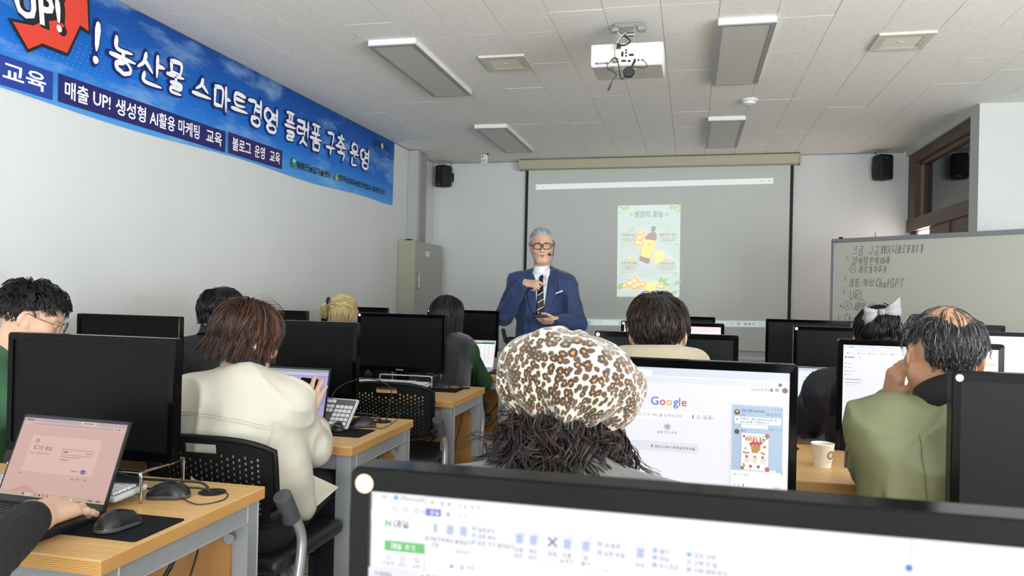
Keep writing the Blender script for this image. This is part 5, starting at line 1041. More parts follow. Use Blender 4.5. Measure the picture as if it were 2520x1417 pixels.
def head_sdf(s, M, sc=1.0, neck=None, ears=True, nose=1.0):
    R = np.array(M.to_3x3().transposed()); w = lambda x, y, z: A3(M @ Vector((x*sc, y*sc, z*sc)))
    E = lambda c, r, k=.02, sub=False: s.el(w(*c), A3(r)*sc, k, R, sub)
    E((0, -.012, .026), (.077, .098, .088)); E((0, .018, -.03), (.062, .074, .085), .03); E((0, .05, -.088), (.032, .038, .034), .03); s.rc(w(-.018, .062, -.102), w(.018, .062, -.102), .015*sc, .015*sc, .03)
    for q in (-1, 1):
        s.rc(w(q*.055, .0, -.05), w(q*.024, .056, -.1), .020*sc, .015*sc, .03); E((q*.043, .062, -.026), (.022, .022, .018), .025); s.rc(w(q*.01, .086, .022), w(q*.045, .072, .02), .009*sc, .007*sc, .015)
        E((q*.031, .098, -.001), (.018, .016, .011), .012, True); E((q*.031, .079, -.001), (.0125, .0125, .0125), .004)
        if ears:
            s.el(w(q*.079, -.012, -.008), A3((.007, .020, .032))*sc, .006, np.array((M.to_3x3() @ Rm(q*.35, 'Z').to_3x3() @ Rm(-.2, 'X').to_3x3()).transposed())); s.el(w(q*.086, -.004, -.006), A3((.006, .010, .018))*sc, .006, R, True)
            s.el(w(q*.075, .002, -.032), A3((.007, .009, .010))*sc, .006, R)
        E((q*.011, .101, -.038), (.008, .009, .0065), .006)
    s.rc(w(0, .088, .012), w(0, .106*nose, -.03), .0065*sc, .0095*sc, .012); E((0, .108, -.034), (.0095, .0095, .008), .006)
    s.rc(w(-.019, .085, -.064), w(.019, .085, -.064), .0065*sc, .0065*sc, .008); s.rc(w(-.015, .084, -.0745), w(.015, .084, -.0745), .0075*sc, .0075*sc, .006); s.rc(w(-.02, .096, -.069), w(.02, .096, -.069), .0028*sc, .0028*sc, .003, True)
    if neck is not None: s.rc(w(0, -.015, -.07), neck, .054*sc, .062*sc, .03)
    return s
def hand_sdf(s, wr, d, up, right=True, curl=((.5, .6, .4),)*4, spread=.12, thumb=(.75, .75, -.25), tc=.25, sc=1.0, fore=None):
    """wrist point, finger direction, back-of-hand normal; returns finger tip points"""
    d = A3(d)/np.linalg.norm(d); up = A3(up); up = up-d*(up@d); up /= np.linalg.norm(up); th = np.cross(d, up)*(-1 if right else 1); wr = A3(wr); tips = []; mid = []
    offs_ = (.027, .009, -.010, -.027); lng = (.088, .092, .088, .080); fl_ = (.072, .080, .074, .058)
    for o in offs_: s.rc(wr+th*o*.55+d*.005, wr+d*.085+th*o*.98, .017*sc, .0125*sc, .014)
    s.rc(wr+th*.018+d*.02-up*.006, wr+th*.03+d*.055-up*.008, .016*sc, .014*sc, .014)
    for i in range(4):
        p = wr+d*lng[i]*sc+th*offs_[i]*sc; fd = d+th*spread*(offs_[i]/.027); fd /= np.linalg.norm(fd); r = (.0092, .0095, .009, .008)[i]*sc; u = up
        c = curl[i] if len(curl) > 1 else curl[0]; pts = [p]
        for j, (a, f) in enumerate(zip(c, (.45, .30, .25))):
            nd = fd*math.cos(a)-u*math.sin(a); u = u*math.cos(a)+fd*math.sin(a); fd = nd; q = p+fd*fl_[i]*f*sc; s.rc(p, q, r*(1-.10*j), r*(.92-.12*j), .005 if j else .008); p = q; pts.append(p)
        tips.append((p, fd, u, r)); mid.append(pts)
    td = th*thumb[0]+d*thumb[1]+up*thumb[2]; td /= np.linalg.norm(td); p = wr+d*.028*sc+th*.024*sc-up*.006
    for j, (L, r0, r1) in enumerate(((.042, .0145, .0115), (.032, .0112, .010), (.026, .010, .0075))):
        q = p+td*L*sc; s.rc(p, q, r0*sc, r1*sc, .012 if j == 0 else .005); p = q; td = td*math.cos(tc)+(d*math.cos(.3)-th*.4)*math.sin(tc); td /= np.linalg.norm(td)
    tips.append((p, td, up, .0095*sc))
    if fore is not None: s.rc(fore, wr-d*.01, .036*sc, .025*sc, .02); s.rc(wr+th*.012, wr-th*.012, .022*sc, .022*sc, .02)
    return tips, mid
def Nrm(v): v = A3(v); return v/np.linalg.norm(v)
def torso(s, pel, neck, sl, sr, yaw, w=.165, dp=.66, ch=.18, belly=1.0, k=.06, shr=.062):
    """trunk from pelvis to neck base with shoulders sl, sr"""
    R = np.array([[math.cos(yaw), math.sin(yaw), 0], [-math.sin(yaw), math.cos(yaw), 0], [0, 0, 1]]); pel, neck, sl, sr = map(A3, (pel, neck, sl, sr))
    mid = (sl+sr)/2; chest = mid*.72+pel*.28; waist = mid*.35+pel*.65
    s.ec(pel, waist, w*1.02, w*.93*belly, (1, dp*1.05, 1), R, k); s.ec(waist, chest, w*.93*belly, ch*.97, (1, dp, 1), R, k)
    for q in (sl, sr):
        s.rc(neck-A3((0, 0, .015+(.062-shr)*1.2)), q-A3((0, 0, (.062-shr)*1.0)), shr, shr, .05); s.ec(chest, q*.72+mid*.28-A3((0, 0, .03)), ch*.8, .085, (1, dp*1.1, 1), R, k)
    return s
def wrinkle(seed, amp=.006, f=9, st=(1, 1, .45)):
    st = A3(st)
    def g(P):
        W = P+.05*np.stack([vnoise(P, 6, seed+i*3.1) for i in range(3)], -1)
        n = vnoise(W*st, f, seed); r = 1-np.abs(2*n-1); m = vnoise(W*st[::-1], f*1.9, seed+7); r2 = 1-np.abs(2*m-1); k_ = vnoise(P, 4, seed+3)
        return -amp*(1.15*r**4-.3)*(.25+1.3*k_)-amp*.5*(r2**6)*(1.3-k_)
    return g
def person(label, loc): return thing('person', label, 'person', loc, group='people in the class')
def put(name, me, m, t, smooth=True):
    o = link(name, me, m, None); o.parent = t; o.matrix_basis = T(*(-t.location)); return o
# ---- hair strands
def hairmat(name, c0, c1, rough=.38, c2=None):
    m = mat(name, c0, rough, spec=.45); nt, b = nodes(m); g = nt.nodes.new('ShaderNodeNewGeometry'); r = nt.nodes.new('ShaderNodeValToRGB')
    r.color_ramp.elements[0].color = (*S(c0), 1); r.color_ramp.elements[1].color = (*S(c1), 1); r.color_ramp.elements[0].position = .35
    if c2: e = r.color_ramp.elements.new(.8); e.color = (*S(c1), 1); r.color_ramp.elements[-1].color = (*S(c2), 1)
    nt.links.new(g.outputs['Random Per Island'], r.inputs[0]); nt.links.new(r.outputs[0], b.inputs['Base Color']); return m
def grow(M, roots, dirf, length, steps=9, grav=0, wave=0, wf=40, off=(.004, .022), ell=((0, -.012, .026), (.077, .098, .088)), sc=1.0, seed=1, jitter=.15, lift=.0, width=.0016, taper=True, hug=.75, clump=10, cl=.55, zh=-.02):
    """strands combed over the head ellipsoid in its local frame, gathered into locks -> (verts, quads) in world space"""
    r = np.random.default_rng(seed); P = A3(roots); n = len(P); c = A3(ell[0]); rad = A3(ell[1]); K = max(2, n//clump); gi = r.choice(n, K, replace=False)
    own = np.argmin(((P[:, None, :]-P[None, gi, :])**2).sum(-1)+r.uniform(0, .00006, (n, K)), 1); P = c+(P-c)/np.linalg.norm((P-c)/rad, axis=1)[:, None]
    gL = r.uniform(.8, 1.12, K); go = r.uniform(off[0], off[1], K); gp = r.uniform(0, 2*PI, K); gj = r.normal(0, jitter, (K, 3))
    L = (length(P) if callable(length) else np.full(n, length))*gL[own]*r.uniform(.9, 1.06, n); o = (go[own]+r.uniform(-.2, .2, n)*(off[1]-off[0]))[:, None].clip(.001); ph = gp[own]+r.normal(0, .25, n); jit = gj[own]+r.normal(0, jitter*.35, (n, 3))
    path = []; g = A3(M.to_3x3().transposed() @ Vector((0, 0, -1))); d_prev = None
    for i in range(steps+1):
        t = i/steps; nr = (P-c)/rad**2; nr /= np.linalg.norm(nr, axis=1)[:, None]
        sh = rad+o*min(1, t*2.0+.15); X = (P-c)/sh; kk = np.linalg.norm(X, axis=1)[:, None]; S_ = c+(P-c)/np.maximum(kk, 1e-6); up = (P[:, 2:3] > zh)
        P = np.where(kk < 1, S_, np.where(up, P+(S_-P)*hug, P)); path.append(P.copy())
        d = dirf(P, t); dn = (d*nr).sum(1, keepdims=True); d = np.where(up & (dn > 0), d-nr*dn*.9, d); d = d+jit*(.4+t)+g*grav*t+nr*lift*max(0, .6-t)
        if wave: d = d+wave*min(1, t*2+.2)*np.stack([np.sin(ph+wf*t), np.cos(ph*1.7+wf*t*.9), .5*np.sin(ph*2.3+wf*t)], -1)
        d /= np.maximum(1e-6, np.linalg.norm(d, axis=1))[:, None]
        if d_prev is not None: d = d*.65+d_prev*.35; d /= np.linalg.norm(d, axis=1)[:, None]
        d_prev = d; P = P+d*(L/steps)[:, None]
    A = np.stack(path, 1); gm = np.zeros((K,)+A.shape[1:]); cnt = np.bincount(own, minlength=K).clip(1); np.add.at(gm, own, A); gm /= cnt[:, None, None]; wt = (cl*np.linspace(0, 1, steps+1)**1.2)[None, :, None]; A = A*(1-wt)+gm[own]*wt
    tn = np.gradient(A, axis=1); tn /= np.maximum(1e-9, np.linalg.norm(tn, axis=2))[..., None]; nr = (A-c)/rad**2; nr /= np.linalg.norm(nr, axis=2)[..., None]
    b = np.cross(tn, nr); b /= np.maximum(1e-9, np.linalg.norm(b, axis=2))[..., None]; w_ = width*r.uniform(.6, 1.4, n)[:, None, None]*(np.linspace(1, .35 if taper else .9, steps+1)[None, :, None]); nn = np.cross(b, tn)
    ring = np.stack([A+b*w_, A-b*w_*.5+nn*w_*.8, A-b*w_*.5-nn*w_*.8], 2); k = 3
    V = ring.reshape(-1, 3)*sc; Mw = np.array(M); V = V@Mw[:3, :3].T+Mw[:3, 3]
    idx = np.arange(n*(steps+1)*k).reshape(n, steps+1, k); a = idx[:, :-1]; e = idx[:, 1:]; Q = np.stack([a, np.roll(a, -1, 2), np.roll(e, -1, 2), e], -1).reshape(-1, 4); return V, Q
def hairobj(name, parts, m, t):
    Vs = []; Qs = []; n = 0
    for V, Q in parts: Vs.append(V); Qs.append(Q+n); n += len(V)
    o = put(name, mesh_np(name, np.concatenate(Vs), np.concatenate(Qs)), m, t); o['kind'] = 'stuff'; return o
def scalp(n, test, seed=2):
    """random points on the head ellipsoid (local) that pass test(unit direction)"""
    r = np.random.default_rng(seed); u = r.normal(0, 1, (n*6, 3)); u /= np.linalg.norm(u, axis=1)[:, None]; u = u[test(u)][:n]; return A3((0, -.012, .026))+u*A3((.077, .098, .088))
def hairline(u, front=.35, nape=-.62, side=-.15):
    """scalp region: above the brow in front, above the ears at the sides, down to the nape behind"""
    lim = np.where(u[:, 1] > .1, side+(front-side)*np.clip(u[:, 1], 0, 1)**.8*1.6, np.where(u[:, 1] < -.35, nape, side+(nape-side)*np.clip((.1-u[:, 1])/.45, 0, 1))); return u[:, 2] > lim
def cap_mesh(M, test_clip, th=.006, sc=1.0, grow_=(0, 0, 0)):
    s = Sdf(); R = np.array(M.to_3x3().transposed()); c = A3(M @ Vector((0, -.012*sc, .026*sc))); s.el(c, (A3((.077, .098, .088))+th+A3(grow_))*sc, .01, R)
    Mi = np.array(M.inverted())
    def clip(P): X = (P@Mi[:3, :3].T+Mi[:3, 3])/sc; return test_clip(X)*sc
    return s.mesh('scalp', .005, clip=clip)
SKIN = mat('skin', 'cba48b', .5, spec=.35, bump=(400, .08, .001), var=(14, .05)); SKIN.node_tree.nodes['Principled BSDF'].inputs['Subsurface Weight'].default_value = .08; SKIN.node_tree.nodes['Principled BSDF'].inputs['Subsurface Radius'].default_value = (.01, .004, .002)
SKIN2 = mat('skin_tan', 'b58a6d', .5, spec=.35, bump=(300, .1, .001), var=(14, .07)); SKIN3 = mat('skin_fair', 'd3ae97', .5, spec=.35, var=(14, .05))
def legs_sdf(s, pel, yaw, kn=None, ft=None, r=(.085, .062, .045), hw=.095):
    R = Rm(yaw, 'Z'); hip = []
    for q in (-1, 1):
        h_ = A3(Vector(pel)+R @ Vector((q*hw, .02, -.01))); k_ = A3(kn[(q+1)//2]) if kn else A3(Vector(pel)+R @ Vector((q*.12, .43, .0))); f_ = A3(ft[(q+1)//2]) if ft else A3(Vector(k_)+R @ Vector((0, -.02, -.43))); s.rc(h_, k_, r[0], r[1], .03); s.rc(k_, f_, r[1]*.97, r[2], .02)
    s.ec(A3(pel)-A3((.05*math.cos(yaw), .05*math.sin(yaw), 0)), A3(pel)+A3((.05*math.cos(yaw), .05*math.sin(yaw), 0)), .13, .13, (1, .9, .8), np.array([[math.cos(yaw), math.sin(yaw), 0], [-math.sin(yaw), math.cos(yaw), 0], [0, 0, 1]]), .04)
    return s
def shoe(t, f, yaw, m):
    R = T(*f) @ Rm(yaw, 'Z'); mb = MB(); mb.rbox(-.045, .045, -.075, .185, -.05, -.01, .018, 3, M=R); mb.rbox(-.042, .042, -.07, .10, -.03, .04, .025, 3, M=R); o = mb.build('shoe', m, None, smooth=True); o.parent = t; o.matrix_basis = T(*(-t.location)); return o
M_SHOE = mat('shoe_black', '15161a', .5); M_DENIM = mat('dark_denim', '15171d', .85, bump=(500, .3, .001), var=(20, .2)); M_TROUS = mat('dark_trousers', '1e2026', .8, bump=(300, .2, .001))
def seated_body(t, M, neck, pel, sl, sr, wl, wr_, el_l, el_r, jm, yaw=0, skin=None, arm=(.062, .052, .040), seed=1, amp=.006, w=.165, ch=.18, dp=.68, hands=None, cloth='jacket', extra=None, h=.010, trousers=None, collar=None, belly=1.0, nose=1, hs=1.0, f=9, ears=True, hem=None, cuff=.97):
    """skin body (head, neck, hands), garment with sleeves, trousers, shoes"""
    skin = skin or SKIN; b = Sdf(); head_sdf(b, M, hs, A3(neck)+A3((0, 0, -.03)), ears=ears, nose=nose); meshes = [b.mesh('head', .0052)]; info = {}
    for side, wpt, ept in (('l', wl, el_l), ('r', wr_, el_r)):
        hd = Sdf(); kw = (hands or {}).get(side)
        if kw is None: dv = Nrm(A3(wpt)-A3(ept)); kw = dict(d=dv+A3((0, 0, -.15)), up=(0, 0, 1))
        info[side] = hand_sdf(hd, wpt, right=(side == 'r'), fore=A3(ept)*.35+A3(wpt)*.65, **kw); meshes.append(hd.mesh('hand', .0034 if (hands or {}).get(side) else .006))
    tr = Sdf(); torso(tr, pel, neck, sl, sr, yaw, w*.82, dp*.9, ch*.78, shr=.03); meshes.append(tr.mesh('trunk', .024))
    put('body', join_np('body', meshes), skin, t)
    g = Sdf(); torso(g, A3(pel)-A3((0, 0, .06 if hem is None else hem)), neck, sl, sr, yaw, w, dp, ch, belly)
    for s_, e_, w_ in ((sl, el_l, wl), (sr, el_r, wr_)): g.rc(s_, e_, arm[0], arm[1], .035); g.rc(e_, A3(w_)*cuff+A3(e_)*(1-cuff), arm[1], arm[2], .025)
    if collar: nn = A3(neck); hd_ = A3(M.translation); dv = Nrm(hd_-nn); g.rc(nn-dv*.01, nn+dv*collar, .066, .062, .015)
    if extra: extra(g)
    put(cloth, g.mesh(cloth, h, wrinkle(seed, amp, f)), jm, t)
    lg = Sdf(); legs_sdf(lg, pel, yaw, *(trousers or ())); put('trousers', lg.mesh('trousers', .018, wrinkle(seed+3, .004)), M_DENIM if trousers else M_TROUS, t)
    R = Rm(yaw, 'Z')
    for q in (-1, 1):
        f_ = (trousers[1][(q+1)//2] if trousers and len(trousers) > 1 and trousers[1] else tuple(Vector(pel)+R @ Vector((q*.12, .41, -.43)))); shoe(t, (f_[0], f_[1], .05), yaw, M_SHOE)
    return info
from mathutils.bvhtree import BVHTree
def bvh_of(o):
    me = o.data; M = T(*o.matrix_basis.translation); par = o.parent.location if o.parent else Vector()
    return BVHTree.FromPolygons([v.co.copy() for v in me.vertices], [tuple(p.vertices) for p in me.polygons])
def drape(bv, F, L, R, nu, nv, off, sgn=1, th=.0, fallback=.12):
    """strip between polylines L and R (local x,z), laid on the garment seen along local y; sgn=+1 front, -1 back"""
    def samp(P, t):
        d = [0.0]
        for a, b in zip(P, P[1:]): d.append(d[-1]+(Vector(b)-Vector(a)).length)
        x = t*d[-1]
        for i in range(len(P)-1):
            if x <= d[i+1]+1e-9: f = (x-d[i])/max(1e-9, d[i+1]-d[i]); return Vector(P[i]).lerp(Vector(P[i+1]), f)
        return Vector(P[-1])
    R3 = F.to_3x3(); vs = []; last = fallback
    for i in range(nv+1):
        a, b = samp(L, i/nv), samp(R, i/nv)
        for j in range(nu+1):
            q = a.lerp(b, j/nu); o = F @ Vector((q.x, sgn*.6, q.y)); hit = bv.ray_cast(o, R3 @ Vector((0, -sgn, 0)))
            y = (F.inverted() @ hit[0]).y if hit[0] is not None else last*sgn
            last = abs(y); vs.append(F @ Vector((q.x, y+sgn*off, q.y)))
    n = nu+1; fs = [(i*n+j, i*n+j+1, (i+1)*n+j+1, (i+1)*n+j) for i in range(nv) for j in range(nu)]; m = MB(); m.add(vs, fs); return m
def putmb(name, mb, m, t, smooth=True, angle=None, thick=0):
    o = mb.build(name, m, None, smooth=smooth, angle=angle); o.parent = t; o.matrix_basis = T(*(-t.location))
    if thick: md = o.modifiers.new('thickness', 'SOLIDIFY'); md.thickness = thick; md.offset = 0
    return o
U = lambda P: P/np.maximum(1e-9, np.linalg.norm(P, axis=-1))[..., None]
C0 = A3((0, -.045, .118))
def comb(a=1.0, b=1.0, const=(0, 0, 0), c0=C0): cst = A3(const); return lambda P, t: U(P-c0)*a+A3((0, 0, -b))+cst
HB = hairmat('hair_black', '0b0b0d', '1d1c1e', .33); HBR = hairmat('hair_brown', '22130f', '4a2a1c', .36, '74452b'); HBK2 = hairmat('hair_black_brown', '141213', '2c211d', .36, '5b3423')
HSIL = hairmat('hair_silver', 'a9abab', 'dcdedd', .4); HGREY = hairmat('hair_salt_pepper', '17181a', '36383b', .45, '8f9193'); HBLON = hairmat('hair_blonde', 'a58f55', 'd8c893', .36, 'ece6cf'); HDK = hairmat('hair_dark_wavy', '120e0f', '2a1e1e', .34, '4d322d')
HBLU = mat('hair_under', '0d0c0d', .6)
def under(t, M, m, f=.35, nape=-.055, th=.005, sc=1.0, name='hair_cap'):
    """close-fitting scalp cap so that no skin shows between the strands"""
    def cl(X): u = (X-A3((0, -.012, .026)))/A3((.077, .098, .088)); lim = np.where(u[..., 1] > .1, -.15+(f+.27)*np.clip(u[..., 1]*1.15, 0, 1), np.where(u[..., 1] < -.35, nape/.088-.0, -.15+(nape/.088+.15)*np.clip((.1-u[..., 1])/.45, 0, 1))); return (lim-u[..., 2])*.07
    put(name, cap_mesh(M, cl, th, sc), m, t)
# ------------------------------------------------------------------ 1 presenter
M_SUIT = mat('navy_suit', '22355f', .75, bump=(700, .25, .0008), var=(8, .06), sheen=.15); M_SHIRT = mat('white_shirt', 'e3e6ec', .7, bump=(200, .05, .001)); M_TIE = mat('navy_tie', '11131f', .5)
t = person('presenter in navy suit, silver hair and glasses standing by the screen', (-1.045, 5.42, 0)); P1 = t
YB = 3.30; BF = T(-1.045, 5.42, 0) @ Rm(YB, 'Z'); lw = lambda x, y, z: tuple(BF @ Vector((x, y, z)))      # body frame: +y front, x = his right is -x seen... local
HM = frame((-1.040, 5.372, 1.590), 3.36, .04, .03)
neck = lw(0, -.005, 1.435); pel = lw(0, 0, .93)
SR, SL = (-1.222, 5.445, 1.335), (-.862, 5.375, 1.328)
ELR, WRR = (-1.300, 5.315, 1.085), (-1.128, 5.172, 1.322); ELL, WRL = (-.765, 5.325, 1.045), (-.885, 5.165, 1.068)
b = Sdf(); head_sdf(b, HM, 1.0, neck, nose=1.0); hd = Sdf()
hand_sdf(hd, WRR, (.93, -.12, -.02), (-.15, -.55, .8), True, ((.25, .35, .25), (.9, 1.1, .6), (1.0, 1.2, .7), (1.1, 1.2, .7)), .06, (.6, .8, -.5), .3, .98, fore=A3(ELR)*.3+A3(WRR)*.7)
hd2 = Sdf(); hand_sdf(hd2, WRL, (-.93, -.25, .02), (.05, -.55, -.83), False, ((.35, .7, .4), (.3, .55, .4), (.3, .5, .4), (.3, .5, .4)), .08, (.8, .7, -.1), .5, .98, fore=A3(ELL)*.3+A3(WRL)*.7)
tr = Sdf(); torso(tr, pel, neck, SL, SR, YB, .14, .6, .145, shr=.03); put('body', join_np('body', [b.mesh('h', .0036), hd.mesh('h', .003), hd2.mesh('h', .003), tr.mesh('t', .016)]), SKIN, t)
g = Sdf(); torso(g, A3(pel)-A3((0, 0, .14)), lw(0, -.035, 1.412), SL, SR, YB, .172, .68, .182, k=.07)
for a, e, w_ in ((SR, ELR, WRR), (SL, ELL, WRL)): g.rc(a, e, .066, .056, .03); g.rc(e, A3(w_)*.96+A3(e)*.04, .06, .041, .02); g.el(A3(a)+A3((0, 0, -.002)), (.070, .070, .055), .03)
jk = put('suit_jacket', g.mesh('suit_jacket', .008, wrinkle(4, .012, 13)), M_SUIT, t); bv = bvh_of(jk)
lg = Sdf(); 
for q in (-1, 1): lg.rc(lw(q*.085, 0, .92), lw(q*.095, .01, .50), .088, .068, .03); lg.rc(lw(q*.095, .01, .50), lw(q*.1, -.01, .09), .068, .052, .02)
put('trousers', lg.mesh('trousers', .014, wrinkle(6, .004)), M_SUIT, t)
for q in (-1, 1): shoe(t, lw(q*.1, .0, .05), YB, M_SHOE)
# shirt, tie, lapels, pocket square (local x>0 is image left)
sh = drape(bv, BF, [(.052, 1.425), (.046, 1.38), (.030, 1.20), (.012, 1.07)], [(-.052, 1.425), (-.050, 1.38), (-.036, 1.20), (-.012, 1.07)], 8, 14, .004); putmb('shirt', sh, M_SHIRT, t)
for q in (1, -1):
    cl = drape(bv, BF, [(q*.004, 1.392), (q*.012, 1.372), (q*.040, 1.345)], [(q*.052, 1.448), (q*.060, 1.42), (q*.056, 1.385)], 4, 6, .012); putmb('shirt_collar', cl, M_SHIRT, t, thick=.002)
    lp = drape(bv, BF, [(q*.060, 1.43), (q*.048, 1.34), (q*.030, 1.18), (q*.010, 1.05)], [(q*.082, 1.425), (q*.115, 1.31), (q*.085, 1.18), (q*.018, 1.05)], 6, 12, .008); putmb('lapel', lp, M_SUIT, t, thick=.003)
neckring = MB(); neckring.lathe([(.070, -.055), (.064, -.03), (.060, .0), (.057, .03)], 28); o = putmb('collar_band', neckring, M_SHIRT, t); o.matrix_basis = T(*(-t.location)) @ T(*lw(0, .006, 1.437)) @ Rm(-.2, 'X')
tie = drape(bv, BF, [(.016, 1.384), (.012, 1.355), (.020, 1.30), (.030, 1.16), (.026, 1.09)], [(-.014, 1.384), (-.011, 1.355), (-.017, 1.30), (-.026, 1.16), (-.02, 1.09)], 4, 16, .011); to = putmb('tie', tie, M_TIE, t, thick=.003)
for i in range(5):
    z = 1.335-.052*i; st = drape(bv, BF, [(-.0165-.002*i, z-.012), (-.0165-.002*i, z-.018)], [(.018+.002*i, z-.04), (.018+.002*i, z-.046)], 6, 1, .0135); so = putmb('tie_stripe', st, mat('tie_stripe', 'e8e0d6', .6), t); so.parent = to; so.matrix_basis = Matrix()
pk_ = drape(bv, BF, [(-.100, 1.262), (-.100, 1.248)], [(-.152, 1.282), (-.152, 1.270)], 5, 1, .006); putmb('pocket_square', pk_, M_SHIRT, t, thick=.003)
for side, a, e in (('r', ELR, WRR), ('l', ELL, WRL)): cf = MB(); d = Vector(e)-Vector(a); cf.tube([Vector(e)-d*.02, Vector(e)+d.normalized()*.006], .034, 14, caps=False); putmb('shirt_cuff', cf, M_SHIRT, t, thick=.002)
# face
hp = lambda x, y, z: HM @ Vector((x, y, z))
def eyes(t, HM, iris='1e130d', s=1, lid=True):
    for q in (-1, 1):
        e = MB(); e.ell((q*.031*s, .081*s, -.001*s), .0120*s, .0110*s, .0062*s, 0, HM, 16, 10); eo = putmb('eye', e, mat('eye_white', 'e6e1da', .25), t)
        i = MB(); i.ell((q*.031*s, .0892*s, -.001*s), .0050*s, .0032*s, .0046*s, 0, HM, 14, 8); io = putmb('iris', i, mat('iris_'+iris, iris, .2), t); io.parent = eo; io.matrix_basis = Matrix()
        if lid: l = MB(); l.tube([HM @ Vector((q*(.031+dx)*s, (.0915-.12*abs(dx))*s, (.0052-14*dx*dx)*s)) for dx in (-.014, -.008, 0, .008, .014)], .0034*s, 6); putmb('eyelid', l, SKIN, t)
eyes(t, HM)
for q in (-1, 1):
    e = MB(); e.tube([hp(q*.013, .0985, .0185), hp(q*.028, .0955, .0235), hp(q*.046, .084, .0195)], .0034, 6, taper=(.7, 1, .5)); putmb('eyebrow', e, mat('brow_dark', '2a2422', .7), t)
l = MB(); l.tube([hp(-.025, .086, -.068), hp(-.009, .0945, -.0625), hp(0, .0945, -.0638), hp(.009, .0945, -.0625), hp(.025, .086, -.068)], .0036, 8, taper=(.4, 1, .9, 1, .4)); l.tube([hp(-.022, .086, -.0735), hp(0, .0925, -.0785), hp(.022, .086, -.0735)], .0050, 8, taper=(.4, 1, .4)); putmb('lips', l, mat('lips', '9a5a52', .45), t)
m_ = MB(); m_.ell((0, .0895, -.0700), .018, .005, .0036, 0, HM); putmb('mouth_opening', m_, mat('mouth_dark', '2a1212', .6), t)
def glasses(t, HM, rw, rh, thick, m, ybr=.106, s=1, label='glasses', tilt=0):
    fr = MB()
    for q in (-1, 1):
        cx = q*.0335; P = []
        for i in range(24):
            a = 2*PI*i/24; c_, s_ = math.cos(a), math.sin(a); P.append(HM @ Vector(((cx+rw*math.copysign(abs(c_)**.62, c_))*s, (ybr-.22*abs(cx+rw*c_)+.006)*s, (-.001+rh*math.copysign(abs(s_)**.62, s_))*s)))
        fr.tube(P+[P[0], P[1]], thick, 6, caps=False)
    fr.tube([HM @ Vector((-.009*s, (ybr+.004)*s, .004*s)), HM @ Vector((0, (ybr+.006)*s, .006*s)), HM @ Vector((.009*s, (ybr+.004)*s, .004*s))], thick*1.1, 6); o = putmb(label, fr, m, t)
    for q in (-1, 1):
        a = MB(); a.tube([HM @ Vector((q*(.0335+rw)*s, (ybr-.010)*s, .004*s)), HM @ Vector((q*.075*s, .04*s, .006*s)), HM @ Vector((q*.083*s, -.005*s, .012*s)), HM @ Vector((q*.082*s, -.025*s, -.005*s))], thick*.9, 6); ao = putmb('temple_arm', a, m, t); ao.parent = o; ao.matrix_basis = Matrix()
        ln = MB(); ln.add([HM @ Vector(((q*.0335+rw*.95*math.copysign(abs(math.cos(2*PI*i/20))**.62, math.cos(2*PI*i/20)))*s, (ybr-.22*abs(q*.0335+rw*math.cos(2*PI*i/20))+.006)*s, (-.001+rh*.95*math.copysign(abs(math.sin(2*PI*i/20))**.62, math.sin(2*PI*i/20)))*s)) for i in range(20)], [tuple(range(20))]); lo = putmb('lens', ln, M_LENS, t); lo.parent = o; lo.matrix_basis = Matrix()
M_LENS = bpy.data.materials.new('clear_lens'); M_LENS.use_nodes = True; nt = M_LENS.node_tree; nt.nodes.clear(); tb = nt.nodes.new('ShaderNodeBsdfTransparent'); gb = nt.nodes.new('ShaderNodeBsdfGlossy'); gb.inputs['Roughness'].default_value = .02; mxs = nt.nodes.new('ShaderNodeMixShader'); mxs.inputs[0].default_value = .006; ou = nt.nodes.new('ShaderNodeOutputMaterial'); nt.links.new(tb.outputs[0], mxs.inputs[1]); nt.links.new(gb.outputs[0], mxs.inputs[2]); nt.links.new(mxs.outputs[0], ou.inputs[0])
glasses(t, HM, .0285, .0205, .0030, mat('glasses_black', '0d0c0c', .25))
hs = thing('headset_microphone', 'thin black headset microphone on presenter\'s cheek', 'microphone', P1.location)
hm = MB(); hm.tube(catmull([hp(-.086, -.02, .02), hp(-.088, .0, .03), hp(-.087, .012, .012), hp(-.083, .02, -.03), hp(-.075, .045, -.065), hp(-.060, .075, -.066)], 5), .0022, 6); putmb('boom', hm, M_BLK, hs); hm = MB(); hm.ell((-.052, .086, -.058), .009, .009, .009, 0, HM); putmb('windscreen', hm, M_BLK, hs)
hm = MB(); hm.tube(catmull([hp(-.083, .02, -.03), hp(-.08, .02, -.075), hp(-.068, .02, -.105), hp(-.055, .02, -.14)], 5), .0016, 6); putmb('cord', hm, M_BLK, hs)
# silver hair swept up and back
under(t, HM, mat('silver_under', '9a9c9c', .6), nape=-.05, th=.004, f=.62)
r_top = scalp(2600, lambda u: hairline(u, .44, -.6, -.12), 5)
def sweep(P, tt): return np.where((P[:, 2] > .06)[:, None], A3((.55, -.65, .35*(1-tt)-.1)), U(P-C0)*.2+A3((0, -.55, -.75)))
hairobj('hair', [grow(HM, r_top, sweep, lambda P: np.where(P[:, 2] > .06, .085, .035), 8, off=(.003, .022), seed=5, jitter=.12, lift=.55, width=.0017)], HSIL, t)
ph = thing('phone', 'black phone held flat in presenter\'s hand', 'phone', (-.985, 5.085, 1.103), .12); MB().rbox(-.046, .046, -.035, .06, -.006, .012, .006, 2).build('body', M_BLK, ph, smooth=True, angle=40); MB().box(-.04, .04, -.028, .054, .0118, .0124).build('glass', M_GLOSS, ph); ph.rotation_euler = (.12, 0, .25)
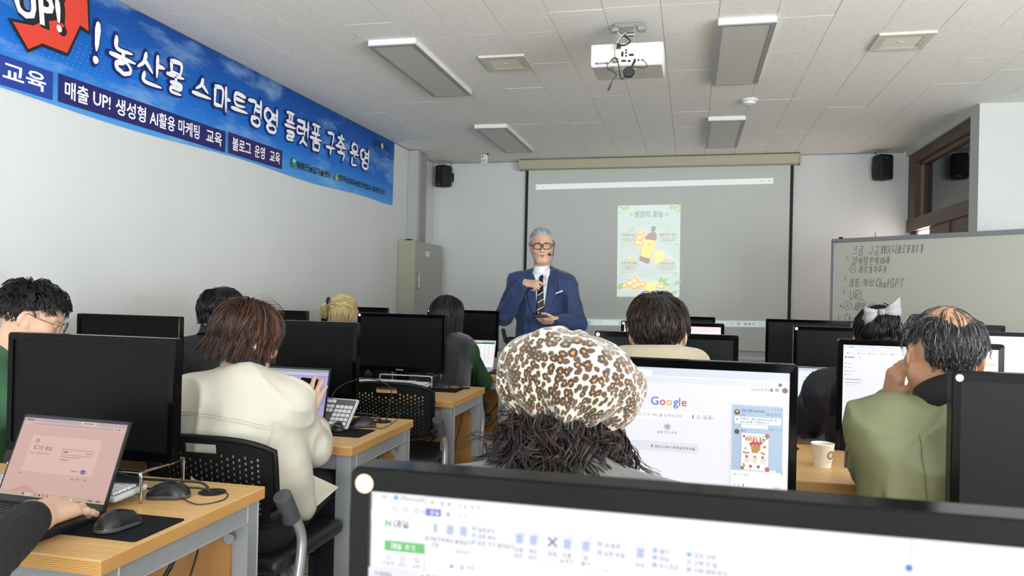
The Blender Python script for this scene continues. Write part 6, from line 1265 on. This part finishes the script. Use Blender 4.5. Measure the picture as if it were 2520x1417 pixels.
# ------------------------------------------------------------------ 2 leopard-beret person
M_KNIT = mat('grey_knit', '5c5d5c', .9, bump=(160, .5, .003), var=(60, .15), sheen=.2)
t = person('person in leopard-print beret and grey knit seen from behind', (-.16, 1.16, 0))
HM = frame((-.200, 1.315, 1.075), -.05, .12, .05)
seated_body(t, HM, (-.19, 1.245, .965), (-.14, 1.08, .53), (-.385, 1.20, .905), (.03, 1.22, .895), (-.27, 1.55, .76), (.05, 1.56, .76), (-.44, 1.33, .70), (.10, 1.36, .70), M_KNIT, seed=12, amp=.004, w=.17, ch=.175, collar=.012)
M_LEO = mat('leopard_plush', 'c9bfa8', .85, sheen=.4)
nt, b = nodes(M_LEO); tc = nt.nodes.new('ShaderNodeTexCoord'); nz = nt.nodes.new('ShaderNodeTexNoise'); nz.inputs['Scale'].default_value = 85; nz.inputs['Detail'].default_value = 2; nt.links.new(tc.outputs['UV'], nz.inputs[0])
va = nt.nodes.new('ShaderNodeVectorMath'); va.operation = 'MULTIPLY_ADD'; va.inputs[1].default_value = (.010, .010, 0); nt.links.new(nz.outputs['Color'], va.inputs[0]); nt.links.new(tc.outputs['UV'], va.inputs[2])
mp = nt.nodes.new('ShaderNodeMapping'); mp.inputs['Scale'].default_value = (1, .85, 1); nt.links.new(va.outputs[0], mp.inputs[0]); vo = nt.nodes.new('ShaderNodeTexVoronoi'); vo.voronoi_dimensions = '2D'; vo.inputs['Scale'].default_value = 74; vo.inputs['Randomness'].default_value = .8; nt.links.new(mp.outputs[0], vo.inputs[0])
sc_ = nt.nodes.new('ShaderNodeSeparateColor'); nt.links.new(vo.outputs['Color'], sc_.inputs[0])
mr = nt.nodes.new('ShaderNodeMapRange'); mr.inputs[3].default_value = .50; mr.inputs[4].default_value = .70; nt.links.new(sc_.outputs[0], mr.inputs[0])          # spot radius per cell
sb = nt.nodes.new('ShaderNodeMath'); sb.operation = 'DIVIDE'; nt.links.new(vo.outputs['Distance'], sb.inputs[0]); nt.links.new(mr.outputs[0], sb.inputs[1])
rr = nt.nodes.new('ShaderNodeValToRGB'); E_ = rr.color_ramp.elements; E_[0].position = 0; E_[0].color = (*S('b8822f'), 1); E_[1].position = .20; E_[1].color = (*S('94601f'), 1)
for p_, h_ in ((.36, '24140d'), (.86, '2e1e13'), (1.0, 'c9bfa8')): e = E_.new(p_); e.color = (*S(h_), 1)
nt.links.new(sb.outputs[0], rr.inputs[0])
rr2 = nt.nodes.new('ShaderNodeValToRGB'); E_ = rr2.color_ramp.elements; E_[0].position = .72; E_[0].color = (*S('3f2a1c'), 1); E_[1].position = .95; E_[1].color = (*S('c9bfa8'), 1); nt.links.new(sb.outputs[0], rr2.inputs[0])
gt = nt.nodes.new('ShaderNodeMath'); gt.operation = 'GREATER_THAN'; gt.inputs[1].default_value = .42; nt.links.new(sc_.outputs[0], gt.inputs[0]); mx = nt.nodes.new('ShaderNodeMix'); mx.data_type = 'RGBA'; nt.links.new(gt.outputs[0], mx.inputs['Factor']); nt.links.new(rr2.outputs[0], mx.inputs['A']); nt.links.new(rr.outputs[0], mx.inputs['B']); nt.links.new(mx.outputs['Result'], b.inputs['Base Color'])
nb = nt.nodes.new('ShaderNodeTexNoise'); nb.inputs['Scale'].default_value = 600; nt.links.new(tc.outputs['Object'], nb.inputs[0]); bp = nt.nodes.new('ShaderNodeBump'); bp.inputs['Strength'].default_value = .35; bp.inputs['Distance'].default_value = .002; nt.links.new(nb.outputs[0], bp.inputs['Height']); nt.links.new(bp.outputs[0], b.inputs['Normal'])
s = Sdf(); BC = A3((-.203, 1.305, 1.112)); RB = np.array((Rm(.16, 'Y').to_3x3() @ Rm(-.25, 'X').to_3x3()).transposed()); s.el(BC, (.121, .128, .082), .02, RB); s.el(BC+A3((.014, -.01, .010)), (.104, .110, .066), .04, RB)
def pleat(P):
    X = (P-BC)@RB.T; a = np.arctan2(X[:, 0], X[:, 1]); low = np.clip((-.0-X[:, 2])/.06, 0, 1); rad = np.hypot(X[:, 0], X[:, 1]); w_ = vnoise(P, 14, 2); up = np.clip((X[:, 2]-.045)/.04, 0, 1)
    return .0050*np.sin(a*11+w_*5)*low+.0042*np.sin(a*7+w_*6)*up*np.clip(rad/.05, 0, 1)-.010*(w_-.5)-.006*(vnoise(P, 30, 5)-.5)
hat = put('beret', s.mesh('beret', .005, pleat, clip=lambda P: -((P-BC)@RB.T[:, 2]+.074)), M_LEO, t)
_v = np.empty(len(hat.data.vertices)*3, np.float32); hat.data.vertices.foreach_get('co', _v); _x = (_v.reshape(-1, 3)-BC)@RB.T; _n = U(_x/A3((.121, .128, .078))); _rr = np.arccos(np.clip(_n[:, 2], -1, 1))*.112; _a = np.arctan2(_x[:, 1], _x[:, 0]); _uv = np.stack([_rr*np.cos(_a), _rr*np.sin(_a)], 1)+3
_li = np.empty(len(hat.data.loops), np.int32); hat.data.loops.foreach_get('vertex_index', _li); hat.data.uv_layers.new(name='UVMap').data.foreach_set('uv', _uv[_li].astype(np.float32).ravel())

def belowhat(n, seed):
    r = np.random.default_rng(seed); a = r.uniform(-PI*.93, PI*.93, n); z = r.uniform(-.035, .012, n); return np.stack([.080*np.sin(a), -.012-.098*np.cos(a), .0+z], 1)
def curtain(P, tt): d = U(P*A3((1, 1, 0)))*(.55-.25*tt); return d+A3((0, 0, -1.0))
hairobj('hair', [grow(HM, belowhat(2100, 3), curtain, lambda P: .155+.03*np.clip(-P[:, 1]*6, -1, 1)+.035*(np.abs(P[:, 0]) > .055), 13, wave=1.15, wf=10, off=(.006, .04), seed=3, jitter=.25, width=.0017, grav=.1, clump=14, cl=.5), grow(HM, belowhat(420, 9), curtain, .17, 16, wave=1.6, wf=13, off=(.012, .05), seed=9, jitter=.4, width=.0013, grav=.1, clump=6)], HDK, t)
# ------------------------------------------------------------------ 3 white-jacket person
M_CREAM = mat('cream_leatherette', 'c3bfb1', .42, spec=.4, bump=(140, .06, .002)); M_BLKN = mat('black_knit', '15161a', .85, bump=(300, .4, .001))
t = person('person in cream jacket with brown bob holding a phone, seen from behind', (-1.37, 2.16, 0)); P3 = t
HM = frame((-1.385, 2.215, 1.100), -.45, .26, .06)
W_R, E_R = (-1.318, 2.475, .797), (-1.205, 2.315, .740); W_L, E_L = (-1.43, 2.50, .80), (-1.665, 2.33, .80)
hw = {'r': dict(d=(.06, .42, .9), up=(.22, -.85, .4), curl=((.75, .9, .5), (.12, .2, .12), (.15, .2, .12), (.1, .18, .1)), spread=.22, thumb=(.8, .7, -.3), tc=.3), 'l': dict(d=(.25, .4, .85), up=(-.3, .8, -.4), curl=((.5, .8, .5),), spread=.05)}
kn = [(-1.50, 2.58, .55), (-1.265, 2.60, .585)]; ft = [(-1.50, 2.55, .09), (-1.285, 2.60, .09)]
def wx(g):
    g.rc(A3(E_R)+A3((.0, 0, .0)), A3((-1.248, 2.385, .757)), .056, .055, .03); g.rc((-1.60, 2.33, .83), (-1.70, 2.36, .85), .05, .045, .03); g.rc((-1.205, 2.17, .72), (-1.175, 2.21, .58), .062, .04, .06); g.rc((-1.52, 2.13, .70), (-1.54, 2.16, .56), .07, .05, .06); g.rc((-1.37, 2.09, .70), (-1.37, 2.11, .55), .09, .07, .08)
seated_body(t, HM, (-1.365, 2.145, .972), (-1.36, 2.12, .53), (-1.545, 2.145, .895), (-1.222, 2.19, .895), W_L, W_R, E_L, E_R, M_CREAM, -.08, SKIN3, (.070, .060, .050), 21, .0145, .178, .185, .72, hw, extra=wx, h=.0075, trousers=(kn, ft), collar=.0, f=6, hem=-.12, cuff=.60)
jk = [o for o in t.children if o.name.startswith('jacket')][0]; bv = bvh_of(jk); BF = T(-1.37, 2.15, 0) @ Rm(-.08, 'Z')
M_SEAM = mat('cream_seam', 'b9b4a2', .6)
def seam(P, off=.002, w_=.0035, sg=-1, nm='seam'):
    L = [(x, z+w_/2) for x, z in P]; R = [(x, z-w_/2) for x, z in P]; putmb(nm, drape(bv, BF, L, R, 1, 24, off, sg), M_SEAM, t, smooth=False)
for dz in (0, -.009): seam([(-.185, .865+dz), (-.1, .882+dz), (.0, .884+dz), (.1, .868+dz), (.165, .845+dz)])
putmb('seam', drape(bv, BF, [(.165, .86), (.155, .78), (.150, .68)], [(.1685, .86), (.1585, .78), (.1535, .68)], 1, 20, .002, -1), M_SEAM, t, smooth=False); putmb('seam', drape(bv, BF, [(-.185, .88), (-.175, .80), (-.17, .70)], [(-.1815, .88), (-.1715, .80), (-.1665, .70)], 1, 20, .002, -1), M_SEAM, t, smooth=False)
nk = MB(); nk.tube([(-1.365, 2.165, .985), (-1.372, 2.18, 1.015), (-1.378, 2.19, 1.035)], .059, 20, caps=False); putmb('turtleneck', nk, M_BLKN, t, thick=.004)
cf = MB(); d = Vector(W_R)-Vector((-1.245, 2.39, .762)); cf.tube([Vector((-1.25, 2.395, .765)), Vector(W_R)+d*.12], .036, 16, taper=(1.15, .92), caps=False); putmb('knit_cuff', cf, M_BLKN, t, thick=.004)
jc = MB(); P0 = Vector((-1.228, 2.355, .750)); dd = Vector((-.35, .62, .30)).normalized(); jc.tube([P0, P0+dd*.04, P0+dd*.062], .056, 18, taper=(1, 1.08, 1.14), caps=False); putmb('turned_cuff', jc, M_CREAM, t, thick=.004)
bt = MB(); bt.lathe([(0, 0), (.011, 0), (.012, .002), (.009, .004), (.007, .003), (0, .003)], 18, M=T(-1.172, 2.19, .705) @ Rm(1.1, 'X') @ Rm(.4, 'Y')); putmb('button', bt, mat('horn_button', '8f7a55', .4), t)
hem = MB(); hem.add([(-1.20, 2.10, .66), (-1.145, 2.20, .68), (-1.10, 2.30, .62), (-1.155, 2.20, .555), (-1.20, 2.12, .56)], [(0, 1, 2, 3, 4)]); putmb('jacket_flap', hem, M_CREAM, t, smooth=False, thick=.004)
under(t, HM, mat('brown_under', '24140f', .6), nape=-.085, th=.009)
rb = scalp(3200, lambda u: hairline(u, .5, -.75, -.3), 21)
hairobj('hair', [grow(HM, rb, comb(.40, .95, (-.06, -.08, 0)), lambda P: .060+.095*np.clip((P[:, 2]+.03)/.12, 0, 1), 11, wave=.18, wf=7, off=(.005, .025), seed=21, jitter=.12, width=.0016, grav=.15), grow(HM, scalp(260, lambda u: (u[:, 0] < -.2) & (u[:, 1] < .1) & (u[:, 2] > .1), 22), comb(.9, .75, (-.35, -.2, 0)), .15, 11, wave=.2, wf=6, off=(.015, .03), seed=22, jitter=.18, width=.0016), grow(HM, scalp(60, lambda u: u[:, 2] > .75, 23), comb(.9, .2), .1, 9, off=(.03, .055), seed=23, jitter=.4, width=.0007, lift=.7)], HBR, t)
ph = thing('phone', 'smartphone held up by the cream-jacketed person', 'phone', (-1.362, 2.545, .872)); ph.rotation_euler = (.85, .08, .1)
MB().rbox(-.036, .036, -.075, .075, -.0045, .0045, .006, 2).build('body', mat('phone_rose', 'c9a98f', .35), ph, smooth=True, angle=40); MB().prism(rrect(-.034, .034, -.073, .073, .006), .0044, .0050).build('glass', M_GLOSS, ph); f = Flat(); f.rect(-.028, .045, .01, .048, lit('5b6068', .4)); f.rect(-.028, .005, .025, .012, lit('4a4e58', .35)); f.rect(-.028, -.03, .02, -.025, lit('4a4e58', .35)); f.build('screen_picture', ph, M=T(0, 0, .0052))
# ------------------------------------------------------------------ 4 black-shirt person
M_BSH = mat('black_shirt', '26272a', .75, bump=(260, .2, .001))
t = person('person in black overshirt with short black hair seen from behind', (-2.25, 3.30, 0)); HM = frame((-2.245, 3.35, 1.128), .0, .10, 0)
seated_body(t, HM, (-2.25, 3.305, 1.00), (-2.25, 3.20, .53), (-2.455, 3.28, .925), (-2.045, 3.30, .925), (-2.38, 3.66, .76), (-2.12, 3.66, .76), (-2.52, 3.44, .70), (-1.99, 3.46, .70), M_BSH, 0, None, (.068, .058, .045), 31, .013, .18, .19, collar=.03, cloth='shirt')
bv = bvh_of([o for o in t.children if o.name.startswith('shirt')][0]); BF = T(-2.25, 3.30, 0)
putmb('yoke_seam', drape(bv, BF, [(-.19, .905), (0, .915), (.19, .905)], [(-.19, .902), (0, .912), (.19, .902)], 1, 20, .002, -1), mat('black_seam', '151618', .7), t, smooth=False)
cl = MB(); cl.tube([(-2.25, 3.30, 1.005), (-2.25, 3.31, 1.03), (-2.249, 3.315, 1.055)], .072, 22, taper=(1.1, 1.02, .98), caps=False); putmb('shirt_collar', cl, M_BSH, t, thick=.005)
under(t, HM, HBLU, nape=-.06, th=.012); rs = scalp(1900, lambda u: hairline(u, .45, -.68, -.15), 31)
hairobj('hair', [grow(HM, rs, comb(.75, .55), lambda P: np.where(P[:, 2] > .03, .085, .05), 8, off=(.006, .030), seed=31, jitter=.12, width=.0021, lift=.25)], HB, t)
# ------------------------------------------------------------------ 5 blonde person
t = person('blonde person with curly half ponytail before the locker', (-2.14, 4.46, 0)); HM = frame((-2.14, 4.50, 1.098), -.35, .12, 0)
seated_body(t, HM, (-2.14, 4.455, .965), (-2.14, 4.36, .53), (-2.32, 4.44, .885), (-1.96, 4.46, .885), (-2.26, 4.82, .76), (-2.0, 4.82, .76), (-2.38, 4.6, .70), (-1.90, 4.6, .70), mat('grey_cardigan', '3b3d44', .85), seed=41, w=.16, ch=.165, h=.012, cloth='cardigan')
under(t, HM, mat('blonde_under', 'a8935c', .6), nape=-.08, th=.006); tailp = A3((-.055, -.085, .055)); rs = scalp(1500, lambda u: hairline(u, .5, .0, -.1), 41)
hairobj('hair', [grow(HM, rs, lambda P, tt: U(tailp-P), lambda P: np.linalg.norm(P-tailp, axis=1)*1.02, 8, off=(.004, .012), seed=41, jitter=.06, width=.0022), grow(HM, scalp(900, lambda u: hairline(u, .5, -.75, -.3) & (u[:, 2] < .15) & (u[:, 1] < .4), 42), comb(.25, 1.0), .17, 9, wave=.12, wf=6, off=(.006, .022), seed=42, jitter=.1, width=.0022)], HBLON, t)
rt = np.tile(tailp, (420, 1))+np.random.default_rng(4).normal(0, .008, (420, 3)); hairobj('ponytail', [grow(HM, rt, lambda P, tt: A3((-.35, -.35, -.75)), .12, 12, wave=1.0, wf=12, off=(.01, .05), seed=44, jitter=.45, width=.002)], HBLON, t)
cp = MB(); cp.ell((-.05, -.10, .07), .018, .012, .026, 0, HM); putmb('hair_claw', cp, M_BLK, t)
# ------------------------------------------------------------------ 6 long black hair, green sleeves, dark vest
M_GRN = mat('green_knit', '1c4022', .85, bump=(220, .3, .001)); M_FUR = mat('dark_fur_vest', '1b1d24', .95, bump=(240, .8, .006), sheen=.5)
t = person('person with long black hair, dark fleece vest and green sleeves', (-1.43, 4.38, 0)); HM = frame((-1.425, 4.42, 1.108), -.1, .15, .03)
SLp, SRp = (-1.60, 4.36, .90), (-1.28, 4.37, .90)
seated_body(t, HM, (-1.43, 4.375, .985), (-1.43, 4.28, .53), SLp, SRp, (-1.54, 4.78, .765), (-1.37, 4.80, .765), (-1.66, 4.56, .71), (-1.245, 4.60, .70), M_GRN, 0, None, (.058, .054, .040), 51, .005, .14, .14, dp=.6, collar=.04, cloth='sweater')
g = Sdf(); torso(g, (-1.43, 4.28, .50), (-1.43, 4.375, .96), (-1.575, 4.355, .912), (-1.305, 4.365, .912), 0, .178, .78, .188, shr=.076); put('vest', g.mesh('vest', .010, wrinkle(52, .005)), M_FUR, t)
under(t, HM, HBLU, nape=-.09, th=.012); rs = scalp(2500, lambda u: hairline(u, .55, -.75, -.4), 51)
hairobj('hair', [grow(HM, rs, comb(.35, 1.0), lambda P: .17+.10*np.clip(P[:, 2]/.1, -.5, 1), 11, wave=.05, wf=5, off=(.008, .028), seed=51, jitter=.05, width=.0016, grav=.25)], HB, t)
# ------------------------------------------------------------------ 7 beige hood
M_HOOD = mat('beige_fleece', 'a89d87', .85, bump=(200, .25, .002), sheen=.3)
t = person('person in beige hooded top with brown-tinted short hair, back view', (-.09, 2.36, 0)); HM = frame((-.094, 2.415, 1.148), -.04, .10, 0)
def hoodx(g):
    for i in range(14):
        a = PI*(-.15+1.3*i/13); g.rc((-.09-.116*math.cos(a), 2.39-.090*math.sin(a), 1.062+.020*math.sin(a)), (-.09-.116*math.cos(a+.3), 2.39-.090*math.sin(a+.3), 1.062+.020*math.sin(a+.3)), .034, .034, .02)
    g.rc((-.15, 2.30, 1.02), (-.03, 2.30, 1.02), .05, .05, .04); g.rc((-.12, 2.275, .98), (-.06, 2.275, .98), .05, .05, .05)
seated_body(t, HM, (-.09, 2.365, 1.015), (-.09, 2.25, .53), (-.285, 2.34, .93), (.105, 2.36, .93), (-.2, 2.70, .76), (.02, 2.70, .76), (-.36, 2.50, .70), (.18, 2.50, .70), M_HOOD, 0, None, (.074, .064, .05), 61, .005, .18, .185, extra=hoodx, cloth='hooded_top', h=.009)
under(t, HM, HBLU, nape=-.065, th=.006); rs = scalp(3200, lambda u: hairline(u, .45, -.66, .02) & ~((np.abs(u[:, 0]) > .7) & (u[:, 2] < .2) & (u[:, 1] > -.5)), 61)
hairobj('hair', [grow(HM, rs, comb(.85, .5, (.08, 0, 0)), lambda P: np.where(P[:, 2] > .02, .078, .03), 9, wave=.35, wf=7, zh=-.07, off=(.003, .024), seed=61, jitter=.2, width=.0015, lift=.35)], HBK2, t)
# ------------------------------------------------------------------ 8 bow
M_NAVY = mat('navy_windbreaker', '171a24', .55, bump=(60, .15, .004))
t = person('person in navy windbreaker with black updo, seen from behind', (.71, 3.16, 0)); HM = frame((.703, 3.21, 1.108), .0, .22, 0)
seated_body(t, HM, (.70, 3.15, .985), (.74, 3.06, .53), (.515, 3.14, .905), (.885, 3.14, .905), (.60, 3.60, .765), (.86, 3.56, .765), (.485, 3.38, .765), (.97, 3.34, .72), M_NAVY, 0, None, (.080, .074, .05), 71, .018, .175, .185, cloth='windbreaker', f=8)
under(t, HM, HBLU, nape=-.07, th=.008); tp = A3((.01, -.075, .105)); rs = scalp(2400, lambda u: hairline(u, .5, -.66, -.2), 71)
hairobj('hair', [grow(HM, rs, lambda P, tt: U(tp-P)+A3((.18, 0, .1)), lambda P: np.linalg.norm(P-tp, axis=1)*1.02, 9, off=(.006, .018), seed=71, jitter=.06, width=.0022), grow(HM, np.tile(A3((.03, -.1, .03)), (500, 1))+np.random.default_rng(8).normal(0, .016, (500, 3)), lambda P, tt: A3((-.05, -.15, 1.0)), .09, 8, off=(.012, .032), seed=72, jitter=.12, width=.0024)], HB, t)
bw = thing('hair_bow', 'black and white striped ribbon bow on top of black updo', 'hair bow', (.700, 3.115, 1.222)); bw.rotation_euler = (.15, -.12, 0); bw.scale = (1.12, 1.12, 1.12)
M_BOW = mat('striped_ribbon', '8d8d8f', .45)
nt, b = nodes(M_BOW); tc = nt.nodes.new('ShaderNodeTexCoord'); mp = nt.nodes.new('ShaderNodeMapping'); mp.inputs['Rotation'].default_value = (0, .9, 0); wv = nt.nodes.new('ShaderNodeTexWave'); wv.inputs['Scale'].default_value = 75; nt.links.new(tc.outputs['Object'], mp.inputs[0]); nt.links.new(mp.outputs[0], wv.inputs[0]); r0 = nt.nodes.new('ShaderNodeValToRGB'); r0.color_ramp.elements[0].position = .45; r0.color_ramp.elements[1].position = .55; r0.color_ramp.elements[0].color = (*S('17181b'), 1); r0.color_ramp.elements[1].color = (*S('cfcfd0'), 1); nt.links.new(wv.outputs[0], r0.inputs[0]); nt.links.new(r0.outputs[0], b.inputs['Base Color'])
for sx, tilt in ((-1, -.15), (1, .25)):
    m = MB(); vs = []; n_u = 8
    for i in range(n_u+1):
        u = i/n_u
        for j in range(9):
            v = j/8-.5; x = sx*(.006+.05*u); hgt = (.012+.052*u**.9); vs.append((x-sx*.006*abs(v)*4*u*0, -.012*math.sin(u*PI)*(1 if v > 0 else 1)+.004*math.cos(v*14)*u, v*hgt+tilt*.06*u))
    m.add(vs, [(i*9+j, i*9+j+1, (i+1)*9+j+1, (i+1)*9+j) for i in range(n_u) for j in range(8)]); o = m.build('loop', M_BOW, bw, smooth=True); md = o.modifiers.new('thickness', 'SOLIDIFY'); md.thickness = .006
    m = MB(); m.add([(sx*.008, .006, -.006), (sx*.05, .01, -.03+.01*sx), (sx*.06, .01, -.008+.01*sx), (sx*.045, .012, .012)], [(0, 1, 2, 3)]); o = m.build('tail', M_BOW, bw); md = o.modifiers.new('thickness', 'SOLIDIFY'); md.thickness = .004
MB().rbox(-.011, .011, -.014, .006, -.011, .011, .005, 3).build('knot', mat('ribbon_grey', '77787a', .5), bw, smooth=True)
# ------------------------------------------------------------------ 9 balding man in green jacket
M_OLV = mat('olive_jacket', '747a5a', .6, bump=(180, .1, .002)); M_RIB = mat('black_rib_collar', '121316', .85, bump=(300, .4, .001))
t = person('balding grey-haired man in olive jacket, cheek resting on hand', (.66, 1.98, 0)); HM = frame((.600, 2.055, 1.140), .04, .06, .06)
E_L9, W_L9 = (.545, 2.43, .765), (.527, 2.235, .985)
hw = {'l': dict(d=(.07, -.32, .94), up=(-.95, -.2, .1), curl=((.35, .5, .4), (.35, .5, .4), (.4, .55, .4), (.45, .6, .4)), spread=.06, thumb=(.5, .85, -.2), tc=.2)}
def mx9(g): g.rc((.47, 1.99, .96), (.50, 2.02, .62), .075, .09, .06); g.rc((.86, 1.99, .96), (.85, 2.02, .62), .075, .09, .06)
seated_body(t, HM, (.615, 1.995, 1.005), (.70, 1.90, .53), (.475, 2.01, .955), (.835, 1.98, .94), W_L9, (.9, 2.5, .77), E_L9, (1.0, 2.25, .72), M_OLV, .02, SKIN2, (.082, .070, .048), 81, .017, .195, .20, .74, hw, extra=mx9, f=6, h=.0085, belly=1.05)
jk = [o for o in t.children if o.name.startswith('jacket')][0]; bv = bvh_of(jk); BF = T(.66, 1.98, 0) @ Rm(.02, 'Z')
cl = MB(); cl.tube([(.622, 1.995, 1.005), (.612, 2.015, 1.04), (.607, 2.03, 1.065)], .078, 26, taper=(1.12, 1.04, .96), caps=False); putmb('rib_collar', cl, M_RIB, t, thick=.008)
prt = mat('jacket_print', '343a33', .7)
def patch(L, R, nm='print_mark'): putmb(nm, drape(bv, BF, L, R, 3, 3, .002, -1), prt, t)
for i in range(7): patch([(-.018+.004*(i % 2), .965-.010*i), (-.020, .960-.010*i)], [(.004+.003*(i % 3)-.006*(i == 6), .962-.010*i), (.0, .955-.010*i)])
patch([(.03, .925), (.035, .905)], [(.045, .92), (.05, .90)]); patch([(.01, .80), (.012, .79)], [(.05, .795), (.05, .787)]); patch([(.02, .845), (.022, .838)], [(.05, .845), (.05, .838)])
zp = MB(); zp.tube([(.392, 2.05, .93), (.39, 2.07, .88), (.395, 2.1, .84)], .004, 6); putmb('sleeve_zip', zp, M_STEEL, t)
putmb('armhole_seam', drape(bv, BF, [(-.155, .965), (-.150, .87), (-.135, .76)], [(-.152, .965), (-.147, .87), (-.132, .76)], 1, 18, .002, -1), mat('olive_seam', '5c6146', .7), t, smooth=False)
def bald(u): return hairline(u, .6, -.74, .12) & ~((np.abs(u[:, 0]) > .62) & (u[:, 2] < .30) & (u[:, 1] > -.55)) & ~((u[:, 2] > .42+.5*np.abs(u[:, 0])) & (np.abs(u[:, 0]) < .62))
def thin(u): return (u[:, 2] > .35) & (np.abs(u[:, 0]) < .7)
rs = scalp(4300, bald, 81)
hairobj('hair', [grow(HM, rs, comb(.55, .85, (.05, -.1, 0)), lambda P: np.where(P[:, 2] > .05, .042, np.where(P[:, 2] > .0, .026, .014)), 7, wave=.12, wf=6, zh=-.09, off=(.001, .009), seed=81, jitter=.2, width=.0009, lift=.25, clump=7), grow(HM, scalp(420, thin, 82), comb(.8, .5, (.15, -.5, 0)), .05, 7, off=(.001, .006), seed=82, jitter=.2, width=.0006), grow(HM, scalp(500, lambda u: (np.abs(u[:, 0]) > .55) & (u[:, 2] > .0) & (u[:, 2] < .75) & (u[:, 1] < .6), 83), comb(1.0, .3, (0, -.1, 0)), .04, 7, wave=.2, wf=6, off=(.006, .018), seed=83, jitter=.35, width=.0009, lift=.5, clump=5)], HGREY, t)
# ------------------------------------------------------------------ 10 curly-haired person in green, glasses
M_GSW = mat('green_sweat', '3f6b4c', .85, bump=(260, .3, .001))
t = person('curly black-haired person in green top wearing thin glasses, profile', (-2.40, 2.12, 0)); HM = frame((-2.310, 2.300, 1.138), -.93, .38, 0)
seated_body(t, HM, (-2.385, 2.215, 1.00), (-2.42, 2.05, .53), (-2.51, 2.27, .925), (-2.27, 2.05, .925), (-2.30, 2.60, .765), (-2.02, 2.46, .765), (-2.50, 2.45, .72), (-2.12, 2.24, .74), M_GSW, -.6, None, (.072, .062, .046), 91, .006, .18, .185, cloth='sweatshirt', h=.010)
under(t, HM, mat('fade_under', '2b2523', .9, spec=.1), nape=-.035, th=.003); rs = scalp(1600, lambda u: hairline(u, .55, .1, .42) & (u[:, 2] > .1), 91)
hairobj('hair', [grow(HM, rs, comb(.7, .25, (0, .25, 0)), lambda P: np.where(P[:, 2] > .06, .085, .04), 14, wave=.95, wf=13, off=(.006, .030), seed=91, jitter=.3, width=.0017, lift=.4), grow(HM, scalp(2000, lambda u: hairline(u, .5, -.6, -.15) & (u[:, 2] < .5), 92), comb(.2, 1.0), .02, 4, off=(.001, .006), seed=92, jitter=.15, width=.0010), grow(HM, scalp(120, lambda u: (u[:, 1] > .45) & (u[:, 2] > .35), 93), comb(.4, .3, (0, .5, 0)), .06, 14, wave=1.4, wf=15, off=(.012, .035), seed=93, jitter=.4, width=.0013, lift=.5)], HB, t)
eyes(t, HM); glasses(t, HM, .024, .021, .0011, mat('wire_black', '17171a', .3, metal=.6), ybr=.112)
# ------------------------------------------------------------------ 11 near-left person: black sleeve and right hand at the laptop
t = person('person at left edge, black ribbed sleeve and hand with ring on laptop', (-1.45, .86, 0)); HM = frame((-1.45, .93, 1.12), -.1, .3, 0)
W11, E11 = (-1.288, 1.298, .789), (-1.175, 1.06, .775)
hw = {'r': dict(d=(-.12, 1, -.03), up=(.30, -.05, 1), curl=((.22, .40, .30), (.24, .42, .30), (.22, .36, .28), (.16, .18, .16)), spread=.28, thumb=(.7, .8, -.5), tc=.2, sc=1.08)}
M_RIBK = mat('black_ribbed_knit', '14161b', .85)
nt, b = nodes(M_RIBK); tc = nt.nodes.new('ShaderNodeTexCoord'); wv = nt.nodes.new('ShaderNodeTexWave'); wv.inputs['Scale'].default_value = 60; wv.inputs['Distortion'].default_value = .3; wv.bands_direction = 'Z'; nt.links.new(tc.outputs['Object'], wv.inputs[0]); bp = nt.nodes.new('ShaderNodeBump'); bp.inputs['Strength'].default_value = .5; bp.inputs['Distance'].default_value = .003; nt.links.new(wv.outputs[0], bp.inputs['Height']); nt.links.new(bp.outputs[0], b.inputs['Normal'])
info = seated_body(t, HM, (-1.45, .87, .98), (-1.45, .80, .53), (-1.63, .86, .90), (-1.27, .90, .90), (-1.60, 1.25, .765), W11, (-1.70, 1.05, .72), E11, M_RIBK, -.05, SKIN3, (.058, .05, .041), 101, .003, .165, .17, .7, hw, cloth='sweater', h=.009, cuff=.90)
under(t, HM, HBLU, nape=-.06, th=.012); hairobj('hair', [grow(HM, scalp(900, lambda u: hairline(u, .45, -.68, -.15), 101), comb(.6, .8), .12, 8, off=(.006, .03), seed=101, width=.0026)], HB, t)
tips, mids = info['r']
pm = mids[1]; a_, b_ = Vector(pm[0]), Vector(pm[1]); rg = thing('ring', 'silver ring on the hand at the laptop', 'ring', tuple(a_.lerp(b_, .35))); q = (b_-a_).to_track_quat('Z', 'Y'); rg.rotation_euler = q.to_euler()
MB().tube([(.0102*math.cos(2*PI*i/24), .0102*math.sin(2*PI*i/24), 0) for i in range(25)], .0018, 8, caps=False).build('band', mat('gold_silver', 'd9cfae', .2, metal=1), rg, smooth=True)
for (p, fd, u, r) in tips[:4]:
    nl = MB(); c = Vector(p)-Vector(fd)*.003+Vector(u)*r*.62; X = Vector(fd).cross(Vector(u)).normalized(); Mx = Matrix((( X.x, fd[0], u[0], c.x), (X.y, fd[1], u[1], c.y), (X.z, fd[2], u[2], c.z), (0, 0, 0, 1))); nl.ell((0, 0, 0), .0052, .0068, .0022, 0, Mx, 12, 8); putmb('fingernail', nl, mat('nail', 'd9a79a', .3), t)
